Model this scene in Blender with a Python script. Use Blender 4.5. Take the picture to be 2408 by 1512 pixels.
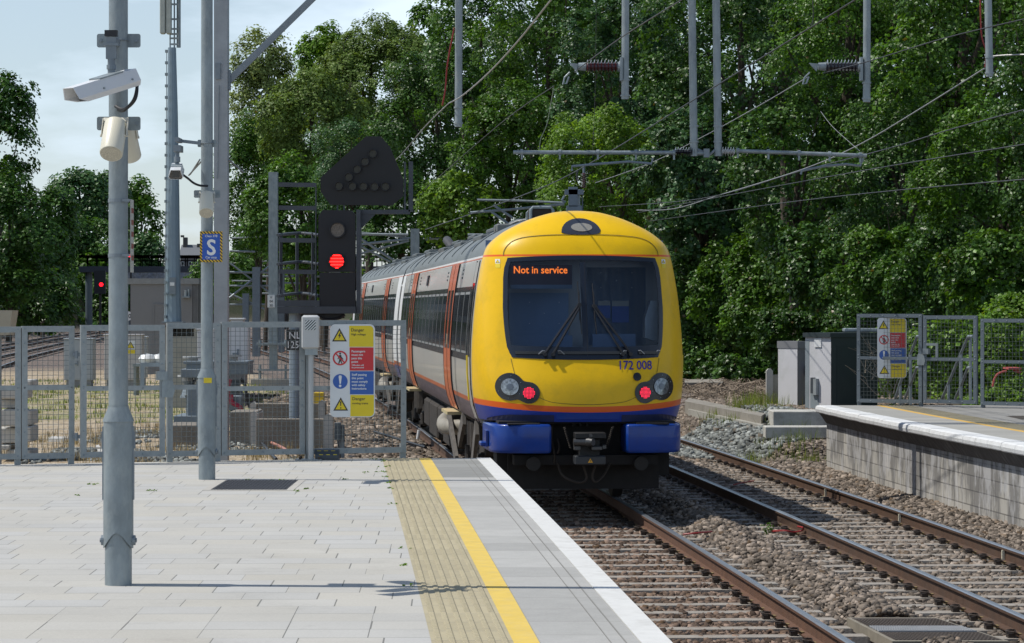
import bpy, math, random
import numpy as np
from mathutils import Vector
random.seed(7)
rng = np.random.default_rng(7)
for o in list(bpy.data.objects): bpy.data.objects.remove(o)
SC = bpy.context.scene
COL = SC.collection
R = math.radians
# ------------------------------------------------------------ camera, world, sun, exposure
CAMZ = 2.55                      # metres above the rail heads
F = 6700.0 / 2408.0
cd = bpy.data.cameras.new('camera'); cam = bpy.data.objects.new('camera', cd); COL.objects.link(cam)
cam.location = (0, 0, CAMZ); cam.rotation_euler = (R(90), 0, 0)
cd.sensor_width = 36; cd.lens = 36 * F; cd.shift_y = -36 / 2408
cd.clip_start = .5; cd.clip_end = 6000
SC.camera = cam
SUNDIR = Vector((-.536, .035, .844)).normalized()
wd = bpy.data.worlds.new('World'); SC.world = wd; wd.use_nodes = True
nt = wd.node_tree; nt.nodes.clear()
wo = nt.nodes.new('ShaderNodeOutputWorld'); bg = nt.nodes.new('ShaderNodeBackground')
sky = nt.nodes.new('ShaderNodeTexSky'); sky.sky_type = 'NISHITA'; sky.sun_disc = False
sky.sun_elevation = math.asin(SUNDIR.z)
sky.sun_rotation = math.atan2(SUNDIR.x, SUNDIR.y)
sky.air_density = 1.0; sky.dust_density = .5; sky.ozone_density = 2.0; sky.altitude = 50
tc = nt.nodes.new('ShaderNodeTexCoord'); mp = nt.nodes.new('ShaderNodeMapping'); mp.inputs['Scale'].default_value = (1, 1, 3.2)
nz = nt.nodes.new('ShaderNodeTexNoise'); nz.inputs['Scale'].default_value = 7.5; nz.inputs['Detail'].default_value = 7; nz.inputs['Roughness'].default_value = .55
mr = nt.nodes.new('ShaderNodeMapRange'); mr.inputs['From Min'].default_value = .44; mr.inputs['From Max'].default_value = .66
mr.inputs['To Min'].default_value = .36; mr.inputs['To Max'].default_value = 1.0
mx = nt.nodes.new('ShaderNodeMix'); mx.data_type = 'RGBA'; mx.inputs['B'].default_value = (8.6, 10.1, 11.6, 1)
nt.links.new(tc.outputs['Generated'], mp.inputs['Vector']); nt.links.new(mp.outputs['Vector'], nz.inputs['Vector'])
nt.links.new(nz.outputs['Fac'], mr.inputs['Value'])
# thin cloud lies low over the horizon; the zenith is clear blue
sz_ = nt.nodes.new('ShaderNodeSeparateXYZ'); nt.links.new(tc.outputs['Generated'], sz_.inputs[0])
el = nt.nodes.new('ShaderNodeMapRange'); el.interpolation_type = 'SMOOTHSTEP'; el.inputs['From Min'].default_value = .16; el.inputs['From Max'].default_value = .60; el.inputs['To Min'].default_value = 1; el.inputs['To Max'].default_value = .08
nt.links.new(sz_.outputs['Z'], el.inputs['Value'])
cm = nt.nodes.new('ShaderNodeMath'); cm.operation = 'MULTIPLY'; nt.links.new(mr.outputs['Result'], cm.inputs[0]); nt.links.new(el.outputs['Result'], cm.inputs[1]); nt.links.new(cm.outputs[0], mx.inputs['Factor'])
nt.links.new(sky.outputs['Color'], mx.inputs['A']); nt.links.new(mx.outputs['Result'], bg.inputs['Color'])
bg.inputs['Strength'].default_value = .10
nt.links.new(bg.outputs['Background'], wo.inputs['Surface'])
sd = bpy.data.lights.new('sun', 'SUN'); sd.energy = 4.1; sd.angle = R(.5); sd.color = (1, .955, .88)
sun = bpy.data.objects.new('sun', sd); COL.objects.link(sun); sun.location = (-20, 10, 40)
sun.rotation_euler = SUNDIR.to_track_quat('Z', 'Y').to_euler()
SC.view_settings.view_transform = 'Standard'; SC.view_settings.look = 'None'
SC.view_settings.exposure = 0.0; SC.view_settings.gamma = 1
SC.render.engine = 'CYCLES'; SC.cycles.max_bounces = 6; SC.cycles.transparent_max_bounces = 10

# ------------------------------------------------------------ helpers
def P(x, y, Y):                  # photo coordinates (2408 wide) at distance Y -> world point
    return ((x - 1204) / 6700 * Y, Y, CAMZ - (y - 720) / 6700 * Y)
def G(x, y, z=0.0):              # photo coordinates on the level z -> world point
    Y = 6700 * (CAMZ - z) / (y - 720); return ((x - 1204) / 6700 * Y, Y, z)
def curveA(Y):                   # right-hand running rail of the near track
    Y = np.asarray(Y, float); d = Y - 21.8
    return 2.56 - .068 * d - .000285 * d * d
def slopeA(Y): return -.068 - .00057 * (Y - 21.8)
def edgeL(Y):                    # edge of the left platform
    d = Y - 13.83; return .76 - .0575 * d - .00015 * d * d
def edgeR(Y):                    # edge of the right platform
    Y = np.asarray(Y, float); d = np.maximum(Y, 31) - 42.3
    return 5.28 - .064*d + .0018*d*d - .105*np.minimum(Y-31, 0)
ORI = {}
class MB:
    def __init__(s, T=None): s.v = []; s.f = []; s.m = []; s.T = T
    def add(s, vs, fs, m=0):
        b = len(s.v)
        for p in vs: s.v.append(tuple(s.T(p)) if s.T else tuple(p))
        for f in fs: s.f.append([b + i for i in f]); s.m.append(m)
        return s
    def box(s, x0, x1, y0, y1, z0, z1, m=0, bev=0):
        if bev > 0:
            b = min(bev, abs(x1-x0)*.45, abs(y1-y0)*.45, abs(z1-z0)*.45)
            X = (x0, x0+b, x1-b, x1); vs = []; 
            def ring(z, i):
                a = b if i else 0
                A, B, C2, D = x0+a, x1-a, y0+a, y1-a
                q = b*.6
                return [(A+q,C2,z),(B-q,C2,z),(B,C2+q,z),(B,D-q,z),(B-q,D,z),(A+q,D,z),(A,D-q,z),(A,C2+q,z)]
            rs = [ring(z0,1), ring(z0+b,0), ring(z1-b,0), ring(z1,1)]
            for r in rs: vs += r
            fs = [list(range(7,-1,-1))] + [list(range(24,32))]
            for k in range(3):
                for i in range(8):
                    j = (i+1) % 8; fs.append([k*8+i, k*8+j, k*8+8+j, k*8+8+i])
            return s.add(vs, fs, m)
        vs = [(x0,y0,z0),(x1,y0,z0),(x1,y1,z0),(x0,y1,z0),(x0,y0,z1),(x1,y0,z1),(x1,y1,z1),(x0,y1,z1)]
        return s.add(vs, [(0,3,2,1),(4,5,6,7),(0,1,5,4),(1,2,6,5),(2,3,7,6),(3,0,4,7)], m)
    def cyl(s, a, b, r0, r1=None, n=14, m=0, caps=True):
        r1 = r0 if r1 is None else r1
        a = Vector(a); b = Vector(b); d = (b - a).normalized()
        u = d.orthogonal().normalized(); w = d.cross(u)
        vs = []
        for c, r in ((a, r0), (b, r1)):
            for i in range(n):
                t = 2*math.pi*i/n; vs.append(c + u*math.cos(t)*r + w*math.sin(t)*r)
        fs = [(i, (i+1) % n, n+(i+1) % n, n+i) for i in range(n)]
        if caps: fs += [tuple(range(n-1,-1,-1)), tuple(range(n, 2*n))]
        return s.add(vs, fs, m)
    def tube(s, pts, r, n=6, m=0):
        pts = [Vector(p) for p in pts]; rr = r if isinstance(r, (list, tuple)) else [r]*len(pts)
        vs = []; u = None
        for i, p in enumerate(pts):
            d = (pts[min(i+1, len(pts)-1)] - pts[max(i-1, 0)]).normalized()
            if u is None: u = d.orthogonal().normalized()
            else: u = (u - d*u.dot(d)).normalized()
            w = d.cross(u)
            for k in range(n):
                t = 2*math.pi*k/n; vs.append(p + (u*math.cos(t) + w*math.sin(t))*rr[i])
        fs = [(i*n+k, i*n+(k+1) % n, (i+1)*n+(k+1) % n, (i+1)*n+k) for i in range(len(pts)-1) for k in range(n)]
        fs += [tuple(range(n-1,-1,-1)), tuple((len(pts)-1)*n+k for k in range(n))]
        return s.add(vs, fs, m)
    def bar(s, a, b, w, h, m=0, up=(0,0,1)):
        a = Vector(a); b = Vector(b); d = (b-a).normalized(); up = Vector(up)
        x = d.cross(up)
        x = x.normalized() if x.length > 1e-4 else d.orthogonal().normalized()
        y = x.cross(d)
        vs = [c + x*sx*w/2 + y*sy*h/2 for c in (a, b) for sx, sy in ((-1,-1),(1,-1),(1,1),(-1,1))]
        return s.add(vs, [(3,2,1,0),(4,5,6,7),(0,1,5,4),(1,2,6,5),(2,3,7,6),(3,0,4,7)], m)
    def lathe(s, prof, c=(0,0,0), n=20, m=0, axis='z'):   # prof: (radius, height)
        vs = []
        for r, h in prof:
            for i in range(n):
                t = 2*math.pi*i/n; a, b = r*math.cos(t), r*math.sin(t)
                vs.append((c[0]+a, c[1]+b, c[2]+h) if axis == 'z' else (c[0]+a, c[1]+h, c[2]+b) if axis == 'y' else (c[0]+h, c[1]+a, c[2]+b))
        k = len(prof)
        fs = [(j*n+i, j*n+(i+1) % n, (j+1)*n+(i+1) % n, (j+1)*n+i) for j in range(k-1) for i in range(n)]
        fs += [tuple(range(n-1,-1,-1)), tuple((k-1)*n+i for i in range(n))]
        return s.add(vs, fs, m)
    def prism(s, poly, d0, d1, m=0, plane='xz'):          # polygon in a plane, thickness along the third axis
        f = {'xz': lambda a, b, c: (a, c, b), 'xy': lambda a, b, c: (a, b, c), 'yz': lambda a, b, c: (c, a, b)}[plane]
        n = len(poly)
        vs = [f(a, b, d0) for a, b in poly] + [f(a, b, d1) for a, b in poly]
        fs = [tuple(range(n)), tuple(range(2*n-1, n-1, -1))] + [(i, n+i, n+(i+1) % n, (i+1) % n) for i in range(n)]
        return s.add(vs, fs, m)
    def build(s, name, mats, parent=None, origin=None, smooth=False, local=False):
        if parent is not None: o0 = ORI[parent.name]
        elif local: o0 = Vector((0, 0, 0))
        elif origin is not None: o0 = Vector(origin)
        else:
            a = np.array(s.v); o0 = Vector(((a[:,0].min()+a[:,0].max())/2, (a[:,1].min()+a[:,1].max())/2, a[:,2].min()))
        me = bpy.data.meshes.new(name)
        me.from_pydata([(p[0]-o0.x, p[1]-o0.y, p[2]-o0.z) for p in s.v], [], s.f)
        for mt in (mats if isinstance(mats, (list, tuple)) else [mats]): me.materials.append(mt)
        if any(s.m): me.polygons.foreach_set('material_index', s.m)
        import bmesh
        bm = bmesh.new(); bm.from_mesh(me); bmesh.ops.recalc_face_normals(bm, faces=bm.faces); bm.to_mesh(me); bm.free()
        if smooth:
            me.polygons.foreach_set('use_smooth', [True]*len(me.polygons))
            try: me.set_sharp_from_angle(angle=R(38))
            except Exception: pass
        o = bpy.data.objects.new(name, me); COL.objects.link(o)
        ORI[o.name] = o0
        if parent is not None: o.parent = parent
        else: o.location = o0
        return o
def tag(o, label=None, cat=None, group=None, kind=None):
    if label: o['label'] = label
    if cat: o['category'] = cat
    if group: o['group'] = group
    if kind: o['kind'] = kind
    return o
def thing(name, loc, label, cat, group=None, rz=0, local=False):
    o = bpy.data.objects.new(name, None); COL.objects.link(o); o.empty_display_size = .2
    o.location = loc; o.rotation_euler = (0, 0, rz); ORI[o.name] = Vector((0,0,0)) if local else Vector(loc)
    return tag(o, label, cat, group)
def copy_tree(o, parent=None, label=None):
    c = o.copy(); COL.objects.link(c); c.parent = parent
    for ch in [q for q in bpy.data.objects if q.parent == o]: copy_tree(ch, c)
    if label: c['label'] = label
    return c
def bigmesh(name, V, Fq, mats, tint=None, smooth=False, parent=None, origin=(0,0,0), midx=None):
    """V (n,3) array, Fq (m,k) index array"""
    if parent is not None: o0 = ORI[parent.name]
    else: o0 = Vector(origin)
    V = V - np.array(o0)[None, :]
    me = bpy.data.meshes.new(name); n, k = Fq.shape
    me.vertices.add(len(V)); me.vertices.foreach_set('co', V.astype(np.float32).ravel())
    me.loops.add(n*k); me.loops.foreach_set('vertex_index', Fq.astype(np.int32).ravel())
    me.polygons.add(n); me.polygons.foreach_set('loop_start', np.arange(0, n*k, k, dtype=np.int32))
    for mt in (mats if isinstance(mats, (list, tuple)) else [mats]): me.materials.append(mt)
    if midx is not None: me.polygons.foreach_set('material_index', midx.astype(np.int32))
    if smooth: me.polygons.foreach_set('use_smooth', np.ones(n, dtype=bool))
    me.update(calc_edges=True)
    if tint is not None:
        at = me.attributes.new('tint', 'FLOAT_COLOR', 'POINT'); at.data.foreach_set('color', tint.astype(np.float32).ravel())
    o = bpy.data.objects.new(name, me); COL.objects.link(o); ORI[o.name] = o0
    if parent is not None: o.parent = parent
    else: o.location = o0
    return o
_txt = {}
def text_geo(body, size):
    if (body, size) in _txt: return _txt[(body, size)]
    c = bpy.data.curves.new('t', 'FONT'); c.body = body; c.size = size; c.resolution_u = 3; c.offset = size*.012
    o = bpy.data.objects.new('t', c); COL.objects.link(o)
    dg = bpy.context.evaluated_depsgraph_get(); me = bpy.data.meshes.new_from_object(o.evaluated_get(dg))
    vs = [(v.co.x, v.co.y) for v in me.vertices]; fs = [tuple(p.vertices) for p in me.polygons]
    bpy.data.objects.remove(o); bpy.data.meshes.remove(me); bpy.data.curves.remove(c)
    _txt[(body, size)] = (vs, fs); return vs, fs
def add_text(mb, body, size, u, v, w, m=0, sx=1.0, align='l'):
    """lettering in the u (right) v (up) plane, w towards the viewer, through mb.T"""
    vs, fs = text_geo(body, size)
    W = max([p[0] for p in vs] + [0])
    off = 0 if align == 'l' else -W*sx/2
    mb.add([(u + off + p[0]*sx, w, v + p[1]) for p in vs], fs, m)
# ------------------------------------------------------------ materials
MATS = {}
def mat(name, col, rough=.6, metal=0., var=.12, vscale=6., bump=0., bscale=40., spec=.5, coat=0., dirt=None, dscale=1.5, damt=.4, stretch=None):
    if name in MATS: return MATS[name]
    m = bpy.data.materials.new(name); m.use_nodes = True; MATS[name] = m
    n = m.node_tree.nodes; l = m.node_tree.links; b = n['Principled BSDF']
    b.inputs['Roughness'].default_value = rough; b.inputs['Metallic'].default_value = metal
    b.inputs['Specular IOR Level'].default_value = spec; b.inputs['Coat Weight'].default_value = coat
    t = n.new('ShaderNodeTexCoord'); vec = t.outputs['Object']
    if stretch:
        mpn = n.new('ShaderNodeMapping'); mpn.inputs['Scale'].default_value = stretch; l.new(vec, mpn.inputs['Vector']); vec = mpn.outputs['Vector']
    z = n.new('ShaderNodeTexNoise'); z.inputs['Scale'].default_value = vscale; z.inputs['Detail'].default_value = 6; z.inputs['Roughness'].default_value = .65
    l.new(vec, z.inputs['Vector'])
    r = n.new('ShaderNodeMapRange'); r.inputs['From Min'].default_value = .3; r.inputs['From Max'].default_value = .7
    r.inputs['To Min'].default_value = 1-var; r.inputs['To Max'].default_value = 1+var; l.new(z.outputs['Fac'], r.inputs['Value'])
    mul = n.new('ShaderNodeVectorMath'); mul.operation = 'MULTIPLY'; mul.inputs[0].default_value = col[:3]
    l.new(r.outputs['Result'], mul.inputs[1]); out = mul.outputs['Vector']
    if dirt:
        z2 = n.new('ShaderNodeTexNoise'); z2.inputs['Scale'].default_value = dscale; z2.inputs['Detail'].default_value = 8; z2.inputs['Roughness'].default_value = .7
        l.new(vec, z2.inputs['Vector'])
        r2 = n.new('ShaderNodeMapRange'); r2.inputs['From Min'].default_value = .48; r2.inputs['From Max'].default_value = .68; r2.inputs['To Max'].default_value = damt
        l.new(z2.outputs['Fac'], r2.inputs['Value'])
        q = n.new('ShaderNodeMix'); q.data_type = 'RGBA'; q.inputs['B'].default_value = (*dirt, 1)
        l.new(r2.outputs['Result'], q.inputs['Factor']); l.new(out, q.inputs['A']); out = q.outputs['Result']
    l.new(out, b.inputs['Base Color'])
    if bump:
        z3 = n.new('ShaderNodeTexNoise'); z3.inputs['Scale'].default_value = bscale; z3.inputs['Detail'].default_value = 5; l.new(vec, z3.inputs['Vector'])
        bp = n.new('ShaderNodeBump'); bp.inputs['Strength'].default_value = bump; bp.inputs['Distance'].default_value = .02
        l.new(z3.outputs['Fac'], bp.inputs['Height']); l.new(bp.outputs['Normal'], b.inputs['Normal'])
    return m
def emit(name, col, st):
    if name in MATS: return MATS[name]
    m = bpy.data.materials.new(name); m.use_nodes = True; MATS[name] = m; b = m.node_tree.nodes['Principled BSDF']
    b.inputs['Base Color'].default_value = (*[c*.3 for c in col], 1); b.inputs['Emission Color'].default_value = (*col, 1); b.inputs['Emission Strength'].default_value = st
    return m
def tintmat(name, c0, c1, rough=.5, trans=0., spec=.5, bump=0.):
    """colour varied by the per-piece attribute 'tint' (r = mix, g = brightness)"""
    m = bpy.data.materials.new(name); m.use_nodes = True; MATS[name] = m
    n = m.node_tree.nodes; l = m.node_tree.links; b = n['Principled BSDF']
    at = n.new('ShaderNodeAttribute'); at.attribute_name = 'tint'; sp = n.new('ShaderNodeSeparateColor'); l.new(at.outputs['Color'], sp.inputs['Color'])
    q = n.new('ShaderNodeMix'); q.data_type = 'RGBA'; q.inputs['A'].default_value = (*c0, 1); q.inputs['B'].default_value = (*c1, 1)
    l.new(sp.outputs['Red'], q.inputs['Factor'])
    mu = n.new('ShaderNodeVectorMath'); mu.operation = 'SCALE'; l.new(q.outputs['Result'], mu.inputs[0]); l.new(sp.outputs['Green'], mu.inputs['Scale'])
    # leaf undersides / dead leaves
    q2 = n.new('ShaderNodeMix'); q2.data_type = 'RGBA'; q2.inputs['B'].default_value = (.16, .09, .035, 1)
    l.new(sp.outputs['Blue'], q2.inputs['Factor']); l.new(mu.outputs['Vector'], q2.inputs['A'])
    l.new(q2.outputs['Result'], b.inputs['Base Color']); b.inputs['Roughness'].default_value = rough; b.inputs['Specular IOR Level'].default_value = spec
    if trans:
        tr = n.new('ShaderNodeBsdfTranslucent'); br = n.new('ShaderNodeVectorMath'); br.operation = 'MULTIPLY'; br.inputs[1].default_value = (1.6, 1.5, .6)
        l.new(q2.outputs['Result'], br.inputs[0]); l.new(br.outputs['Vector'], tr.inputs['Color'])
        mxs = n.new('ShaderNodeMixShader'); mxs.inputs['Fac'].default_value = trans
        l.new(b.outputs['BSDF'], mxs.inputs[1]); l.new(tr.outputs['BSDF'], mxs.inputs[2]); l.new(mxs.outputs['Shader'], n['Material Output'].inputs['Surface'])
    return m
GALV = mat('galvanised', (.235,.275,.295), .48, .3, .22, 7, .15, 30, dirt=(.36,.39,.385), dscale=11, damt=.5, stretch=(1,1,.45))
GALVD = mat('galvanised_dark', (.20,.235,.265), .5, .3, .12, 9)
GFENCE = mat('fence_steel', (.27,.30,.31), .5, .25, .12, 12, dirt=(.36,.38,.38), dscale=20, damt=.4)
GFENCE2 = mat('fence_paint_grey', (.13,.16,.185), .5, .1, .1, 12)
MESHW = mat('fence_wire', (.14,.16,.165), .5, .4, .05)
WHITE = mat('white_paint', (.72,.73,.73), .35, 0, .04)
CREAM = mat('cream_plastic', (.66,.63,.52), .4, 0, .04, dirt=(.5,.46,.36), dscale=6, damt=.15)
BLACK = mat('black_paint', (.012,.013,.018), .45, 0, .1)
RUBBER = mat('black_rubber', (.012,.012,.014), .5, 0, .1)
SIGBLK = mat('signal_black', (.010,.011,.016), .55, 0, .15, 3)
STEELBLUE = mat('dark_grey_blue_steel', (.055,.065,.08), .5, .1, .15, 5)
CONC = mat('concrete', (.36,.35,.31), .9, 0, .14, 5, .4, 30, dirt=(.16,.15,.13), dscale=2.5, damt=.6)
CONCL = mat('pale_concrete', (.48,.47,.44), .9, 0, .1, 5, .3, 30, dirt=(.25,.24,.21), dscale=2.5, damt=.5)
RUST = mat('rusty_rail_side', (.085,.045,.026), .8, .1, .3, 8, .2, 60, dirt=(.045,.035,.028), dscale=4, damt=.6)
RAILTOP = mat('polished_rail_head', (.34,.37,.41), .34, .75, .1, 3)
# ------------------------------------------------------------ ground
def smooth(x): x = np.clip(x, 0, 1); return x*x*(3-2*x)
def vnoise(X, Y, s, seed=0):
    return (np.sin(X*s*1.3+seed)*np.cos(Y*s*1.1+seed*2.1) + .5*np.sin(X*s*2.7+Y*s*1.9+seed*3.3) + .25*np.cos(X*s*5.1-Y*s*4.3+seed))/1.75
def RF(Y):                       # foot of the right-hand bank
    return curveA(np.minimum(Y, 230)) + 3.27 + 6.6 + .6*np.sin(np.asarray(Y)*.21)
def LFO(Y): return curveA(np.minimum(Y, 330)) - np.interp(Y, [0, 200, 244, 300, 340, 400, 900], [-42, -42, -43.8, -44.5, -46, -48, -60])
def LF(Y):                       # foot of the left-hand bank
    return curveA(np.minimum(Y, 330)) - LFO(Y)
def groundz(X, Y):
    X = np.asarray(X, float); Y = np.asarray(Y, float)
    z = -.24 + 0*X
    d = X - RF(Y)
    bank = smooth(d/3)*np.clip(d, 0, 14)*.66 + np.clip(d-14, 0, 200)*.05
    z = z + bank*(1+.08*vnoise(X, Y, .6, 3)) * smooth((Y-44)/8)
    d2 = LF(Y) - X
    z = z + smooth(d2/3)*np.clip(d2, 0, 9)*1.15*(1+.1*vnoise(X, Y, .5, 5))*smooth((Y-60)/20)
    yard = smooth((curveA(Y)-1.5-1.6 - X)/1.2)*smooth((Y-33)/3)*smooth((140-Y)/30)*smooth(-d2/4)
    z = z + yard*(.17 + .05*vnoise(X, Y, 1.3, 1))
    uc = X - curveA(Y) - 3.27
    z = z + (.34*smooth((uc-.55)/.7) + .30*smooth((uc-1.5)/.5)*smooth((Y-54)/1.2))*smooth((Y-48.6)/1.5)*smooth((95-Y)/20)
    return z
xs = np.unique(np.concatenate([np.linspace(-3000, -120, 12), np.linspace(-120, -24, 40), np.linspace(-24, 26, 170), np.linspace(26, 120, 36), np.linspace(120, 3000, 12)]))
ys = np.unique(np.concatenate([np.linspace(-60, 12, 6), np.linspace(12, 110, 200), np.linspace(110, 420, 130), np.linspace(420, 4000, 16)]))
XX, YY = np.meshgrid(xs, ys); ZZ = groundz(XX, YY)
V = np.stack([XX.ravel(), YY.ravel(), ZZ.ravel()], 1); nx = len(xs); ny = len(ys)
I = (np.arange(ny-1)[:, None]*nx + np.arange(nx-1)[None, :]).ravel()
gm = bpy.data.materials.new('ground_soil_and_ballast'); gm.use_nodes = True
def ground_material(m):
    n = m.node_tree.nodes; l = m.node_tree.links; b = n['Principled BSDF']; b.inputs['Roughness'].default_value = .95; b.inputs['Specular IOR Level'].default_value = .15
    tc = n.new('ShaderNodeTexCoord'); g = n.new('ShaderNodeAttribute'); g.attribute_name = 'tint'; sp = n.new('ShaderNodeSeparateColor'); l.new(g.outputs['Color'], sp.inputs['Color'])
    def noise(sc, det=6, ro=.65):
        z = n.new('ShaderNodeTexNoise'); z.inputs['Scale'].default_value = sc; z.inputs['Detail'].default_value = det; z.inputs['Roughness'].default_value = ro; l.new(tc.outputs['Object'], z.inputs['Vector']); return z
    def ramp(src, stops):
        r = n.new('ShaderNodeValToRGB'); l.new(src, r.inputs['Fac']); e = r.color_ramp.elements
        while len(e) < len(stops): e.new(.5)
        for k, (p, c) in enumerate(stops): e[k].position = p; e[k].color = (*c, 1)
        return r
    v = n.new('ShaderNodeTexVoronoi'); v.inputs['Scale'].default_value = 17; l.new(tc.outputs['Object'], v.inputs['Vector'])
    bal = ramp(v.outputs['Color'], [(0, (.075,.06,.055)), (.4, (.17,.14,.125)), (.7, (.24,.195,.17)), (1, (.31,.285,.26))])
    sand = ramp(noise(3.2, 9, .75).outputs['Fac'], [(.28, (.20,.15,.10)), (.45, (.42,.33,.22)), (.58, (.50,.43,.33)), (.72, (.20,.18,.16))])
    soil = ramp(noise(2.2, 9, .7).outputs['Fac'], [(.3, (.02,.028,.012)), (.5, (.04,.05,.02)), (.62, (.08,.06,.035)), (.75, (.03,.045,.015))])
    grass = ramp(noise(6, 9, .7).outputs['Fac'], [(.3, (.10,.15,.035)), (.5, (.17,.22,.06)), (.7, (.30,.27,.13))])
    a = n.new('ShaderNodeMix'); a.data_type = 'RGBA'; l.new(sp.outputs['Red'], a.inputs['Factor']); l.new(bal.outputs['Color'], a.inputs['A']); l.new(sand.outputs['Color'], a.inputs['B'])
    c = n.new('ShaderNodeMix'); c.data_type = 'RGBA'; l.new(sp.outputs['Green'], c.inputs['Factor']); l.new(a.outputs['Result'], c.inputs['A']); l.new(soil.outputs['Color'], c.inputs['B'])
    d = n.new('ShaderNodeMix'); d.data_type = 'RGBA'; l.new(sp.outputs['Blue'], d.inputs['Factor']); l.new(c.outputs['Result'], d.inputs['A']); l.new(grass.outputs['Color'], d.inputs['B'])
    l.new(d.outputs['Result'], b.inputs['Base Color'])
    bp = n.new('ShaderNodeBump'); bp.inputs['Strength'].default_value = .9; bp.inputs['Distance'].default_value = .05
    ad = n.new('ShaderNodeMath'); ad.operation = 'ADD'; l.new(v.outputs['Distance'], ad.inputs[0]); l.new(noise(14, 8).outputs['Fac'], ad.inputs[1])
    l.new(ad.outputs[0], bp.inputs['Height']); l.new(bp.outputs['Normal'], b.inputs['Normal'])
ground_material(gm)
soilw = np.clip(smooth((XX-RF(YY)+.8)/1.6)*smooth((YY-46)/4) + smooth((LF(YY)-XX+1)/3)*smooth((YY-60)/10) + smooth((YY-420)/50), 0, 1)
yardw = smooth((curveA(YY)-1.5-2.2 - XX)/1.0)*smooth((130-YY)/25)
grw = yardw*smooth((-4.6+.9*vnoise(XX, YY, .5, 2) - XX)/1.2)*smooth((YY-63-4*vnoise(XX, YY, .7, 8))/4)*smooth((96-YY)/8)*(.35+.6*vnoise(XX, YY, 2, 4))
tint = np.stack([yardw.ravel(), soilw.ravel(), np.clip(grw, 0, 1).ravel(), np.ones(nx*ny)], 1)
tag(bigmesh('ground', V, np.stack([I, I+1, I+nx+1, I+nx], 1), gm, tint, smooth=True), kind='structure')

# ------------------------------------------------------------ left platform: structure with paving, tactile strip, coping
def strip_mesh(name, u0, u1, z, m, Y0, Y1, edge=edgeL, thick=None, kind='structure', n=40, endfn=None, rib=0):
    """a strip following a platform edge between the offsets u0 and u1 (away from the track)"""
    sgn = -1 if edge is edgeL else 1
    mb = MB(); Ys = [Y0 + (Y1-Y0)*i/n for i in range(n+1)]
    cols = [u0, u1]
    vs = []; fs = []
    for Y in Ys:
        for u in cols: vs.append((float(edge(Y)) + sgn*u, Y, z))
    for Y in Ys:
        for u in cols: vs.append((float(edge(Y)) + sgn*u, Y, z - (thick or .003)))
    k = (n+1)*2
    for i in range(n):
        a = i*2
        fs.append((a, a+1, a+3, a+2)); fs.append((k+a, k+a+2, k+a+3, k+a+1))
        fs.append((a, a+2, k+a+2, k+a)); fs.append((a+1, k+a+1, k+a+3, a+3))
    fs.append((0, k, k+1, 1)); e = n*2; fs.append((e, e+1, k+e+1, k+e))
    mb.add(vs, fs); o = mb.build(name, m)
    if kind: tag(o, kind=kind)
    return o
PZ = .915; YE = 30.7; Y00 = 6.0
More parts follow.
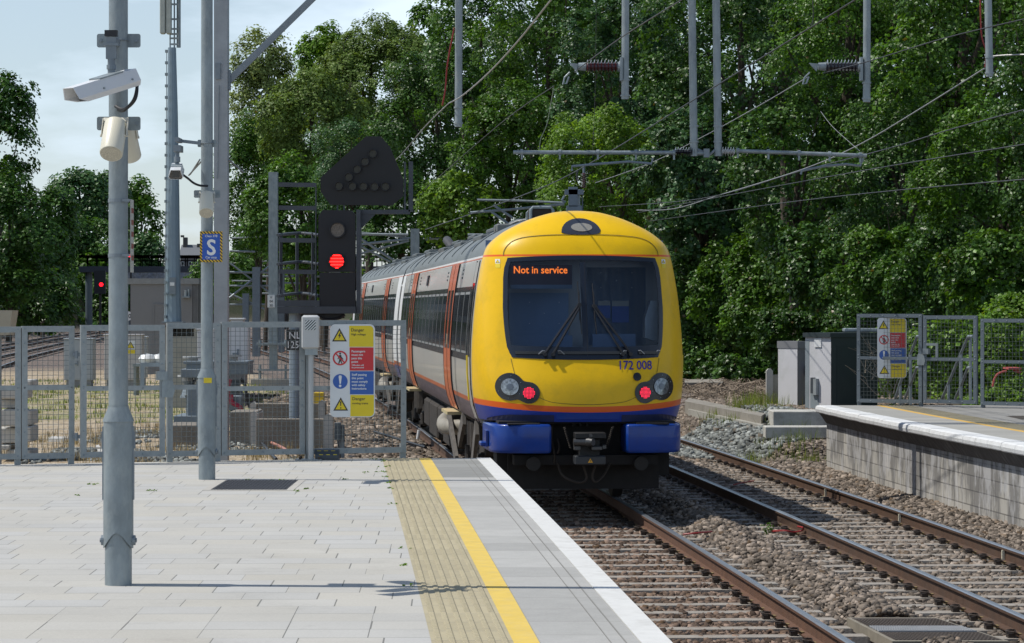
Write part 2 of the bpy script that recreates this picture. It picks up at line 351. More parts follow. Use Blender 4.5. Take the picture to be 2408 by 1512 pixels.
def paving_material():
    m = bpy.data.materials.new('paving_slabs'); m.use_nodes = True; n = m.node_tree.nodes; l = m.node_tree.links; b = n['Principled BSDF']; b.inputs['Roughness'].default_value = .85
    tc = n.new('ShaderNodeTexCoord'); mp = n.new('ShaderNodeMapping'); mp.inputs['Rotation'].default_value = (0, 0, R(-1.2)); l.new(tc.outputs['Object'], mp.inputs['Vector'])
    # rows 0.4 m deep along X with an irregular stagger: shift each row by white noise
    sx = n.new('ShaderNodeSeparateXYZ'); l.new(mp.outputs['Vector'], sx.inputs[0])
    def math_(op, a, b=None, v=None):
        q = n.new('ShaderNodeMath'); q.operation = op
        for i, s in enumerate((a, b)):
            if s is None: continue
            if isinstance(s, (int, float)): q.inputs[i].default_value = s
            else: l.new(s, q.inputs[i])
        return q.outputs[0]
    row = math_('FLOOR', math_('DIVIDE', sx.outputs['Y'], .37))
    wn = n.new('ShaderNodeTexWhiteNoise'); wn.noise_dimensions = '1D'; l.new(row, wn.inputs['W'])
    xo = math_('ADD', math_('DIVIDE', sx.outputs['X'], .42), math_('MULTIPLY', math_('FLOOR', math_('MULTIPLY', wn.outputs['Value'], 4)), .27))
    fx = math_('FRACT', xo); fy = math_('FRACT', math_('DIVIDE', sx.outputs['Y'], .37))
    cell = n.new('ShaderNodeCombineXYZ'); l.new(math_('FLOOR', xo), cell.inputs[0]); l.new(row, cell.inputs[1])
    w2 = n.new('ShaderNodeTexWhiteNoise'); w2.noise_dimensions = '2D'; l.new(cell.outputs[0], w2.inputs['Vector'])
    big = n.new('ShaderNodeTexNoise'); big.inputs['Scale'].default_value = 1.1; big.inputs['Detail'].default_value = 4; l.new(tc.outputs['Object'], big.inputs['Vector'])
    # joint widths differ from slab to slab, as some joints are sanded full
    jx = math_('LESS_THAN', fx, math_('ADD', .005, math_('MULTIPLY', w2.outputs['Value'], .017)))
    w3 = n.new('ShaderNodeTexWhiteNoise'); w3.noise_dimensions = '3D'; l.new(cell.outputs[0], w3.inputs['Vector'])
    jy = math_('LESS_THAN', fy, math_('MULTIPLY', math_('POWER', w3.outputs['Value'], 1.6), .036))
    j = math_('MAXIMUM', jx, jy)
    fine = n.new('ShaderNodeTexNoise'); fine.inputs['Scale'].default_value = 90; fine.inputs['Detail'].default_value = 4; l.new(tc.outputs['Object'], fine.inputs['Vector'])
    br = math_('ADD', math_('MULTIPLY', w2.outputs['Value'], .07), math_('ADD', math_('MULTIPLY', big.outputs['Fac'], .25), math_('MULTIPLY', fine.outputs['Fac'], .3)))
    br = math_('ADD', br, .66)
    c0 = n.new('ShaderNodeMix'); c0.data_type = 'RGBA'; c0.inputs['A'].default_value = (.455,.435,.385,1); c0.inputs['B'].default_value = (.445,.44,.42,1); l.new(w3.outputs['Value'], c0.inputs['Factor'])
    sc = n.new('ShaderNodeVectorMath'); sc.operation = 'SCALE'; l.new(c0.outputs['Result'], sc.inputs[0]); l.new(br, sc.inputs['Scale'])
    st = n.new('ShaderNodeTexNoise'); st.inputs['Scale'].default_value = 2.7; st.inputs['Detail'].default_value = 9; st.inputs['Roughness'].default_value = .8; l.new(tc.outputs['Object'], st.inputs['Vector'])
    sr = n.new('ShaderNodeMapRange'); sr.inputs['From Min'].default_value = .54; sr.inputs['From Max'].default_value = .74; sr.inputs['To Max'].default_value = .38; l.new(st.outputs['Fac'], sr.inputs['Value'])
    s1 = n.new('ShaderNodeMix'); s1.data_type = 'RGBA'; s1.inputs['B'].default_value = (.22,.21,.19,1); l.new(sr.outputs['Result'], s1.inputs['Factor']); l.new(sc.outputs['Vector'], s1.inputs['A'])
    c1 = n.new('ShaderNodeMix'); c1.data_type = 'RGBA'; c1.inputs['B'].default_value = (.10,.10,.09,1); l.new(math_('MULTIPLY', j, .8), c1.inputs['Factor']); l.new(s1.outputs['Result'], c1.inputs['A'])
    # gum and drip spots scattered over the slabs
    vo = n.new('ShaderNodeTexVoronoi'); vo.inputs['Scale'].default_value = 2.6; l.new(tc.outputs['Object'], vo.inputs['Vector'])
    vs = n.new('ShaderNodeSeparateColor'); l.new(vo.outputs['Color'], vs.inputs['Color'])
    sp = math_('MULTIPLY', math_('LESS_THAN', vo.outputs['Distance'], math_('MULTIPLY', vs.outputs['Red'], .055)), math_('GREATER_THAN', vs.outputs['Green'], .45))
    c2 = n.new('ShaderNodeMix'); c2.data_type = 'RGBA'; c2.inputs['B'].default_value = (.16,.155,.15,1); l.new(math_('MULTIPLY', sp, .55), c2.inputs['Factor']); l.new(c1.outputs['Result'], c2.inputs['A']); c1 = c2
    l.new(c1.outputs['Result'], b.inputs['Base Color'])
    bp = n.new('ShaderNodeBump'); bp.inputs['Strength'].default_value = .4; bp.inputs['Distance'].default_value = .006; l.new(math_('SUBTRACT', math_('MULTIPLY', fine.outputs['Fac'], .5), j), bp.inputs['Height']); l.new(bp.outputs['Normal'], b.inputs['Normal'])
    return m
PAVE = paving_material()
def slab_material(name, col, step, jcol=(.2,.19,.17), var=.08):
    """concrete slabs with a cross joint every step metres along Y"""
    m = bpy.data.materials.new(name); m.use_nodes = True; n = m.node_tree.nodes; l = m.node_tree.links; b = n['Principled BSDF']; b.inputs['Roughness'].default_value = .85
    tc = n.new('ShaderNodeTexCoord'); sx = n.new('ShaderNodeSeparateXYZ'); l.new(tc.outputs['Object'], sx.inputs[0])
    d = n.new('ShaderNodeMath'); d.operation = 'DIVIDE'; d.inputs[1].default_value = step; l.new(sx.outputs['Y'], d.inputs[0])
    fr = n.new('ShaderNodeMath'); fr.operation = 'FRACT'; l.new(d.outputs[0], fr.inputs[0])
    fl = n.new('ShaderNodeMath'); fl.operation = 'FLOOR'; l.new(d.outputs[0], fl.inputs[0])
    wn = n.new('ShaderNodeTexWhiteNoise'); wn.noise_dimensions = '1D'; l.new(fl.outputs[0], wn.inputs['W'])
    lt = n.new('ShaderNodeMath'); lt.operation = 'LESS_THAN'; lt.inputs[1].default_value = .03; l.new(fr.outputs[0], lt.inputs[0])
    z = n.new('ShaderNodeTexNoise'); z.inputs['Scale'].default_value = 5; z.inputs['Detail'].default_value = 9; z.inputs['Roughness'].default_value = .7; l.new(tc.outputs['Object'], z.inputs['Vector'])
    z2 = n.new('ShaderNodeTexNoise'); z2.inputs['Scale'].default_value = 70; z2.inputs['Detail'].default_value = 4; l.new(tc.outputs['Object'], z2.inputs['Vector'])
    a = n.new('ShaderNodeMath'); a.operation = 'MULTIPLY_ADD'; a.inputs[1].default_value = var*2.2; a.inputs[2].default_value = 1-var*1.8; l.new(wn.outputs['Value'], a.inputs[0])
    a2 = n.new('ShaderNodeMath'); a2.operation = 'MULTIPLY_ADD'; a2.inputs[1].default_value = .35; l.new(z.outputs['Fac'], a2.inputs[0]); l.new(a.outputs[0], a2.inputs[2])
    a3 = n.new('ShaderNodeMath'); a3.operation = 'MULTIPLY_ADD'; a3.inputs[1].default_value = .3; l.new(z2.outputs['Fac'], a3.inputs[0]); l.new(a2.outputs[0], a3.inputs[2])
    a4 = n.new('ShaderNodeMath'); a4.operation = 'SUBTRACT'; a4.inputs[1].default_value = .28; l.new(a3.outputs[0], a4.inputs[0])
    sc = n.new('ShaderNodeVectorMath'); sc.operation = 'SCALE'; sc.inputs[0].default_value = col; l.new(a4.outputs[0], sc.inputs['Scale'])
    q = n.new('ShaderNodeMix'); q.data_type = 'RGBA'; q.inputs['B'].default_value = (*jcol, 1); m2 = n.new('ShaderNodeMath'); m2.operation = 'MULTIPLY'; m2.inputs[1].default_value = .7; l.new(lt.outputs[0], m2.inputs[0])
    l.new(m2.outputs[0], q.inputs['Factor']); l.new(sc.outputs['Vector'], q.inputs['A']); l.new(q.outputs['Result'], b.inputs['Base Color'])
    return m
TACT = slab_material('tactile_cream_slab', (.395,.345,.225), .4)
COPE = slab_material('coping_slab', (.385,.38,.36), .61, (.27,.26,.24), .1)
COPED = slab_material('coping_slab_worn', (.27,.27,.255), .61, (.17,.16,.14), .12)
YELLOW = mat('worn_yellow_line', (.66,.47,.09), .8, 0, .08, 6, .1, 50, dirt=(.5,.42,.25), dscale=9, damt=.35)
WHITEL = mat('worn_white_line', (.62,.62,.60), .8, 0, .05, 8, .1, 60, dirt=(.38,.37,.34), dscale=7, damt=.35)
# body of the platform
mb = MB(); n = 40; top = []
pts = [(float(edgeL(Y00+(YE-Y00)*i/n)), Y00+(YE-Y00)*i/n) for i in range(n+1)]
poly = [(x-.03, y) for x, y in pts] + [(-1.3, 30.62), (-5.6, 29.35), (-9, 28.6), (-9, Y00)]
mb.prism(poly, -.23, PZ-.004, 0, 'xy'); tag(mb.build('platform_body', CONC), kind='structure')
mb = MB(); poly = [(float(edgeL(Y))-1.15, Y) for Y in [Y00+(YE-.04-Y00)*i/n for i in range(n+1)]] + [(-5.6, 29.33), (-8.98, 28.58), (-8.98, Y00)]
mb.prism(poly, PZ-.0035, PZ, 0, 'xy'); tag(mb.build('platform_paving', PAVE, origin=(0,0,0)), kind='structure')
# tactile strip with real ribs of blisters
strip_mesh('tactile_strip', .75, 1.15, PZ-.0005, TACT, Y00, YE-.02)
mb = MB()
for k in range(6):
    u = .79 + k*.0645; Y = 12.5
    while Y < YE-.1:
        x = float(edgeL(Y)) - u; L = .052
        mb.add([(x-.0165, Y, PZ), (x+.0165, Y, PZ), (x+.0165, Y+L, PZ), (x-.0165, Y+L, PZ), (x-.010, Y+.010, PZ+.0055), (x+.010, Y+.010, PZ+.0055), (x+.010, Y+L-.010, PZ+.0055), (x-.010, Y+L-.010, PZ+.0055)],
               [(4,5,6,7),(0,1,5,4),(1,2,6,5),(2,3,7,6),(3,0,4,7)]); Y += .0667
tag(mb.build('tactile_ribs', TACT, origin=(0,0,0)), kind='structure')
strip_mesh('platform_yellow_line', .625, .75, PZ+.0005, YELLOW, Y00, YE-.02)
strip_mesh('platform_coping', .135, .62, PZ, COPE, Y00, 27.2)
strip_mesh('platform_coping_worn', .135, .62, PZ, COPED, 27.2, YE-.02)
strip_mesh('platform_white_edge', -.02, .13, PZ+.002, WHITEL, Y00, YE, thick=.075)
GROOVE = mat('dark_groove', (.20,.195,.18), .9)
for u, w in ((.20, .008), (.275, .006)):
    strip_mesh('coping_groove', u, u+w, PZ+.0015, GROOVE, Y00, YE-.03, thick=.0012)
# drain cover in the paving
g = thing('drain_cover', (G(588, 1141, PZ)[0], 26.0, PZ), 'dark cast iron drain cover set in the pale paving behind the shorter pole', 'drain cover')
mb = MB(); x0 = G(495, 1153, PZ); Ya = 25.35; Yb = 26.75
DC = mat('cast_iron', (.05,.05,.055), .6, .3, .2, 30)
xl, xr = -2.68, -2.01
mb.box(xl, xr, Ya, Yb, PZ+.0005, PZ+.004)
for i in range(20):
    for j in range(9):
        a = xl+.02+i*.0325; c = Ya+.03+j*.153; mb.box(a, a+.018, c, c+.10, PZ+.004, PZ+.008)
mb.build('cover_plate', DC, g)
mb = MB(); f = .07
for a in ((xl-f, xl-.004, Ya-f, Yb+f), (xr+.004, xr+f, Ya-f, Yb+f), (xl-.004, xr+.004, Ya-f, Ya-.004), (xl-.004, xr+.004, Yb+.004, Yb+f)): mb.box(*a, PZ+.0005, PZ+.003)
mb.build('concrete_surround', mat('surround', (.42,.40,.36), .9), g)

# ------------------------------------------------------------ right platform
def block_wall_material():
    m = bpy.data.materials.new('block_wall'); m.use_nodes = True; n = m.node_tree.nodes; l = m.node_tree.links; b = n['Principled BSDF']; b.inputs['Roughness'].default_value = .9
    tc = n.new('ShaderNodeTexCoord'); sx = n.new('ShaderNodeSeparateXYZ'); l.new(tc.outputs['Object'], sx.inputs[0]); cx = n.new('ShaderNodeCombineXYZ'); l.new(sx.outputs['Y'], cx.inputs[0]); l.new(sx.outputs['Z'], cx.inputs[1])
    br = n.new('ShaderNodeTexBrick'); br.inputs['Scale'].default_value = 1; br.inputs['Brick Width'].default_value = .42; br.inputs['Row Height'].default_value = .19; br.inputs['Mortar Size'].default_value = .009
    br.inputs['Color1'].default_value = (.35,.335,.30,1); br.inputs['Color2'].default_value = (.44,.42,.38,1); br.inputs['Mortar'].default_value = (.17,.16,.145,1); l.new(cx.outputs[0], br.inputs['Vector'])
    z = n.new('ShaderNodeTexNoise'); z.inputs['Scale'].default_value = 1.3; z.inputs['Detail'].default_value = 6; z.inputs['Roughness'].default_value = .7
    mp = n.new('ShaderNodeMapping'); mp.inputs['Scale'].default_value = (1, 1.6, .55); l.new(tc.outputs['Object'], mp.inputs['Vector']); l.new(mp.outputs['Vector'], z.inputs['Vector'])
    # white salt runs and black damp stains under the coping, of irregular shape
    zr = n.new('ShaderNodeMapRange'); zr.inputs['From Min'].default_value = -.35; zr.inputs['From Max'].default_value = .5; l.new(sx.outputs['Z'], zr.inputs['Value'])
    ad = n.new('ShaderNodeMath'); ad.operation = 'MULTIPLY_ADD'; ad.inputs[1].default_value = .22; l.new(zr.outputs['Result'], ad.inputs[0]); l.new(z.outputs['Fac'], ad.inputs[2])
    st = n.new('ShaderNodeMapRange'); st.inputs['From Min'].default_value = .56; st.inputs['From Max'].default_value = .66; st.inputs['To Max'].default_value = .62; l.new(ad.outputs[0], st.inputs['Value'])
    q = n.new('ShaderNodeMix'); q.data_type = 'RGBA'; q.inputs['B'].default_value = (.07,.07,.075,1); l.new(st.outputs['Result'], q.inputs['Factor']); l.new(br.outputs['Color'], q.inputs['A'])
    z2 = n.new('ShaderNodeTexNoise'); z2.inputs['Scale'].default_value = 3.2; z2.inputs['Detail'].default_value = 6; z2.inputs['Roughness'].default_value = .65
    mp2 = n.new('ShaderNodeMapping'); mp2.inputs['Scale'].default_value = (1, 1.1, .5); mp2.inputs['Location'].default_value = (3, 7, 1); l.new(tc.outputs['Object'], mp2.inputs['Vector']); l.new(mp2.outputs['Vector'], z2.inputs['Vector'])
    a3 = n.new('ShaderNodeMath'); a3.operation = 'MULTIPLY_ADD'; a3.inputs[1].default_value = .12; l.new(zr.outputs['Result'], a3.inputs[0]); l.new(z2.outputs['Fac'], a3.inputs[2])
    s2 = n.new('ShaderNodeMapRange'); s2.inputs['From Min'].default_value = .58; s2.inputs['From Max'].default_value = .68; s2.inputs['To Max'].default_value = .5; l.new(a3.outputs[0], s2.inputs['Value'])
    q2 = n.new('ShaderNodeMix'); q2.data_type = 'RGBA'; q2.inputs['B'].default_value = (.55,.55,.56,1); l.new(s2.outputs['Result'], q2.inputs['Factor']); l.new(q.outputs['Result'], q2.inputs['A'])
    l.new(q2.outputs['Result'], b.inputs['Base Color'])
    bp = n.new('ShaderNodeBump'); bp.inputs['Strength'].default_value = .6; bp.inputs['Distance'].default_value = .015; inv = n.new('ShaderNodeMath'); inv.operation = 'SUBTRACT'; inv.inputs[0].default_value = 1; l.new(br.outputs['Fac'], inv.inputs[1]); l.new(inv.outputs[0], bp.inputs['Height']); l.new(bp.outputs['Normal'], b.inputs['Normal'])
    return m
YB = 47.0; Y1 = 12.0
PLATR = mat('platform_asphalt', (.25,.245,.23), .9, 0, .12, 3, .2, 60, dirt=(.16,.155,.14), dscale=1.2, damt=.5)
def rpts(off, n=40): return [(float(edgeR(Y1+(YB-Y1)*i/n))+off, Y1+(YB-Y1)*i/n) for i in range(n+1)]
mb = MB(); mb.prism(rpts(.17) + [(16, YB+.35), (16, Y1)], -.3, .63, 0, 'xy'); tag(mb.build('platform_wall', block_wall_material(), origin=(0,0,0)), kind='structure')
mb = MB(); mb.prism(rpts(.10) + [(16, YB+.35), (16, Y1)], .80, PZ-.004, 0, 'xy'); tag(mb.build('platform_slab', CONC, origin=(0,0,0)), kind='structure')
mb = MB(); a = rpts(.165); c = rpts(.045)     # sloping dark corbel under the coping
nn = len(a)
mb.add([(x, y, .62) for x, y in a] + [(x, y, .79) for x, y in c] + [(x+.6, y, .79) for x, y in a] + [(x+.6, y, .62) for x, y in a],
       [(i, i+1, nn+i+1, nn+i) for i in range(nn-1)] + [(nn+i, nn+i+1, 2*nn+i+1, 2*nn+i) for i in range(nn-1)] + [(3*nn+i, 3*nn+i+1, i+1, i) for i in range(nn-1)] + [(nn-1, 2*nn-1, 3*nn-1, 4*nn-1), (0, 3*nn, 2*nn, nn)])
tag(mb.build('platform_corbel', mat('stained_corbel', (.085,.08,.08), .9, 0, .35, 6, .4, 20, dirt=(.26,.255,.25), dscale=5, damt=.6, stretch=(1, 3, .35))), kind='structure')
mb = MB(); Yc = Y1
while Yc < YB-.1:                            # rounded white nosing blocks
    Ye = min(Yc+.62, YB); pr = [(0,.80),(-.012,.815),(-.02,.86),(-.008,.905),(.03,PZ+.004),(.27,PZ+.004),(.27,.80)]
    dz = random.uniform(-.003, .003)
    vs = [(float(edgeR(Y))+u, Y, z+dz) for Y in (Yc+.004, Ye-.004) for u, z in pr]; k = len(pr)
    mb.add(vs, [(i, (i+1) % k, k+(i+1) % k, k+i) for i in range(k)] + [tuple(range(k)), tuple(range(2*k-1, k-1, -1))]); Yc += .62
tag(mb.build('platform_white_nosing', mat('whitewashed_coping', (.66,.67,.67), .75, 0, .06, 8, .3, 40, dirt=(.42,.42,.40), dscale=7, damt=.4)), kind='structure')
def rstrip(name, u0, u1, z, m, Ya=Y1, Yb_=YB): return strip_mesh(name, u0, u1, z, m, Ya, Yb_, edge=edgeR)
rstrip('platform_coping', .272, .97, PZ, slab_material('coping_slab_right', (.33,.325,.30), .61, (.2,.19,.17), .08))
rstrip('platform_yellow_line', .97, 1.07, PZ+.001, mat('faded_orange_line', (.62,.37,.05), .8, 0, .12, 9, dirt=(.4,.33,.2), dscale=9, damt=.5))
rstrip('tactile_strip', 1.07, 1.55, PZ+.0005, slab_material('tactile_right', (.36,.325,.235), .4))
mb = MB()
for i in range(9):
    u = 1.1+i*.052; Y = 30.0
    while Y < YB-.1: x = float(edgeR(Y))+u; mb.box(x-.012, x+.012, Y, Y+.025, PZ+.0005, PZ+.006); Y += .067
tag(mb.build('tactile_studs', MATS.get('x') or bpy.data.materials['tactile_right'], origin=(0,0,0)), kind='structure')
mb = MB(); mb.prism([(float(edgeR(Y))+1.555, Y) for Y in np.linspace(Y1, YB, 30)] + [(15.9, YB+.3), (15.9, Y1)], PZ-.0035, PZ, 0, 'xy')
tag(mb.build('platform_surface', PLATR, origin=(0,0,0)), kind='structure')
dr = MB(); dr.box(7.35, 8.9, 41.1, 42.4, PZ+.0005, PZ+.004)
for i in range(24):
    for j in range(10): dr.box(7.37+i*.064, 7.41+i*.064, 41.13+j*.127, 41.21+j*.127, PZ+.004, PZ+.007)
tag(dr.build('drain_cover', mat('cast_iron_brown', (.09,.075,.06), .7, .1, .2, 30)), 'long dark drain cover set flat in the right hand platform before the gates', 'drain cover')
# small drain outlets on the wall
for (x, y) in ((2095, 1175), (2378, 1255)):
    pass

# ------------------------------------------------------------ tracks
RAILP = [(-.07,-.159),(.07,-.159),(.07,-.148),(.014,-.135),(.009,-.045),(.034,-.032),(.036,-.008),(.024,0),(-.024,0),(-.036,-.008),(-.034,-.032),(-.009,-.045),(-.014,-.135),(-.07,-.148)]
def rail(off, Ya, Yb, label, m_side=RUST, step=1.6, group=None, fn=None):
    fn = fn or curveA; n = int((Yb-Ya)/step)+1; Ys = np.linspace(Ya, Yb, n); k = len(RAILP); vs = []; fs = []; ms = []
    for Y in Ys:
        c = float(fn(Y)) + off
        vs += [(c+u, Y, z) for u, z in RAILP]
    mb = MB()
    for i in range(n-1):
        for j in range(k): fs.append((i*k+j, i*k+(j+1) % k, (i+1)*k+(j+1) % k, (i+1)*k+j)); ms.append(1 if j in (6, 7, 8) else 0)
    fs += [tuple(range(k)), tuple(range(n*k-1, (n-1)*k-1, -1))]; ms += [0, 0]
    mb.v = vs; mb.f = fs; mb.m = ms
    return tag(mb.build('rail', [m_side, RAILTOP], origin=(float(fn(Ya))+off, Ya, -.16)), label, 'rail', group)
RUSTO = mat('orange_rust', (.125,.062,.036), .8, .1, .25, 8, .2, 60, dirt=(.07,.04,.03), dscale=4, damt=.5)
T2 = 1.76
rail(0, 12, 330, 'orange rusty running rail of the near track, the one emerging from under the train', RUSTO)
rail(-1.505, 12, 330, 'running rail nearest the left platform, seen beyond the fence alongside the train')
rail(T2, 12, 330, 'brown middle rail, left hand rail of the empty far track')
rail(T2+1.505, 12, 330, 'dark running rail nearest the right hand platform wall')
SLP = mat('sleeper_concrete', (.29,.265,.23), .9, 0, .15, 8, .3, 50, dirt=(.17,.12,.09), dscale=6, damt=.55)
CLIP = mat('rail_clip_steel', (.055,.042,.034), .6, .5, .3)
CLIPI = mat('clip_insulator', (.22,.16,.07), .7)
def make_sleeper(clips):
    mb = MB()
    pr = [(-.13,-.36),(-.105,-.172),(.105,-.172),(.13,-.36)]
    vs = [(x, y, z) for x in (-1.25, -1.22, 1.22, 1.25) for y, z in [(a*(.96 if abs(x) > 1.23 else 1), b-(.015 if abs(x) > 1.23 and b > -.3 else 0)) for a, b in pr]]
    mb.add(vs, [(i*4+j, i*4+(j+1) % 4, (i+1)*4+(j+1) % 4, (i+1)*4+j) for i in range(3) for j in range(4)] + [(0,1,2,3), (15,14,13,12)])
    o = mb.build('sleeper', SLP, local=True)
    for s in clips:
        mb = MB(); x = s[0]; d = s[1]
        mb.tube([(x+d*.075,-.05,-.145),(x+d*.12,-.055,-.125),(x+d*.165,-.03,-.12),(x+d*.165,.02,-.12),(x+d*.12,.05,-.115),(x+d*.085,.045,-.118),(x+d*.085,.0,-.14),(x+d*.15,-.0,-.15)], .0095, 5)
        mb.box(min(x+d*.10,x+d*.16), max(x+d*.10,x+d*.16), -.045, .045, -.178, -.135)
        mb.box(min(x+d*.045,x+d*.078), max(x+d*.045,x+d*.078), -.045, .045, -.16, -.138, 1)
        mb.build('rail_clip', [CLIP, CLIPI], o)
    return o
def sleepers(off, Ya, Yb, label, group, near):
    first = None; Y = Ya; plain = None
    while Y < Yb:
        if Y < near:
            if first is None: o = first = make_sleeper([(-.7525,1),(-.7525,-1),(.7525,1),(.7525,-1)])
            else: o = copy_tree(first)
        else:
            if plain is None: o = plain = make_sleeper([])
            else: o = copy_tree(plain)
        sl = float(slopeA(Y)); o.location = (float(curveA(Y))+off+random.uniform(-.015,.015), Y, random.uniform(-.006, .006)); o.rotation_euler = (0, 0, -sl*-1*1.0)
        o.rotation_euler = (0, 0, math.atan(-sl)*1.0 + random.uniform(-.004,.004))
        tag(o, label, 'sleeper', group); Y += .65
sleepers(-.7525, 20.2, 75, 'grey concrete sleeper bedded in ballast under the near track', 'sleepers of the near track', 40)
sleepers(T2+.7525, 20.2, 66, 'grey concrete sleeper bedded in ballast under the empty far track', 'sleepers of the far track', 50)
# ballast: loose angular stones
def stones(name, xy, size, zf, m, seed=1, tints=(.0, 1), label=None):
    r = np.random.default_rng(seed); n = len(xy)
    base = np.array([(-1,-1,-1),(1,-1,-1),(1,1,-1),(-1,1,-1),(-1,-1,1),(1,-1,1),(1,1,1),(-1,1,1)], float)*.5
    v = base[None]*(1+r.uniform(-.42, .30, (n, 8, 3)))
    v *= (size*r.uniform(.6, 1.25, n))[:, None, None]*np.stack([r.uniform(.75,1.25,n), r.uniform(.75,1.25,n), r.uniform(.5,.85,n)], 1)[:, None, :]
    a = r.uniform(0, 6.28, n); t = r.uniform(-1., 1., n)
    ca, sa = np.cos(a)[:, None], np.sin(a)[:, None]; ct, s_t = np.cos(t)[:, None], np.sin(t)[:, None]
    x, y, z = v[..., 0], v[..., 1], v[..., 2]; y, z = y*ct-z*s_t, y*s_t+z*ct; x, y = x*ca-y*sa, x*sa+y*ca
    V = np.stack([x+xy[:, 0:1], y+xy[:, 1:2], z+zf[:, None]], 2).reshape(-1, 3)
    f = np.array([(0,3,2,1),(4,5,6,7),(0,1,5,4),(1,2,6,5),(2,3,7,6),(3,0,4,7)])
    Fq = (f[None]+8*np.arange(n)[:, None, None]).reshape(-1, 4)
    tt = np.stack([r.uniform(0,1,n), r.uniform(.40, 1.6, n), (r.uniform(0,1,n) > .93)*.35, np.ones(n)], 1)
    o = bigmesh(name, V, Fq, m, np.repeat(tt, 8, 0)); return tag(o, label, None, None, 'stuff')
BAL = tintmat('ballast_stone', (.100,.083,.067), (.265,.22,.18), .9, 0, .2)
BALB = tintmat('ballast_stone_brown', (.085,.058,.042), (.215,.155,.12), .9, 0, .2)
GRAV = tintmat('grey_gravel', (.12,.13,.125), (.27,.285,.27), .9, 0, .2)
def jgrid(x0, x1, y0, y1, s, seed):
    r = np.random.default_rng(seed); gx, gy = np.meshgrid(np.arange(x0, x1, s), np.arange(y0, y1, s)); n = gx.size
    return np.stack([gx.ravel()+r.uniform(-.6,.6,n)*s, gy.ravel()+r.uniform(-.6,.6,n)*s], 1)
def track_rel(p): return p[:, 0]-curveA(p[:, 1])
def in_view(p, z=-.2, pad=60):
    x = 1204+6700*p[:, 0]/p[:, 1]; y = 720+6700*(CAMZ-z)/p[:, 1]; return (x > -pad) & (x < 2408+pad) & (y < 1512+pad+60)
bands = [(20.8, 30, .043), (30, 44, .05), (44, 66, .066)]
allp = []; alls = []
for k, (ya, yb, s) in enumerate(bands):
    q = jgrid(-1.5, 9.5, ya, yb, s, 20+k); q = q[in_view(q)]
    q = q[(q[:, 0] > edgeL(q[:, 1])+.03) | (q[:, 1] > YE+.1)]
    q = q[(q[:, 0] < edgeR(q[:, 1])+.38) | (q[:, 1] > YB+.3)]; q = q[q[:, 0] < RF(q[:, 1])-.2]
    allp.append(q); alls.append(np.full(len(q), s*1.12))
q = np.concatenate(allp); sz = np.concatenate(alls)
u = track_rel(q)
def heights(u, Y, r):
    """level of the ballast: below the sleeper tops between rails, heaped between and beside the tracks"""
    z = np.full(len(u), -.205)
    six = (u > .55) & (u < T2-.55); z[six] = -.20 + .12*np.sin((u[six]-.55)/(T2-1.1)*np.pi)
    right = u > T2+1.505+.55; z[right] = -.19+.07*smooth((u[right]-T2-2.0)/.5)
    left = u < -1.505-.55; z[left] = -.18
    return z+r.uniform(-.02, .018, len(u))
zz = heights(u, q[:, 1], rng)
# keep the rail seats, the rails and most of the sleeper tops clear
ph = ((q[:, 1]-20.2 + .075*0) / .65); yy = q[:, 1]
def local_sleeper(u_c, off):        # distance from the nearest sleeper centre line, the sleepers being square to the curve
    d = (yy - slopeA(yy)*0*u_c) ; tilt = -slopeA(yy)
    t = (yy - 20.2 - (u_c)*tilt*1.0)/.65; return np.abs(t-np.round(t))*.65
keep = np.ones(len(q), bool)
for off in (-.7525, T2+.7525):
    uc = u-off; on = np.abs(uc) < 1.27; ds = local_sleeper(uc, off)
    keep &= ~(on & (ds < .098) & (rng.uniform(0, 1, len(q)) > .22))
    nearrail = np.abs(np.abs(uc)-.7525) < .20
    keep &= ~(nearrail & (ds < .135)); keep &= ~(np.abs(np.abs(uc)-.7525) < .06)
hx0 = (q[:, 0] > 2.78) & (q[:, 0] < 4.0) & (q[:, 1] > 22.5) & (q[:, 1] < 24.5); keep &= ~hx0; zz = np.where((u > T2+1.505+.6) & (q[:, 1] > 48.5), np.maximum(zz, groundz(q[:, 0], q[:, 1])+.03), zz)
q, sz, zz, u = q[keep], sz[keep], zz[keep], u[keep]
br = (u > -1.6) & (u < .3)
stones('ballast', q[br], sz[br], zz[br], BALB, 3)
stones('ballast', q[~br], sz[~br], zz[~br], BAL, 4)
# ballast beyond the left platform end, seen through the fence
q = np.concatenate([jgrid(-6.2, 0, 46, 60, .075, 31), jgrid(-9, -1, 60, 84, .12, 32)]); u = track_rel(q); ok = (u < -1.62) & (u > -4.2-1.2*smooth((q[:, 1]-60)/20)) & in_view(q, 0); q = q[ok]; u = u[ok]
stones('ballast', q, np.where(q[:, 1] < 60, .085, .13), np.where(u < -2.4, -.10, -.19)+rng.uniform(-.03,.03,len(q)), BAL, 5)
q = jgrid(-8.2, -2.2, 44, 60, .11, 33); q = q[in_view(q, 0)]; q = q[(track_rel(q) < -3.2) & (vnoise(q[:, 0], q[:, 1], .8, 3) > .0)]
stones('gravel', q, np.full(len(q), .07), groundz(q[:, 0], q[:, 1])+.01, GRAV, 6)
# heap of grey gravel by the right platform end
q = jgrid(2.6, 5.6, 49, 62, .085, 34); c = (q[:, 0]-4.3)/1.5*.8; d = (q[:, 1]-54.5)/5.5; q = q[(c*c+d*d < .72)]
c = (q[:, 0]-4.3)/1.8; d = (q[:, 1]-54.5)/6; stones('gravel', q, np.full(len(q), .085), groundz(q[:, 0], q[:, 1])+.03+.10*np.clip(1-c*c-d*d, 0, 1)+rng.uniform(-.03,.03,len(q)), GRAV, 7)
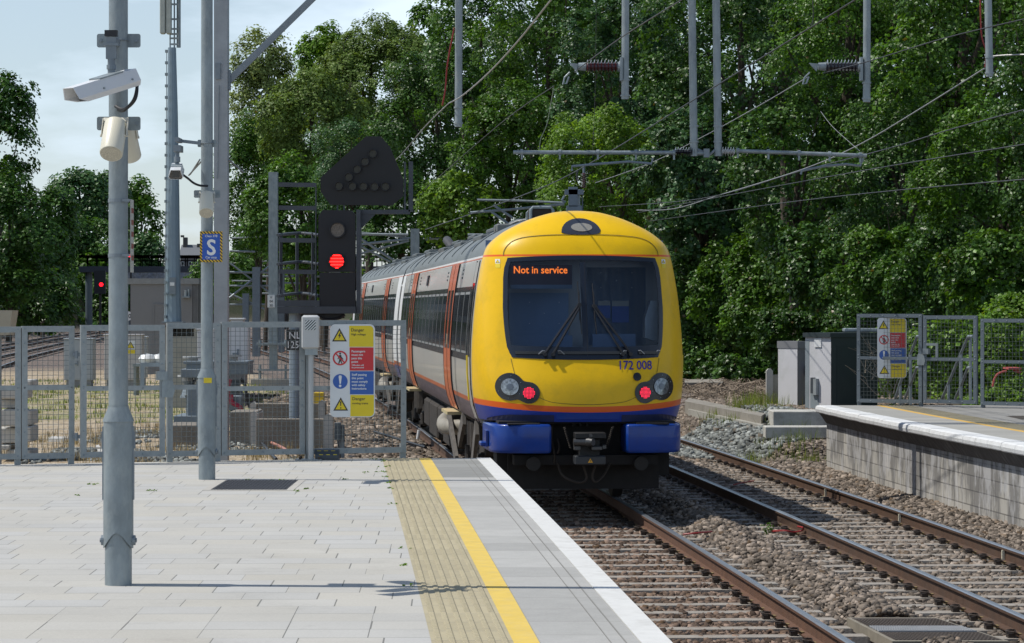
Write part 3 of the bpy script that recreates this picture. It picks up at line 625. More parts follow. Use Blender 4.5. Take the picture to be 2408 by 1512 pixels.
# ------------------------------------------------------------ the train
YEL = mat('train_yellow', (.78,.475,.004), .38, 0, .06, 1.3, 0, coat=.08, spec=.25, dirt=(.42,.29,.02), dscale=2.2, damt=.35)
def livery():
    m = YEL.copy(); m.name = 'cab_livery'; n = m.node_tree.nodes; l = m.node_tree.links; b = n['Principled BSDF']
    src = b.inputs['Base Color'].links[0].from_socket
    tc = n.new('ShaderNodeTexCoord'); sx = n.new('ShaderNodeSeparateXYZ'); l.new(tc.outputs['Object'], sx.inputs[0])
    def M(op, a, b_=None, c=None):
        q = n.new('ShaderNodeMath'); q.operation = op
        for i, s in enumerate((a, b_, c)):
            if s is None: continue
            if isinstance(s, (int, float)): q.inputs[i].default_value = s
            else: l.new(s, q.inputs[i])
        return q.outputs[0]
    x2 = M('MULTIPLY', sx.outputs['X'], sx.outputs['X']); zc = M('MULTIPLY_ADD', x2, .045, 1.272); dz = M('SUBTRACT', sx.outputs['Z'], zc)
    band = M('LESS_THAN', M('ABSOLUTE', dz), .036); below = M('LESS_THAN', dz, -.036)
    line = M('LESS_THAN', M('ABSOLUTE', M('SUBTRACT', sx.outputs['Z'], 3.19)), .0125)
    org = M('MAXIMUM', band, line)
    def mixc(f, a, col):
        q = n.new('ShaderNodeMix'); q.data_type = 'RGBA'; l.new(f, q.inputs['Factor']); l.new(a, q.inputs['A']); q.inputs['B'].default_value = (*col, 1); return q.outputs['Result']
    o1 = mixc(org, src, (.70,.115,.012)); o2 = mixc(below, o1, (.008,.035,.26)); l.new(o2, b.inputs['Base Color'])
    return m
LIV = livery()
BLUE = mat('train_blue', (.004,.042,.26), .30, 0, .08, 3, coat=.2, spec=.35, dirt=(.02,.03,.12), dscale=4, damt=.4)
ORNG = mat('train_orange', (.50,.10,.018), .35, 0, .05, 4, coat=.2)
SILV = mat('train_pale_grey', (.44,.43,.40), .35, .15, .05, 3, coat=.2, dirt=(.30,.28,.24), dscale=1.5, damt=.3)
PURP = mat('train_lower_skirt', (.085,.065,.085), .45, 0, .35, 5, 0, dirt=(.20,.16,.17), dscale=3, damt=.5, stretch=(1, .5, 5))
ROOF = mat('train_roof', (.14,.16,.165), .55, 0, .12, 2, dirt=(.08,.09,.09), dscale=3, damt=.4)
WBAND = mat('window_band', (.012,.014,.016), .15, 0, .1)
WFR = mat('window_rubber', (.20,.21,.21), .5)
GLASSD = mat('dark_window_glass', (.02,.025,.028), .06, 0, .1, spec=.8)
UNDER = mat('underframe_grime', (.026,.021,.017), .85, 0, .35, 8, .3, 40, dirt=(.075,.06,.045), dscale=6, damt=.5)
UNDERD = mat('underframe_black', (.012,.011,.011), .8, 0, .3, 8)
ALPHA = math.atan(.084); TO = Vector((.949, 35.1, 0))
train = thing('passenger_train', TO, 'two car passenger train with yellow front, blue bumpers and orange doors', 'train', rz=ALPHA, local=True)
PROF = [(1.215,1.05),(1.265,1.15),(1.325,1.40),(1.345,1.75),(1.34,2.1),(1.30,2.6),(1.25,2.95),(1.20,3.19),(1.145,3.32),(1.03,3.435),(.87,3.54),(.60,3.665),(.33,3.745),(.15,3.770),(0,3.775)]
def catmull(pts, per=8):
    out = []
    for i in range(len(pts)-1):
        p = [np.array(pts[max(i-1, 0)]), np.array(pts[i]), np.array(pts[i+1]), np.array(pts[min(i+2, len(pts)-1)])]
        for k in range(per):
            t = k/per; out.append(.5*((2*p[1])+(-p[0]+p[2])*t+(2*p[0]-5*p[1]+4*p[2]-p[3])*t*t+(-p[0]+3*p[1]-3*p[2]+p[3])*t**3))
    out.append(np.array(pts[-1])); return np.array(out)
PD = catmull(PROF)
pz = np.maximum.accumulate(PD[:, 1]+np.arange(len(PD))*1e-7)
def Wz(z): return float(np.interp(z, pz, PD[:, 0]))
T0 = catmull([(.16,1.0),(.12,1.12),(.10,1.28),(.14,1.6),(.27,1.95),(.45,2.5),(.70,3.17),(.83,3.42),(.98,3.57),(1.18,3.69),(1.32,3.745),(1.5,3.775)])
tz = np.maximum.accumulate(T0[:, 1]+np.arange(len(T0))*1e-7)
def Tf(x, z):
    t0 = float(np.interp(z, tz, T0[:, 0])); w = max(Wz(z), 1e-4); r = min(abs(x)/w, 1)
    return t0 + (1.5-t0)*(1-(1-r**2.7)**(1/2.7))
def xw(z): return float(np.interp(z, [1.88,1.905,1.93,1.97,2.2,2.5,2.93,3.12,3.16,3.18], [.90,.925,.945,.955,.985,1.0,.985,.962,.95,.925]))
def ztop(x): return 3.178-.028*(x/.95)**2
def zbot(x): return 1.895+.03*(x/.95)**2
# front shell
mb = MB(); nz_, nr = 120, 96
zs = [1.12 + (3.77-1.12)*math.sin(math.pi/2*i/nz_)**1.0 if False else 1.12+(3.7745-1.12)*(1-(1-i/nz_)**1.5) for i in range(nz_+1)]
rs = [math.sin(-math.pi/2+math.pi*j/nr) for j in range(nr+1)]
vs = []
for z in zs:
    w = Wz(z)
    for r_ in rs: vs.append((r_*w, Tf(r_*w, z), z))
fs = []
for i in range(nz_):
    for j in range(nr):
        c = [vs[i*(nr+1)+j], vs[i*(nr+1)+j+1], vs[(i+1)*(nr+1)+j+1], vs[(i+1)*(nr+1)+j]]
        cx = sum(p[0] for p in c)/4; cz = sum(p[2] for p in c)/4
        if abs(cx) < xw(cz)-.025 and zbot(cx)+.03 < cz < ztop(cx)-.025: continue
        fs.append((i*(nr+1)+j, i*(nr+1)+j+1, (i+1)*(nr+1)+j+1, (i+1)*(nr+1)+j))
mb.add(vs, fs); shell = mb.build('cab_shell', LIV, train, smooth=True)
def front_patch(name, a0, a1, b0, b1, off, m, parent, n=24, k=12, thick=.0, full=True):
    mb = MB(); vs = []
    for i in range(k+1):
        b = b0+(b1-b0)*i/k
        for j in range(n+1):
            a = a0+(a1-a0)*j/n; zl = 1.895+b*(3.178-1.895); x = a*xw(zl); z = zbot(x)+(ztop(x)-zbot(x))*b
            vs.append((x, Tf(x, z)-off, z))
    mb.add(vs, [(i*(n+1)+j, i*(n+1)+j+1, (i+1)*(n+1)+j+1, (i+1)*(n+1)+j) for i in range(k) for j in range(n)])
    return mb.build(name, m, parent, smooth=True) if name else mb
def strip_on_front(mb, pts, w, off=.004, m=0, th=.0):
    """thin ribbon along a line of (x, z) points on the cab front"""
    L = []; Rr = []
    for i, (x, z) in enumerate(pts):
        x0, z0 = pts[max(i-1, 0)]; x1, z1 = pts[min(i+1, len(pts)-1)]
        dx, dz = x1-x0, z1-z0; q = math.hypot(dx, dz) or 1; nx_, nz2 = -dz/q*w/2, dx/q*w/2
        for Lst, s in ((L, 1), (Rr, -1)): X, Z = x+nx_*s, z+nz2*s; Lst.append((X, Tf(X, Z)-off, Z))
    n = len(pts); mb.add(L+Rr, [(i, i+1, n+i+1, n+i) for i in range(n-1)], m)
def disc_on_front(mb, x, z, poly, off, m=0):
    pts = [(x+a, z+b) for a, b in poly]; n = len(pts); c = (x, Tf(x, z)-off, z)
    inner = [(x+(a-x)*.5, Tf(x+(a-x)*.5, z+(b-z)*.5)-off, z+(b-z)*.5) for a, b in pts]
    outer = [(a, Tf(a, b)-off, b) for a, b in pts]
    skirt = [(a, Tf(a, b)+.004, b) for a, b in pts]
    mb.add([c]+inner+outer+skirt, [(0, 1+i, 1+(i+1) % n) for i in range(n)] + [(1+i, 1+n+i, 1+n+(i+1) % n, 1+(i+1) % n) for i in range(n)] + [(1+n+i, 1+2*n+i, 1+2*n+(i+1) % n, 1+n+(i+1) % n) for i in range(n)], m)
def circ(r, n=24, cx=0, cz=0): return [(cx+r*math.cos(2*math.pi*i/n), cz+r*math.sin(2*math.pi*i/n)) for i in range(n)]
def glass_mat():
    m = bpy.data.materials.new('windscreen_glass'); m.use_nodes = True; n = m.node_tree.nodes; l = m.node_tree.links; n.remove(n['Principled BSDF'])
    tr = n.new('ShaderNodeBsdfTransparent'); tr.inputs['Color'].default_value = (.54,.61,.71,1); gl = n.new('ShaderNodeBsdfGlossy'); gl.inputs['Roughness'].default_value = .03; gl.inputs['Color'].default_value = (.8,.9,1,1)
    fr = n.new('ShaderNodeFresnel'); fr.inputs['IOR'].default_value = 1.45; mx_ = n.new('ShaderNodeMixShader'); l.new(fr.outputs[0], mx_.inputs['Fac']); l.new(tr.outputs[0], mx_.inputs[1]); l.new(gl.outputs[0], mx_.inputs[2]); l.new(mx_.outputs[0], n['Material Output'].inputs['Surface'])
    return m
WSG = glass_mat()
ws = front_patch('windscreen', -1, 1, 0, 1, .006, WSG, train, n=40, k=24)
FRM = mat('windscreen_frame', (.014,.019,.03), .16, 0, .05)
mb = MB()
for a in ((-1.012,-.955,-.008,1.008),(.955,1.012,-.008,1.008),(-.956,.956,.965,1.008),(-.956,.956,-.008,.115),(-.045,.03,.115,.94)):
    q = front_patch(None, *a, .010, None, None, n=20, k=10); mb.add(q.v, q.f)
mb.build('windscreen_frame', FRM, ws, smooth=True)
mb = MB(); strip_on_front(mb, [(0.012, 1.93+i*.06) for i in range(21)], .008, .012); mb.build('centre_joint', BLACK, ws)
# lower trim with brackets
mb = MB()
for xa, xb in ((-.88,-.53),(-.36,.50),(.66,.92)):
    n = 10
    for i in range(n):
        x0, x1 = xa+(xb-xa)*i/n, xa+(xb-xa)*(i+1)/n
        y0, y1 = Tf(x0, 1.97), Tf(x1, 1.97)
        mb.add([(x0,y0-.035,1.955),(x1,y1-.035,1.955),(x1,y1-.035,1.99),(x0,y0-.035,1.99),(x0,y0-.01,1.955),(x1,y1-.01,1.955),(x1,y1-.01,1.99),(x0,y0-.01,1.99)], [(0,1,2,3),(3,2,6,7),(0,4,5,1)])
mb.build('scuttle_trim', mat('trim_dark', (.03,.036,.045), .35), ws)
mb = MB()
for x, s in ((-.55,1),(-.33,-1),(.47,1),(.68,-1),(.91,1)): mb.tube([(x-.05*s, Tf(x,1.97)-.04, 1.955),(x, Tf(x,1.97)-.04, 2.0),(x+.03*s, Tf(x,1.99)-.04, 1.995)], .006, 5)
mb.build('trim_bracket', mat('bracket_grey', (.35,.36,.38), .4, .3), ws)
# cab interior seen through the glass
CABW = mat('cab_wall', (.13,.19,.32), .7, 0, .05); CABP = mat('cab_panel', (.22,.30,.42), .6, 0, .05)
mb = MB(); mb.box(-1.15, 1.15, 1.7, 1.74, 1.45, 3.4); mb.box(-1.15, 1.15, .9, 1.72, 1.78, 1.84); mb.build('cab_bulkhead', CABW, train)
mb = MB(); mb.box(-.88,-.12,1.30,1.33,2.0,2.72); mb.box(.13,.90,1.5,1.53,2.05,3.05); mb.box(-.9,-.1,1.0,1.03,2.0,2.18); mb.box(.15,.7,.95,.98,2.02,2.2); mb.build('cab_panels', CABP, train)
mb = MB()
for a in ((-.62,2.60),(-.24,2.60),(-.43,2.46),(-.62,2.33),(-.24,2.33)): mb.box(a[0]-.006, a[0]+.006, 1.292, 1.30, a[1]-.006, a[1]+.006)
for a in ((.32,2.98),(.72,2.98),(.52,2.88),(.32,2.79),(.72,2.79)): mb.box(a[0]-.006, a[0]+.006, 1.492, 1.5, a[1]-.006, a[1]+.006)
mb.build('panel_screw_heads', WHITE, train)
mb = MB(); mb.box(.28,.44,1.48,1.497,2.40,2.62); mb.box(.46,.68,1.48,1.497,2.34,2.62); mb.build('cab_notice', mat('notice_blue', (.10,.16,.42), .6), train)
mb = MB(); mb.box(.28,.44,1.475,1.48,2.56,2.62); mb.box(.46,.68,1.475,1.48,2.55,2.62); mb.build('cab_notice_header', mat('notice_cream', (.45,.43,.36), .6), train)
mb = MB(); mb.prism([(.80,2.15),(.96,2.1),(.95,2.62),(.87,2.62),(.80,2.4)], .80, 1.02); mb.build('cab_seat_back', mat('seat_pale', (.62,.66,.64), .6), train)
mb = MB(); mb.prism([(.62,1.99),(.74,1.96),(.69,2.03)], .78, .80); mb.build('paper', WHITE, train)
# destination display with its letters
dsp = MB(); dsp.box(-.90,-.12,.86,.95,2.82,3.07); dsp = dsp.build('destination_display', mat('display_panel', (.10,.055,.05), .5), train)
mb = MB(T=lambda p: (p[0], p[1], p[2])); add_text(mb, 'Not in service', .128, -.865, 2.965, .852, 0, .93); mb.build('lettering', emit('led_orange', (1,.20,.02), 1.9), dsp)
mb = MB(); mb.box(-.90,-.12,.84,.95,2.77,2.82); mb.build('display_shelf', mat('display_shelf', (.14,.20,.26), .4), dsp)
# panel seams on the nose
SEAM = mat('panel_seam', (.16,.11,.012), .7)
arch = [(-.985,3.19),(-.975,3.25),(-.93,3.32),(-.85,3.38),(-.72,3.42),(-.5,3.443),(-.25,3.453),(0,3.456)]; arch += [(-x, z) for x, z in arch[-2::-1]]
arch2 = [(float(a), float(b)) for a, b in catmull(arch, 5)]
mb = MB(); strip_on_front(mb, arch2, .009, .008); mb.build('panel_seam', SEAM, shell)
low = [(-.93,1.90),(-.90,1.75),(-.86,1.62)]; low = [(float(a), float(b)) for a, b in catmull(low, 6)]
for sg_ in (1, -1): mb = MB(); strip_on_front(mb, [(sg_*x, z) for x, z in low], .006, .007); mb.build('panel_seam', SEAM, shell)
mb = MB()
lo2 = [(-.60,1.42),(-.45,1.365),(-.2,1.34),(0,1.335),(.2,1.34),(.45,1.365),(.60,1.42)]; lo2 = [(float(a), float(b)) for a, b in catmull(lo2, 5)]; strip_on_front(mb, lo2, .006, .008)
mb.build('panel_seam', SEAM, shell)
# marker lamp above the windscreen
mb = MB(); disc_on_front(mb, 0, 3.55, [(.252*math.cos(t)*(1 if math.sin(t) > 0 else .93), -.07+(.19*math.sin(t) if math.sin(t) > 0 else .028*math.sin(t))) for t in np.linspace(0, 2*math.pi, 33)[:-1]], .012)
ml = mb.build('marker_lamp', mat('lamp_housing', (.03,.035,.05), .25), train)
LENS = mat('lamp_lens', (.30,.28,.24), .12, .2, .25, 60, spec=1, stretch=(6, 1, .4))
mb = MB(); disc_on_front(mb, 0.01, 3.56, [(.135*math.cos(t), -.01+.055*math.sin(t)) for t in np.linspace(0, 2*math.pi, 25)[:-1]], .02); mb.build('lens', LENS, ml)
# headlight clusters
HBLK = mat('headlight_housing', (.012,.012,.014), .2, 0, .1); REDL = emit('tail_red', (1,.02,.07), 2.4); REDB = mat('tail_lens', (.25,.01,.03), .2)
CLEAR = mat('clear_lens', (.20,.22,.24), .08, .5, .8, 30, spec=1)
for s in (-1, 1):
    cx, cz, r1, tx, tz_, r2 = .95, 1.55, .172, .725, 1.478, .134
    out = []
    for k in range(48):        # smooth hull around two circles
        a = 2*math.pi*k/48; dx, dz = math.cos(a), math.sin(a); ox, oz = (cx+tx)/2+.03, (cz+tz_)/2+.01
        best = 0
        for q in np.linspace(0, 1, 21):
            px, pz_ = cx+(tx-cx)*q, cz+(tz_-cz)*q; rr = r1+(r2-r1)*q - .030*math.sin(math.pi*q)
            bx, bz = px-ox, pz_-oz; bq = bx*dx+bz*dz; dd = bq*bq-(bx*bx+bz*bz-rr*rr)
            if dd > 0: best = max(best, bq+math.sqrt(dd))
        out.append((s*(ox+dx*best), oz+dz*best))
    mb = MB(); x0, z0 = s*((cx+tx)/2+.03), (cz+tz_)/2+.01; disc_on_front(mb, x0, z0, [(a-x0, b-z0) for a, b in out], .014)
    h = mb.build('headlight_cluster', HBLK, train)
    mb = MB(); disc_on_front(mb, s*cx, cz, circ(.104, 28), .026); mb.build('headlamp_lens', CLEAR, h, smooth=True)
    mb = MB(); disc_on_front(mb, s*cx, cz, circ(.04, 16), .032); mb.build('headlamp_bulb', mat('bulb', (.12,.13,.15), .1, .7), h)
    mb = MB(); disc_on_front(mb, s*tx, tz_, circ(.072, 24), .022); mb.build('tail_lamp', REDB, h)
    mb = MB()
    for i in range(-4, 5):
        for j in range(-4, 5):
            if i*i+j*j <= 18.5:
                x, z = s*tx+i*.0165, tz_+j*.0165; y = Tf(x, z)-.026; mb.add([(x-.004,y,z-.004),(x+.004,y,z-.004),(x+.004,y,z+.004),(x-.004,y,z+.004)], [(0,1,2,3)])
    mb.build('tail_lamp_diodes', REDL, h)
    mb = MB()
    for k in range(6): a = k*1.05+.4; mb.cyl((s*cx+.14*math.cos(a), Tf(s*cx+.14*math.cos(a), cz+.14*math.sin(a))-.02, cz+.14*math.sin(a)), (s*cx+.14*math.cos(a), Tf(s*cx+.14*math.cos(a), cz+.14*math.sin(a))-.008, cz+.14*math.sin(a)), .006, n=6)
    mb.build('housing_screws', GALV, h)
mb = MB(); disc_on_front(mb, .625, 1.675, circ(.052, 20), .02); mb.build('horn_cover', HBLK, train)
# fleet number
mb = MB(T=lambda p: (p[0], Tf(p[0], p[2])-.008, p[2])); add_text(mb, '172 008', .155, .605, 1.765, 0, 0, .88, 'c'); mb.build('fleet_number', mat('number_blue', (.035,.02,.25), .5), shell)
def warn_tri(mb, x, z, r, y=lambda x, z: 0, my=0, mk=1):
    """yellow warning triangle with black rim and bolt in the x-z plane"""
    def T_(pts, m, o): n = len(pts); mb.add([(a, y(a, b)-o, b) for a, b in pts], [tuple(range(n))], m)
    def tri(k): return [(x-r*k*.98, z-r*k*.56), (x+r*k*.98, z-r*k*.56), (x, z+r*k*1.14)]
    T_(tri(1), mk, .0); T_(tri(.76), my, .0015)
def bolt(mb, x, z, r, y=lambda x, z: 0, m=1):
    p = [(.12,.62),(-.22,.02),(.0,.06),(-.12,-.38),(.22,.22),(.02,.18),(.26,.62)]; p = [(x+a*r, z+(b-.05)*r) for a, b in p]
    mb.add([(a, y(a, b)-.003, b) for a, b in p], [(0,1,2,5,6),(2,3,4,5)], m)
STY = mat('sticker_yellow', (.72,.55,.02), .5, 0, .03); 
for s in (-1, 1):
    x, z = s*1.055, 3.09; mb = MB()
    for (a, b, c_, d, mi) in ((-.028,.028,.0,.055,0),(-.028,.028,-.055,.0,1)): 
        pts = [(x+a, z+c_),(x+b, z+c_),(x+b, z+d),(x+a, z+d)]; mb.add([(p, Tf(p, q)-.006, q) for p, q in pts], [(0,1,2,3)], mi)
    warn_tri(mb, x, z+.022, .024, lambda p, q: Tf(p, q)-.009, 1, 2)
    mb.build('warning_sticker', [WHITE, STY, BLACK], shell)
# wipers
for s in (-1, 1):
    wp = MB(); px = -.47 if s < 0 else .50
    def F_(x, z, o=.05): return (x, Tf(x, z)-o, z)
    j = (-.075, 2.565) if s < 0 else (.11, 2.55)
    for dx in (-.055, .055): wp.tube([F_(px+dx*.9, 1.965), F_(px+(j[0]-px)*.25+dx*.8, 1.965+(j[1]-1.965)*.25, .06), F_(j[0]+dx*.25, j[1], .06)], .016, 6)
    wp.cyl(F_(j[0], j[1], .085), F_(j[0], j[1], .03), .028, n=10)
    for dx in (-.05, .05): wp.cyl(F_(px+dx, 1.955, .08), F_(px+dx, 1.955, .01), .024, n=10)
    w = wp.build('wiper_arm', BLACK, train)
    mb = MB(); b0, b1 = ((-.085, 2.86),(-.055, 2.20)) if s < 0 else ((.10, 2.84),(.13, 2.20))
    mb.tube([F_(b0[0], b0[1], .03), F_((b0[0]+b1[0])/2, (b0[1]+b1[1])/2, .035), F_(b1[0], b1[1], .03)], [.005,.011,.005], 6); mb.tube([F_(j[0], 2.72, .045), F_(j[0]+.004, 2.38, .045)], .009, 5); mb.build('wiper_blade', RUBBER, w)
# blue bumper boxes
def bump_plan(s, ins=0.):
    p = [(.465+ins, 1.0),(.465+ins,.03+ins),(.49+ins,.005+ins),(.75,.02+ins),(.98,.07+ins),(1.09-ins*.7,.13+ins),(1.16-ins,.24+ins),(1.20-ins,.45),(1.215-ins,1.35)]
    return [(s*a, b) for a, b in p]
for s in (-1, 1):
    mb = MB(); zl = [(.738,.02),(.755,.006),(.775,0),(1.06,0),(1.08,.006),(1.092,.02)]; vs = []; n = 9
    for z, i_ in zl: vs += [(a, b, z) for a, b in bump_plan(s, i_)]
    mb.add(vs, [(k*n+i, k*n+(i+1) % n, (k+1)*n+(i+1) % n, (k+1)*n+i) for k in range(5) for i in range(n)] + [tuple(range(n)), tuple(5*n+i for i in range(n))])
    bx = mb.build('bumper_box', BLUE, train, smooth=True)
    mb = MB(); mb.box(min(s*.60, s*1.0), max(s*.60, s*1.0), .045, .20, 1.088, 1.105); mb.build('tread_strip', UNDERD, bx)
# step on the near side of the bumper, as a small blue bracket
mb = MB(); mb.box(-1.30,-1.20,.55,.85,.80,.86, bev=.015); mb.box(-1.235,-1.21,.5,.9,.80,1.0); mb.build('side_step', BLUE, train)
mb = MB(); mb.box(-1.1,1.1,.22,1.45,1.095,1.125); mb.build('nose_underside', UNDERD, train)
# lower blue lip shapes, with the recess shade painted beside them
mb = MB()
for i in range(16):
    xa, xb = -.39+i*.04875, -.39+(i+1)*.04875
    mb.add([(xa, Tf(xa,1.2)-.012, 1.225),(xb, Tf(xb,1.2)-.012,1.225),(xb, Tf(xb,1.15)-.012,1.155),(xa, Tf(xa,1.15)-.012,1.155)], [(0,1,2,3)])
mb.build('nose_lip', BLUE, train)
mb = MB()
for s in (-1, 1):
    pts = [(s*(.42+.78*k/14)) for k in range(15)]
    for a, b in zip(pts[:-1], pts[1:]):
        h = lambda x: 1.205-.055*max(0, (abs(x)-.9)/.3)**2
        mb.add([(a, Tf(a,1.2)-.006, h(a)),(b, Tf(b,1.2)-.006, h(b)),(b, Tf(b,1.13)-.006, 1.122),(a, Tf(a,1.13)-.006, 1.122)], [(0,1,2,3)])
mb.build('recess_shade_strip', mat('recess_shade_navy', (.006,.014,.06), .4), train)  # flat strip on the shell; the recess's shade is put into its dark colour
# coupler and front gear
CPL = mat('coupler_steel', (.028,.028,.028), .5, .5, .3, 12)
mb = MB(); mb.box(-.46,.46,.60,1.0,.45,1.10); mb.box(-.95,.95,.62,1.4,.26,.73); mb.box(-1.08,-.95,.75,1.3,.30,.72); mb.box(.95,1.10,.75,1.3,.42,.72); mb.box(-.9,.9,.30,.62,.58,.70); mb.build('obstacle_deflector', UNDERD, train)
cp = MB(); cp.box(-.19,.19,-.18,.05,.925,1.0, bev=.01); cp.box(-.13,.13,-.02,.6,.60,.93, bev=.02); cp = cp.build('coupler', CPL, train, smooth=True)
mb = MB(); mb.cyl((-.21,-.15,.885),(-.02,-.15,.885),.045,.05); mb.cyl((-.03,-.15,.885),(.03,-.2,.885),.06,.045); mb.box(.015,.14,-.2,-.05,.78,.835, bev=.012); mb.box(-.2,-.12,-.16,-.04,.78,.84, bev=.01); mb.box(.15,.2,-.12,.0,.79,.85, bev=.01); mb.cyl((0,-.2,.965),(0,-.17,.965),.022); mb.build('coupler_hook', mat('bare_steel', (.085,.085,.085), .4, .6, .2, 20), cp, smooth=True)
mb = MB(); mb.box(-.19,.19,-.15,.1,.60,.715, bev=.015); ebox = mb.build('electrical_coupler', mat('coupler_box', (.028,.031,.035), .4), cp)
mb = MB(); warn_tri(mb, 0, .648, .042, lambda a, b: -.153, 0, 1); bolt(mb, 0, .648, .036, lambda a, b: -.155); mb.build('warning_triangle', [mat('sticker_orange', (.75,.38,.03), .5), BLACK], ebox)
for s in (-1, 1):
    mb = MB(); mb.tube([(s*.30+ .012*math.cos(k*1.3)-s*.0045*k*.3, .05+.03*math.sin(k*1.3), 1.06-k*.0045) for k in range(60)], .006, 4); mb.build('coupler_spring', UNDER, cp)
mb = MB()
for x in (-.14, -.05, .035): mb.cyl((x,.52,1.065),(x,.60,1.065),.016)
mb.build('bolt_heads', CPL, train)
mb = MB()
for pts in ([(-.42,.4,1.08),(-.43,.35,.9),(-.40,.3,.72),(-.40,.3,.6)],[(-.36,.3,.60),(-.3,.2,.45),(-.12,.1,.37),(-.02,.1,.42),(-.06,.1,.58)],[(.30,.3,.60),(.2,.2,.45),(.09,.1,.38),(.05,.1,.45),(.09,.1,.58)],[(-.36,.35,.9),(-.34,.3,.8),(-.36,.3,.72)]): mb.tube(catmull(pts, 5), .016, 6)
mb.build('brake_hose', mat('hose_brown', (.028,.020,.014), .7), train)
for s in (-1, 1):
    mb = MB(); mb.cyl((s*.67,.16,.60),(s*.67,.40,.60),.086,n=20); mb.cyl((s*.67,.4,.60),(s*.67,.62,.60),.06,n=14); mb.build('round_end_cap', mat('end_cap_grime', (.022,.020,.018), .8), train, smooth=True)

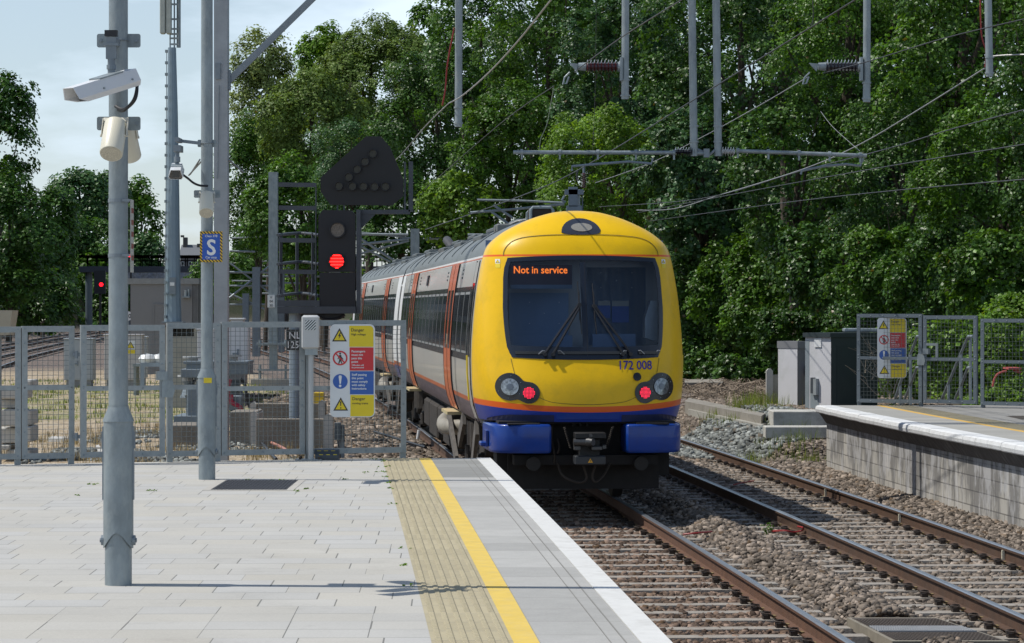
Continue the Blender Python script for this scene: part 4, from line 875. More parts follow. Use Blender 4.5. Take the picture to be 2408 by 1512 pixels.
# bodies
def car(y0, y1, ang, cabend):
    """body of one vehicle between y0 and y1 in train space, turned by ang about its near end"""
    ca, sa = math.cos(ang), math.sin(ang); xo = 0
    def T(p): d = p[1]-y0; return (p[0]*ca - d*sa, y0 + d*ca + p[0]*sa, p[2])
    zl = [1.05,1.1,1.2,1.30,1.36,1.5,1.65,1.84,2.1,2.4,2.81,3.0,3.145,3.20]
    roofp = [(x, z) for x, z in PD if z > 3.20]
    half = [(Wz(z), z) for z in zl] + [(float(a), float(b)) for a, b in roofp]
    full = [(-x, z) for x, z in half] + [(x, z) for x, z in half[-2::-1]]
    def mi(z): return 0 if z < 1.30 else 1 if z < 1.36 else 2 if z < 1.84 else 3 if z < 2.81 else 2 if z < 3.145 else 4 if z < 3.20 else 5
    mb = MB(T); n = len(full)
    vs = [(x, y, z) for y in (y0, y1) for x, z in full]; mb.add(vs, [])
    for i in range(n-1):
        z = (full[i][1]+full[i+1][1])/2; mb.f.append([i, i+1, n+i+1, n+i]); mb.m.append(mi(z))
    mb.f.append(list(range(n))); mb.m.append(2); mb.f.append(list(range(2*n-1, n-1, -1))); mb.m.append(2)
    mb.f.append([0, n, 2*n-1, n-1]); mb.m.append(0)
    WL = mat('cantrail_white', (.55,.55,.54), .4)
    body = mb.build('carriage_body', [PURP, ORNG, SILV, SILV, WL, ROOF], train, smooth=True)
    def sp(mb, s, ya, yb, za, zb, off, m=0, n=6, thick=.0):
        zs_ = [za+(zb-za)*i/n for i in range(n+1)]
        vs = [(s*(Wz(z)+off), y, z) for y in (ya, yb) for z in zs_] + [(s*(Wz(z)-.01), y, z) for y in (ya, yb) for z in zs_]; k = n+1
        fs = [(i, i+1, k+i+1, k+i) for i in range(n)] + [(i, 2*k+i, 2*k+i+1, i+1) for i in range(n)] + [(k+i, k+i+1, 3*k+i+1, 3*k+i) for i in range(n)] + [(0,k,3*k,2*k),(n,2*k+n,3*k+n,k+n)]
        mb.add(vs, fs, m)
    d1, d2 = (y0+4.1, y0+5.7) if cabend else (y0+4.4, y0+5.9), (y0+15.4, y0+17.0) if cabend else (y0+16.2, y0+17.8)
    for s in (-1, 1):
        mb = MB(T); gaps = [(y0+.9 if cabend else y0+1.3, d1[0]), (d1[1], d2[0]), (d2[1], y1-1.1)]
        for a, b in gaps: sp(mb, s, a+.02, b-.02, 1.84, 2.81, .004)
        band = mb.build('window_band', WBAND, body)
        for a, b in gaps:
            nw = max(1, round((b-a)/1.05)); w = (b-a)/nw
            for i in range(nw):
                mb = MB(T); ya, yb = a+i*w+.10, a+(i+1)*w-.10
                sp(mb, s, ya, yb, 1.93, 2.74, .010, 0); sp(mb, s, ya+.035, yb-.035, 1.965, 2.705, .014, 1)
                mb.build('window', [WFR, GLASSD], band)
        for d in (d1, d2):
            mb = MB(T); sp(mb, s, d[0], d[1], 1.08, 3.15, .018, 0, 14); dd = mb.build('door', ORNG, body, smooth=True)
            for q in (0, 1):
                mb = MB(T); c = (d[0]+d[1])/2+(q-.5)*.74; sp(mb, s, c-.20, c+.20, 1.95, 2.78, .024, 0, 8); mb.build('door_window', GLASSD, dd)
            mb = MB(T); c = (d[0]+d[1])/2
            for yy_ in (d[0]-.012, c-.008, d[1]-.004): sp(mb, s, yy_, yy_+.016, 1.08, 3.15, .022, 0, 14)
            mb.build('door_seal', BLACK, dd)
            mb = MB(T); mb.box(min(s*1.18, s*1.40), max(s*1.18, s*1.40), d[0]+.1, d[1]-.1, 1.0, 1.045); mb.build('door_step', mat('step_yellow_grey', (.42,.36,.20), .7, 0, .3, 8), body)
            mb = MB(T); sp(mb, s, c-.05, c+.05, 2.0, 2.15, .03, 0, 2); mb.build('door_button', mat('button_steel', (.5,.45,.3), .3, .4), dd)
        mb = MB(T)
        for d in (d1, d2):
            for e in (d[0]-1.0, d[1]+.8):
                mb = MB(T)
                for k in range(3): sp(mb, s, e, e+.16, 2.93+k*.055, 2.955+k*.055, .006, 0, 1)
                mb.build('vent_slots', BLACK, body)
        mb = MB(T); sp(mb, s, (d1[1]+d2[0])/2+1.2, (d1[1]+d2[0])/2+1.6, 2.9, 3.07, .02, 0, 2); mb.build('side_display', BLACK, body)
        mb = MB(T)
        e_list = [(y1-1.05, y1-.04)] + ([] if cabend else [(y0+.04, y0+1.25)])
        for a, b in e_list: sp(mb, s, a, b, 1.42, 3.16, .010, 0, 10); sp(mb, s, a, b, 1.34, 1.42, .0105, 1, 2); sp(mb, s, a, b, 1.06, 1.34, .0105, 2, 3)
        mb.build('white_end_panel', [WHITE, ORNG, BLUE], body, smooth=True)
        mb = MB(T); sp(mb, s, y0, y1, 3.155, 3.172, .004, 0, 1); mb.build('cantrail_line', ORNG, body)
        if cabend:
            mb = MB(T); sp(mb, s, y0+.22, y0+.72, 1.10, 3.12, .010, 0, 12); cdr = mb.build('cab_door', SILV, body, smooth=True)
            mb = MB(T); sp(mb, s, y0+.29, y0+.62, 1.9, 2.85, .016, 0, 6); mb.build('cab_door_window', GLASSD, cdr)
            mb = MB(T); sp(mb, s, y0+.20, y0+.225, 1.06, 3.14, .012, 0, 10); sp(mb, s, y0+.72, y0+.735, 1.06, 3.14, .012, 0, 10); mb.build('cab_door_seal', BLACK, cdr)
            mb = MB(T); mb.tube([(s*(Wz(z)+.05), y0+.14, z) for z in (1.35, 1.37, 1.7, 1.9, 1.92)], .012, 6); mb.build('grab_rail', STY, body)
    # roof ribs, hatches, exhausts
    mb = MB(T); 
    y = y0+2.5
    while y < y1-1:
        mb.tube([(x, y, z+.004) for x, z in full if z > 3.28], .012, 4); y += 2.2
    mb.build('roof_rib', ROOF, body)
    mb = MB(T)
    for y in np.arange(y0+3.5, y1-2, 4.4):
        for ra in ((-.45,.45,y,y+1.6,3.68,3.785),(-.95,-.72,y+.3,y+1.9,3.46,3.57),(.72,.95,y+.3,y+1.9,3.46,3.57)):
            mb = MB(T); mb.box(*ra, bev=.02); mb.build('roof_hatch', mat('roof_hatch_grey', (.10,.115,.12), .5), body)
    # underframe
    mb = MB(T); mb.box(-1.05,1.05,y0+.2,y1-.2,.92,1.06)
    for a, b, za in ((7.2,8.9,.36),(9.1,10.4,.45),(10.6,12.9,.33),(13.0,14.6,.42)):
        mb.box(-1.18,1.18,y0+a,y0+b,za,.93, bev=.05)
    mb.build('underframe', UNDER, body)
    for yc in (y0+2.9, y1-3.7):
        mb = MB(T)
        for s in (-1, 1):
            mb.prism([(yc-1.75,.62),(yc-1.3,.50),(yc-.7,.40),(yc+.7,.40),(yc+1.3,.50),(yc+1.75,.62),(yc+1.75,.74),(yc+.8,.72),(yc+.4,.60),(yc-.4,.60),(yc-.8,.72),(yc-1.75,.74)], s*1.0-.07, s*1.0+.07, 0, 'yz')
            mb.cyl((s*1.08,yc-.35,.72),(s*1.08,yc+.35,.55),.07,n=10)                # damper
            for q in (-1.3, 1.3): mb.box(s*1.04-.1, s*1.04+.1, yc+q-.16, yc+q+.16, .33, .60, bev=.04)
            mb.cyl((s*1.0,yc-.3,.62),(s*1.0,yc-.3,.95),.19,n=14); mb.cyl((s*1.0,yc+.3,.62),(s*1.0,yc+.3,.95),.19,n=14)
        bg_ = mb.build('bogie_frame', UNDER, body)
        for q in (-1.3, 1.3):
            mb = MB(T)
            for s in (-1, 1): mb.lathe([(.42,s*.70-.065),(.435,s*.70+(-.065 if s < 0 else .065)*.0),(.42,s*.70+.065),(.30,s*.70+.07),(.1,s*.70+.07)], (0, yc+q, .42), 28, axis='x')
            mb.cyl((-.7,yc+q,.42),(.7,yc+q,.42),.08); mb.build('wheelset', mat('wheel_steel', (.07,.06,.05), .5, .5, .2), bg_, smooth=True)
    mb = MB(T)                                            # pale ribbed exhaust / air duct and slanted brackets at the near side
    mb.tube(catmull([(-1.05,y0+7.7,.86),(-1.22,y0+7.5,.80),(-1.27,y0+7.1,.74),(-1.22,y0+6.6,.72),(-1.0,y0+6.3,.74)], 5), .115, 12)
    mb.build('air_duct', mat('duct_pale', (.26,.24,.20), .6, 0, .2), body, smooth=True)
    mb = MB(T)
    for ba, bb_, bw in (((-1.22,y0+6.9,.94),(-1.22,y0+4.9,.30),.16),((-1.2,y0+3.6,.98),(-1.22,y0+4.3,.62),.2),((-1.2,y0+1.1,.95),(-1.2,y0+1.9,.36),.22)):
        mb = MB(T); mb.bar(ba, bb_, .05, bw); mb.build('underframe_bracket', mat('bracket_dust', (.11,.10,.09), .8, 0, .3, 8), body)
    return body
b1 = car(1.5, 22.95, 0, True)
b2 = car(23.55, 45.9, .0125, False)
mb = MB(); mb.box(-.62,.62,22.9,23.6,1.1,3.3, bev=.05); mb.build('gangway', RUBBER, train)
for s in (-1,):
    mb = MB(); mb.tube([(s*1.22+.07*math.cos(t)*0, 23.2+.0+.12*math.cos(t), 2.92+.085*math.sin(t)) for t in np.linspace(0, 6.28, 14)], .022, 6); mb.tube([(s*1.2,22.98,2.95),(s*1.25,23.25,2.97),(s*1.2,23.5,2.95)], .02, 6); mb.build('jumper_cable', mat('cable_white', (.55,.56,.55), .5), train)
# roof gear behind the cab
mb = MB()
hoop = [(-.45,0),(-.45,.13),(-.42,.17),(-.18,.17),(-.15,.13),(-.15,0)]
mb.tube([(x, 3.0, 3.70+z) for x, z in hoop], .022, 6); mb.tube([(x, 3.5, 3.68+z) for x, z in hoop], .022, 6)
mb.box(-.44,-.16,3.02,3.5,3.69,3.86, 1); mb.build('exhaust_cowl', [GALV, mat('exhaust_brown', (.03,.02,.015), .7)], train)
mb = MB(); mb.box(-.80,-.55,4.3,4.9,3.5,3.69, bev=.02); mb.box(-.50,-.2,4.0,4.4,3.66,3.74, bev=.02); mb.tube([(-.8,4.5,3.6),(-.5,4.3,3.72),(-.2,4.1,3.76)], .025, 6); mb.build('roof_exhaust_box', mat('roof_box_grey', (.16,.17,.17), .5, .3), train)
mb = MB(); mb.tube([(-.25,22.6,3.72),(-.3,22.9,3.82),(-.33,23.3,3.9)], .09, 10); mb.build('exhaust_pipe', mat('exhaust_soot', (.05,.05,.055), .6), train)
# ------------------------------------------------------------ poles on the platform
def frameT(o, f, up=(0,0,1)):
    """local (right, forward, up) -> world"""
    f = Vector(f).normalized(); r = f.cross(Vector(up)).normalized(); u = r.cross(f); o = Vector(o)
    return lambda p: o + r*p[0] + f*p[1] + u*p[2]
def make_pole(X, Y, label):
    z0 = PZ; t = thing('camera_pole', (X, Y, z0), label, 'pole')
    mb = MB(); mb.lathe([(.079,0),(.079,.34)], (X, Y, z0), 28); mb.build('base_tube', GALV, t, smooth=True)
    mb = MB(); n = 36; vs = []
    for k, (r_, z) in enumerate([(.088,0),(.088,.45),(.087,.955),(.091,.958),(.091,.966),(.061,1.04),(.062,1.05)]):
        for i in range(n):
            a = 2*math.pi*i/n; zz_ = z if k else .235+.075*max(0, abs(math.sin(a)))**3-.02*abs(math.cos(a))
            vs.append((X+r_*math.cos(a), Y+r_*math.sin(a), z0+zz_))
    mb.add(vs, [(j*n+i, j*n+(i+1) % n, (j+1)*n+(i+1) % n, (j+1)*n+i) for j in range(6) for i in range(n)])
    mb.build('hinge_sleeve', GALV, t, smooth=True)
    mb = MB()
    for s in (-1, 1):
        mb.cyl((X+s*.084,Y,z0+.262),(X+s*.100,Y,z0+.262),.030,n=14); mb.cyl((X+s*.1,Y,z0+.262),(X+s*.108,Y,z0+.262),.014,n=6)
        mb.box(X+s*.086-.006, X+s*.086+.006, Y-.02, Y+.02, z0+.5, z0+.93); mb.box(X+s*.09-.008,X+s*.09+.008,Y-.012,Y+.012,z0+.80,z0+.90)
    mb.build('hinge_lugs', GALVD, t)
    mb = MB(); mb.lathe([(.0575,1.0),(.0565,2.5),(.055,4.2),(.053,5.6)], (X, Y, z0), 28); mb.build('upper_tube', GALV, t, smooth=True)
    return t
p1 = make_pole(-2.31, 16.72, 'tall galvanised pole nearest the viewer, carrying a white camera housing and cream loudspeakers')
X2, Y2 = -2.88, 26.9
p2 = make_pole(X2, Y2, 'galvanised pole with the blue S car stop sign, standing near the fence')
def plate(X, Y, z, t, w=.128, h=.04):
    mb = MB(); r = .012; pr = []
    for cx, cz, a0 in ((w-r,h-r,0),(-w+r,h-r,1),(-w+r,-h+r,2),(w-r,-h+r,3)):
        for k in range(4): a = (a0+k/3)*math.pi/2; pr.append((X+cx+r*math.cos(a), z+cz+r*math.sin(a)))
    mb.prism(pr, Y+.012, Y+.019); mb.build('mounting_plate', GALV, t)
    mb = MB()
    for s in (-1, 1): mb.cyl((X+s*.105,Y+.0,z),(X+s*.105,Y+.014,z),.011,n=6)
    mb.tube([(X+.062*math.cos(a), Y+.062*math.sin(a), z) for a in np.linspace(math.pi, 2*math.pi, 12)], .004, 5)
    mb.build('plate_bolts', GALVD, t)
s1 = 6700/16.72
def z1(y): return CAMZ-(y-720)/s1
plate(-2.31, 16.72, z1(95), p1); plate(-2.31, 16.72, z1(290), p1)
def bands(X, Y, zs_, t):
    for z in zs_:
        mb = MB(); mb.lathe([(.0585,-.011),(.0605,-.011),(.0605,.011),(.0585,.011)], (X,Y,z), 24); mb.box(X+.03,X+.075,Y-.068,Y-.052,z-.006,z+.008); mb.build('clamp_band', GALVD, t)
bands(-2.31, 16.72, (z1(472), z1(601)), p1)
# edge-on notice on the first pole
mb = MB(); mb.box(-2.247,-2.241,16.76,16.88,z1(640),z1(468)); nb = mb.build('edge_on_notice', mat('notice_back', (.45,.45,.42), .5), None)
tag(nb, 'thin notice board seen edge on, strapped to the right of the tall camera pole', 'notice board')
mb = MB(); [mb.box(-2.2409,-2.2395,16.775,16.865,z1(500+k*28),z1(488+k*28)) for k in range(5)]; mb.build('notice_face', mat('notice_red', (.22,.04,.035), .5), nb)
# cctv cameras
def cctv(o, f, label, L=.40, sc=1.0, cables=None, arm=None):
    t = thing('security_camera', o, label, 'security camera', 'security cameras on the poles'); T = frameT(o, f)
    sec = [(-.052,-.048),(-.068,-.018),(-.046,.052),(.046,.052),(.068,-.018),(.052,-.048)]
    mb = MB(T); n = 6; vs = []
    for y in (-L/2, L/2): vs += [(a*sc, y, b*sc) for a, b in sec]
    # hood: top and sides reach further forward than the underside
    tip = [(-.052,L/2),(-.070,L/2+.075),(-.046,L/2+.085),(.046,L/2+.085),(.070,L/2+.075),(.052,L/2)]
    vs += [(sec[i][0]*sc, tip[i][1]-(0 if i not in (0,5) else .0), sec[i][1]*sc) for i in range(6)]
    vs += [(sec[i][0]*sc*.93, tip[i][1]-.002, sec[i][1]*sc*.93) for i in range(6)] + [(sec[i][0]*sc*.93, L/2-.02, sec[i][1]*sc*.93) for i in range(6)]
    fs = [tuple(range(5,-1,-1))]
    for k in range(4):
        for i in range(6): fs.append((k*6+i, k*6+(i+1) % 6, (k+1)*6+(i+1) % 6, (k+1)*6+i))
    mb.add(vs, fs); mb.build('housing', mat('camera_white', (.70,.71,.72), .3, 0, .03), t)
    mb = MB(T); mb.add([(a*sc*.9, L/2-.018, b*sc*.9) for a, b in sec], [tuple(range(6))]); mb.build('front_plate', mat('camera_front', (.20,.18,.16), .4), t)
    mb = MB(T); mb.box(-.034*sc,.034*sc,L/2-.018,L/2-.010,-.028*sc,.030*sc); mb.build('window', GLASSD, t)
    mb = MB(T); mb.box(-.05*sc,.05*sc,-.10,.08,.052*sc,.060*sc)
    for y in (-L*.35, L*.2):
        for s in (-1, 1): mb.cyl((s*.062*sc,y,.0),(s*.069*sc,y,.0),.006,n=8)
    mb.build('mount_foot', GALV, t)
    return t, T
f1 = (-.27,-.30,-.12); o1 = Vector(P(252, 201, 16.42))
c1, T1 = cctv(o1, f1, 'white camera housing pointing left, mounted high on the tall near pole')
mb = MB(); top = Vector(P(262, 150, 16.5)); top.z = o1.z+.075
ax, ay = top.x, top.y
mb.cyl((ax,ay,o1.z+.05),(ax,ay,o1.z+.16),.022,n=12); mb.cyl((ax,ay,o1.z+.10),(ax,ay,o1.z+.125),.028,n=12); mb.box(ax-.03,ax+.03,ay-.02,ay+.02,o1.z+.16,o1.z+.25); mb.box(ax-.042,ax+.042,ay-.028,ay+.028,o1.z+.235,o1.z+.25)
mb.box(ax-.028,ax+.028,ay-.02,16.67,o1.z+.25,o1.z+.285); mb.build('bracket', GALVD, c1, smooth=True)
mb = MB(); mb.box(ax-.036,ax+.036,ay-.03,ay+.02,o1.z+.29,o1.z+.325); mb.build('bracket_cap', BLACK, c1)
mb = MB(); b0 = T1((.02,-.20,.0)); b0b = T1((-.02,-.20,.02))
for k, q in enumerate((b0, b0b)):
    e = Vector(P(272+k*6, 250+k*8, 16.64)); mb.tube(catmull([tuple(q), tuple(Vector(P(321+k*2, 190, 16.55))), tuple(Vector(P(318-k*2, 232, 16.5))), tuple(Vector(P(292, 257+k*2, 16.55))), tuple(e)], 6), .010, 7)
mb.build('cable', RUBBER, c1)
def speaker(o, f, label, L=.24, r=.067, back=None):
    t = thing('loudspeaker', o, label, 'loudspeaker', 'cream loudspeakers on the poles'); f = Vector(f).normalized(); o = Vector(o)
    T = frameT(o, f, (0,0,1)); mb = MB(T); n = 28
    prof = [(.0,-L/2-.012),(r*.7,-L/2-.008),(r*.95,-L/2+.004),(r,-L/2+.02),(r,L/2-.006),(r*.97,L/2),(r*.93,L/2)]
    mb.lathe([(a, b) for a, b in prof], (0,0,0), n, axis='y'); mb.build('body', CREAM, t, smooth=True)
    mb = MB(T); mb.cyl((0,L/2-.004,0),(0,L/2+.003,0),r*.92,n=24); mb.build('grille', mat('speaker_grille', (.45,.42,.34), .8, 0, .35, 140), t)
    mb = MB(T); 
    for s in (-1, 1): mb.bar((s*(r+.006),-L*.1,0),(s*(r+.006),-L*.55,.02),.004,.03); mb.cyl((s*(r-.002),-L*.1,0),(s*(r+.014),-L*.1,0),.008,n=8)
    mb.bar((-(r+.006),-L*.55,.02),((r+.006),-L*.55,.02),.03,.004); mb.build('yoke', mat('yoke_cream', (.6,.58,.5), .4), t)
    return t
speaker(P(267, 326, 16.52), (-.03,-.62,-.75), 'cream cylindrical loudspeaker facing the viewer on the tall near pole, below its camera')
speaker(P(298, 331, 16.95), (.10,.62,-.78), 'cream loudspeaker mostly hidden behind the tall near pole')
s2 = 6700/Y2
def z2(y): return CAMZ-(y-720)/s2
plate(X2, Y2, z2(337), p2, .09, .035); plate(X2, Y2, z2(456), p2, .125, .036)
f2 = (.035,-.40,-.075); o2 = Vector(P(415, 403, 26.6))
c2, T2_ = cctv(o2, f2, 'small white camera housing facing the viewer, hung on a side arm from the second pole')
mb = MB(); mb.bar((o2.x, Y2-.07, z2(332)),(X2-.05, Y2-.07, z2(338)), .03,.03); mb.cyl((o2.x,26.65,o2.z+.05),(o2.x,26.68,z2(350)),.02,n=10); mb.box(o2.x-.035,o2.x+.035,26.62,26.85,z2(360),z2(345)); mb.box(o2.x-.02,o2.x+.02,26.6,26.9,z2(337),z2(327)); mb.cyl((o2.x,26.65,o2.z+.09),(o2.x,26.65,o2.z+.14),.03,n=10); mb.build('bracket', GALVD, c2)
mb = MB(); mb.tube(catmull([tuple(T2_((.03,-.2,0))), P(440,418,26.75), P(455,430,26.7), P(470,436,26.72), P(488,437,26.8)], 6), .011, 7); mb.build('cable', RUBBER, c2)
speaker(P(486, 480, 26.72), (.04,-.66,-.70), 'small cream loudspeaker on the second pole above the blue S sign')
mb = MB(); mb.box(X2-.02,X2+.055,Y2-.096,Y2-.088,z2(900),z2(888)); st = mb.build('pole_label', STY, p2)
def Tplane(X, Y, z, ang=0):      # (u right, w towards the viewer, v up)
    c, s = math.cos(ang), math.sin(ang); return lambda p: (X + p[0]*c + p[1]*s, Y + p[0]*s - p[1]*c, z + p[2])
sg = thing('car_stop_sign', P(496, 617, 26.78), 'blue S car stop sign with a striped border, fixed to the second pole', 'sign')
w, h = .212, .290; T = Tplane(P(470,0,26.78)[0], 26.78, z2(617))
mb = MB(T); mb.box(0,w,-.004,.0,0,h); sgb = mb.build('backing', mat('sign_black', (.012,.012,.012), .4), sg)
mb = MB(T)
k = -.30
while k < w+.3:                   # hazard stripes clipped to the border
    def clip(poly, ax, lim, keep_less):
        out = []
        for i in range(len(poly)):
            a, b = poly[i], poly[(i+1) % len(poly)]; ia = (a[ax] <= lim) if keep_less else (a[ax] >= lim); ib = (b[ax] <= lim) if keep_less else (b[ax] >= lim)
            if ia: out.append(a)
            if ia != ib: q = (lim-a[ax])/(b[ax]-a[ax]); out.append((a[0]+(b[0]-a[0])*q, a[1]+(b[1]-a[1])*q))
        return out
    st = [(k+h,0),(k+h+.016,0),(k+.016,h),(k,h)]
    for x0_, x1_, y0_, y1_ in ((0,w,h-.024,h),(0,w,0,.024),(0,.022,.024,h-.024),(w-.022,w,.024,h-.024)):
        p = st
        for ax_, lm, kl in ((0,x0_,False),(0,x1_,True),(1,y0_,False),(1,y1_,True)):
            if p: p = clip(p, ax_, lm, kl)
        if len(p) > 2: mb.add([(a,.0012,b) for a, b in p], [tuple(range(len(p)))])
    k += .031
mb.build('border_stripes', mat('hazard_yellow', (.72,.45,.02), .4), sgb)
mb = MB(T); mb.box(.022,w-.022,0,.002,.024,h-.024); mb.build('blue_panel', mat('sign_blue', (.012,.085,.42), .35, 0, .03), sgb)
mb = MB(T); add_text(mb, 'S', .205, w/2, .070, .0035, 0, .92, 'c'); add_text(mb, 'S', .205, w/2+.003, .070, .0036, 0, .92, 'c'); add_text(mb, 'S', .205, w/2-.003, .072, .0037, 0, .92, 'c'); add_text(mb, 'S', .205, w/2, .068, .0038, 0, .92, 'c'); add_text(mb, 'Class 378', .030, w/2, .236, .0035, 0, 1, 'c'); add_text(mb, 'Car stop', .030, w/2, .036, .0035, 0, 1, 'c'); mb.build('lettering', WHITE, sgb)
# ------------------------------------------------------------ fences
def panel(name, a, b, zb, zt, zm, label, legs=(1,1), group=None, m=GFENCE, cell=.05, cat='fence', wr=.0021, bars=.06, lock=False, bl=True):
    A = Vector((a[0], a[1], 0)); B = Vector((b[0], b[1], 0)); d = (B-A); L = d.length; d.normalize(); nrm = Vector((d.y, -d.x, 0))
    if nrm.y > 0: nrm = -nrm
    T = lambda p: A + d*p[0] + nrm*p[1] + Vector((0,0,p[2]))
    t = thing(name, (A.x, A.y, zb), label, cat, group)
    mb = MB(T); W = bars
    mb.box(0,L,.0,.008,zt-W,zt); mb.box(W,L-W,.0,.007,zb,zb+W); mb.box(0,W,.0,.0075,zb,zt-W); mb.box(L-W,L,.0,.0075,zb,zt-W); mb.box(W,L-W,.0,.006,zm-.025,zm+.025)
    mb.box(0,L,-.05,0,zt-.006,zt); mb.box(0,.006,-.05,0,zb,zt-.006); mb.box(L-.006,L,-.05,0,zb,zt-.006); mb.box(.006,L-.006,-.05,0,zb,zb+.006)
    mb.build('frame', m, t)
    mb = MB(T); n = int(L/cell)
    for i in range(1, n): x = L*i/n; mb.box(x-wr, x+wr, -.010, -.004, zb+W*.5, zt-W*.5)
    n2 = int((zt-zb)/cell)
    for i in range(1, n2): z = zb+(zt-zb)*i/n2; mb.box(W*.5, L-W*.5, -.004, .0-.0005, z-wr, z+wr)
    ww = mb.build('wire_mesh', MESHW, t)
    if bl:
        mb = MB(T)
        for z in (zt-W/2, zb+W/2, zm):
            k = max(2, int(L/.22))
            for i in range(k+1): x = W/2+(L-W)*i/k; mb.lathe([(.0095,.007),(.009,.012),(.004,.015)], (x,0,z), 8, axis='y')
        for x in (W/2, L-W/2):
            k = 6
            for i in range(1, k): z = zb+(zt-zb)*i/k+.05; mb.lathe([(.0095,.007),(.009,.012),(.004,.015)], (x,0,z), 8, axis='y')
        mb.build('bolts', GALV, t)
    for f, x in ((legs[0], .03), (legs[1], L-.03)):
        if f: mb = MB(T); mb.box(x-.03,x+.03,-.05,-.008,PZ-.003,zb+.1); mb.build('leg', m, t)
    if lock:
        mb = MB(T); s = lock; x0_, x1_ = (L-.26, L-.06) if s > 0 else (.06, .26)
        mb.box(x0_,x1_,-.02,.010,zm+.22,zm+.26); mb.box(x0_ if s > 0 else x1_-.04, x0_+.04 if s > 0 else x1_,-.02,.010,zm+.025,zm+.22); mb.box(L-.09 if s > 0 else .0,L+.02 if s > 0 else .1,-.04,.03,zm+.08,zm+.17)
        mb.build('lock_box', GALV, t)
        mb = MB(T); x_ = L+.03 if s > 0 else -.03; mb.prism([(x_-.07,zm-.10),(x_+.05,zm-.10),(x_+.07,zm-.03),(x_+.05,zm+.07),(x_-.05,zm+.09),(x_-.07,zm+.05)], .010,.02); mb.build('catch_plate', GALV, t)
    return t, T
def FX(x, dy=0): Y = 29.25+1.42*x/950+dy; return ((x-1204)/6700*Y, Y)
gl = 'mesh fence panels of the left platform'
panel('mesh_fence_panel', FX(-75), FX(49), .975, 2.34, 1.71, 'grey steel mesh fence panel at the far left edge, in front of the beige housing', (1,1), gl)
panel('mesh_fence_panel', FX(51), FX(175), .975, 2.345, 1.71, 'grey steel mesh fence panel just left of the gate gap', (0,1), gl)
gt, _ = panel('mesh_gate', FX(190, -.12), FX(388, -.12), .985, 2.355, 1.70, 'grey steel mesh gate behind the tall near pole, with a lock box', (0,0), None, cat='gate', lock=1)
mb = MB(); 
for z in (1.2, 2.05): q = FX(182); mb.cyl((q[0],q[1]-.06,z-.04),(q[0],q[1]-.06,z+.04),.018,n=8); mb.box(q[0]-.04,q[0]+.06,q[1]-.06,q[1]-.03,z-.02,z+.02)
mb.build('hinge', GALVD, gt)
panel('mesh_fence_panel', FX(393), FX(519), .975, 2.375, 1.70, 'grey steel mesh fence panel behind the pole with the S sign', (1,1), gl)
panel('mesh_fence_panel', FX(521), FX(717), .975, 2.385, 1.68, 'wide grey steel mesh fence panel left of the reader post', (0,0), gl)
panel('mesh_fence_panel', FX(719), FX(955), .975, 2.40, 1.675, 'grey steel mesh fence panel at the platform edge carrying the danger sign', (1,1), gl)
gr = 'mesh fence panels of the right platform'
def RX(x): Y = 47.0-1.9*(x-2015)/465; return ((x-1204)/6700*Y, Y)
panel('mesh_fence_panel', RX(2015), RX(2168), .965, 2.425, 1.70, 'dark grey mesh fence panel with the danger sign on the right hand platform', (1,1), gr, GFENCE2, wr=.0018, cell=.06)
panel('mesh_gate', RX(2171), RX(2297), .975, 2.40, 1.69, 'dark grey mesh gate at the end of the right hand platform', (0,0), None, GFENCE2, cat='gate', wr=.0018, lock=-1, cell=.06)
panel('mesh_fence_panel', RX(2306), RX(2490), .96, 2.35, 1.66, 'dark grey mesh fence panel cut off by the right edge of the picture', (1,1), gr, GFENCE2, wr=.0018, cell=.06)
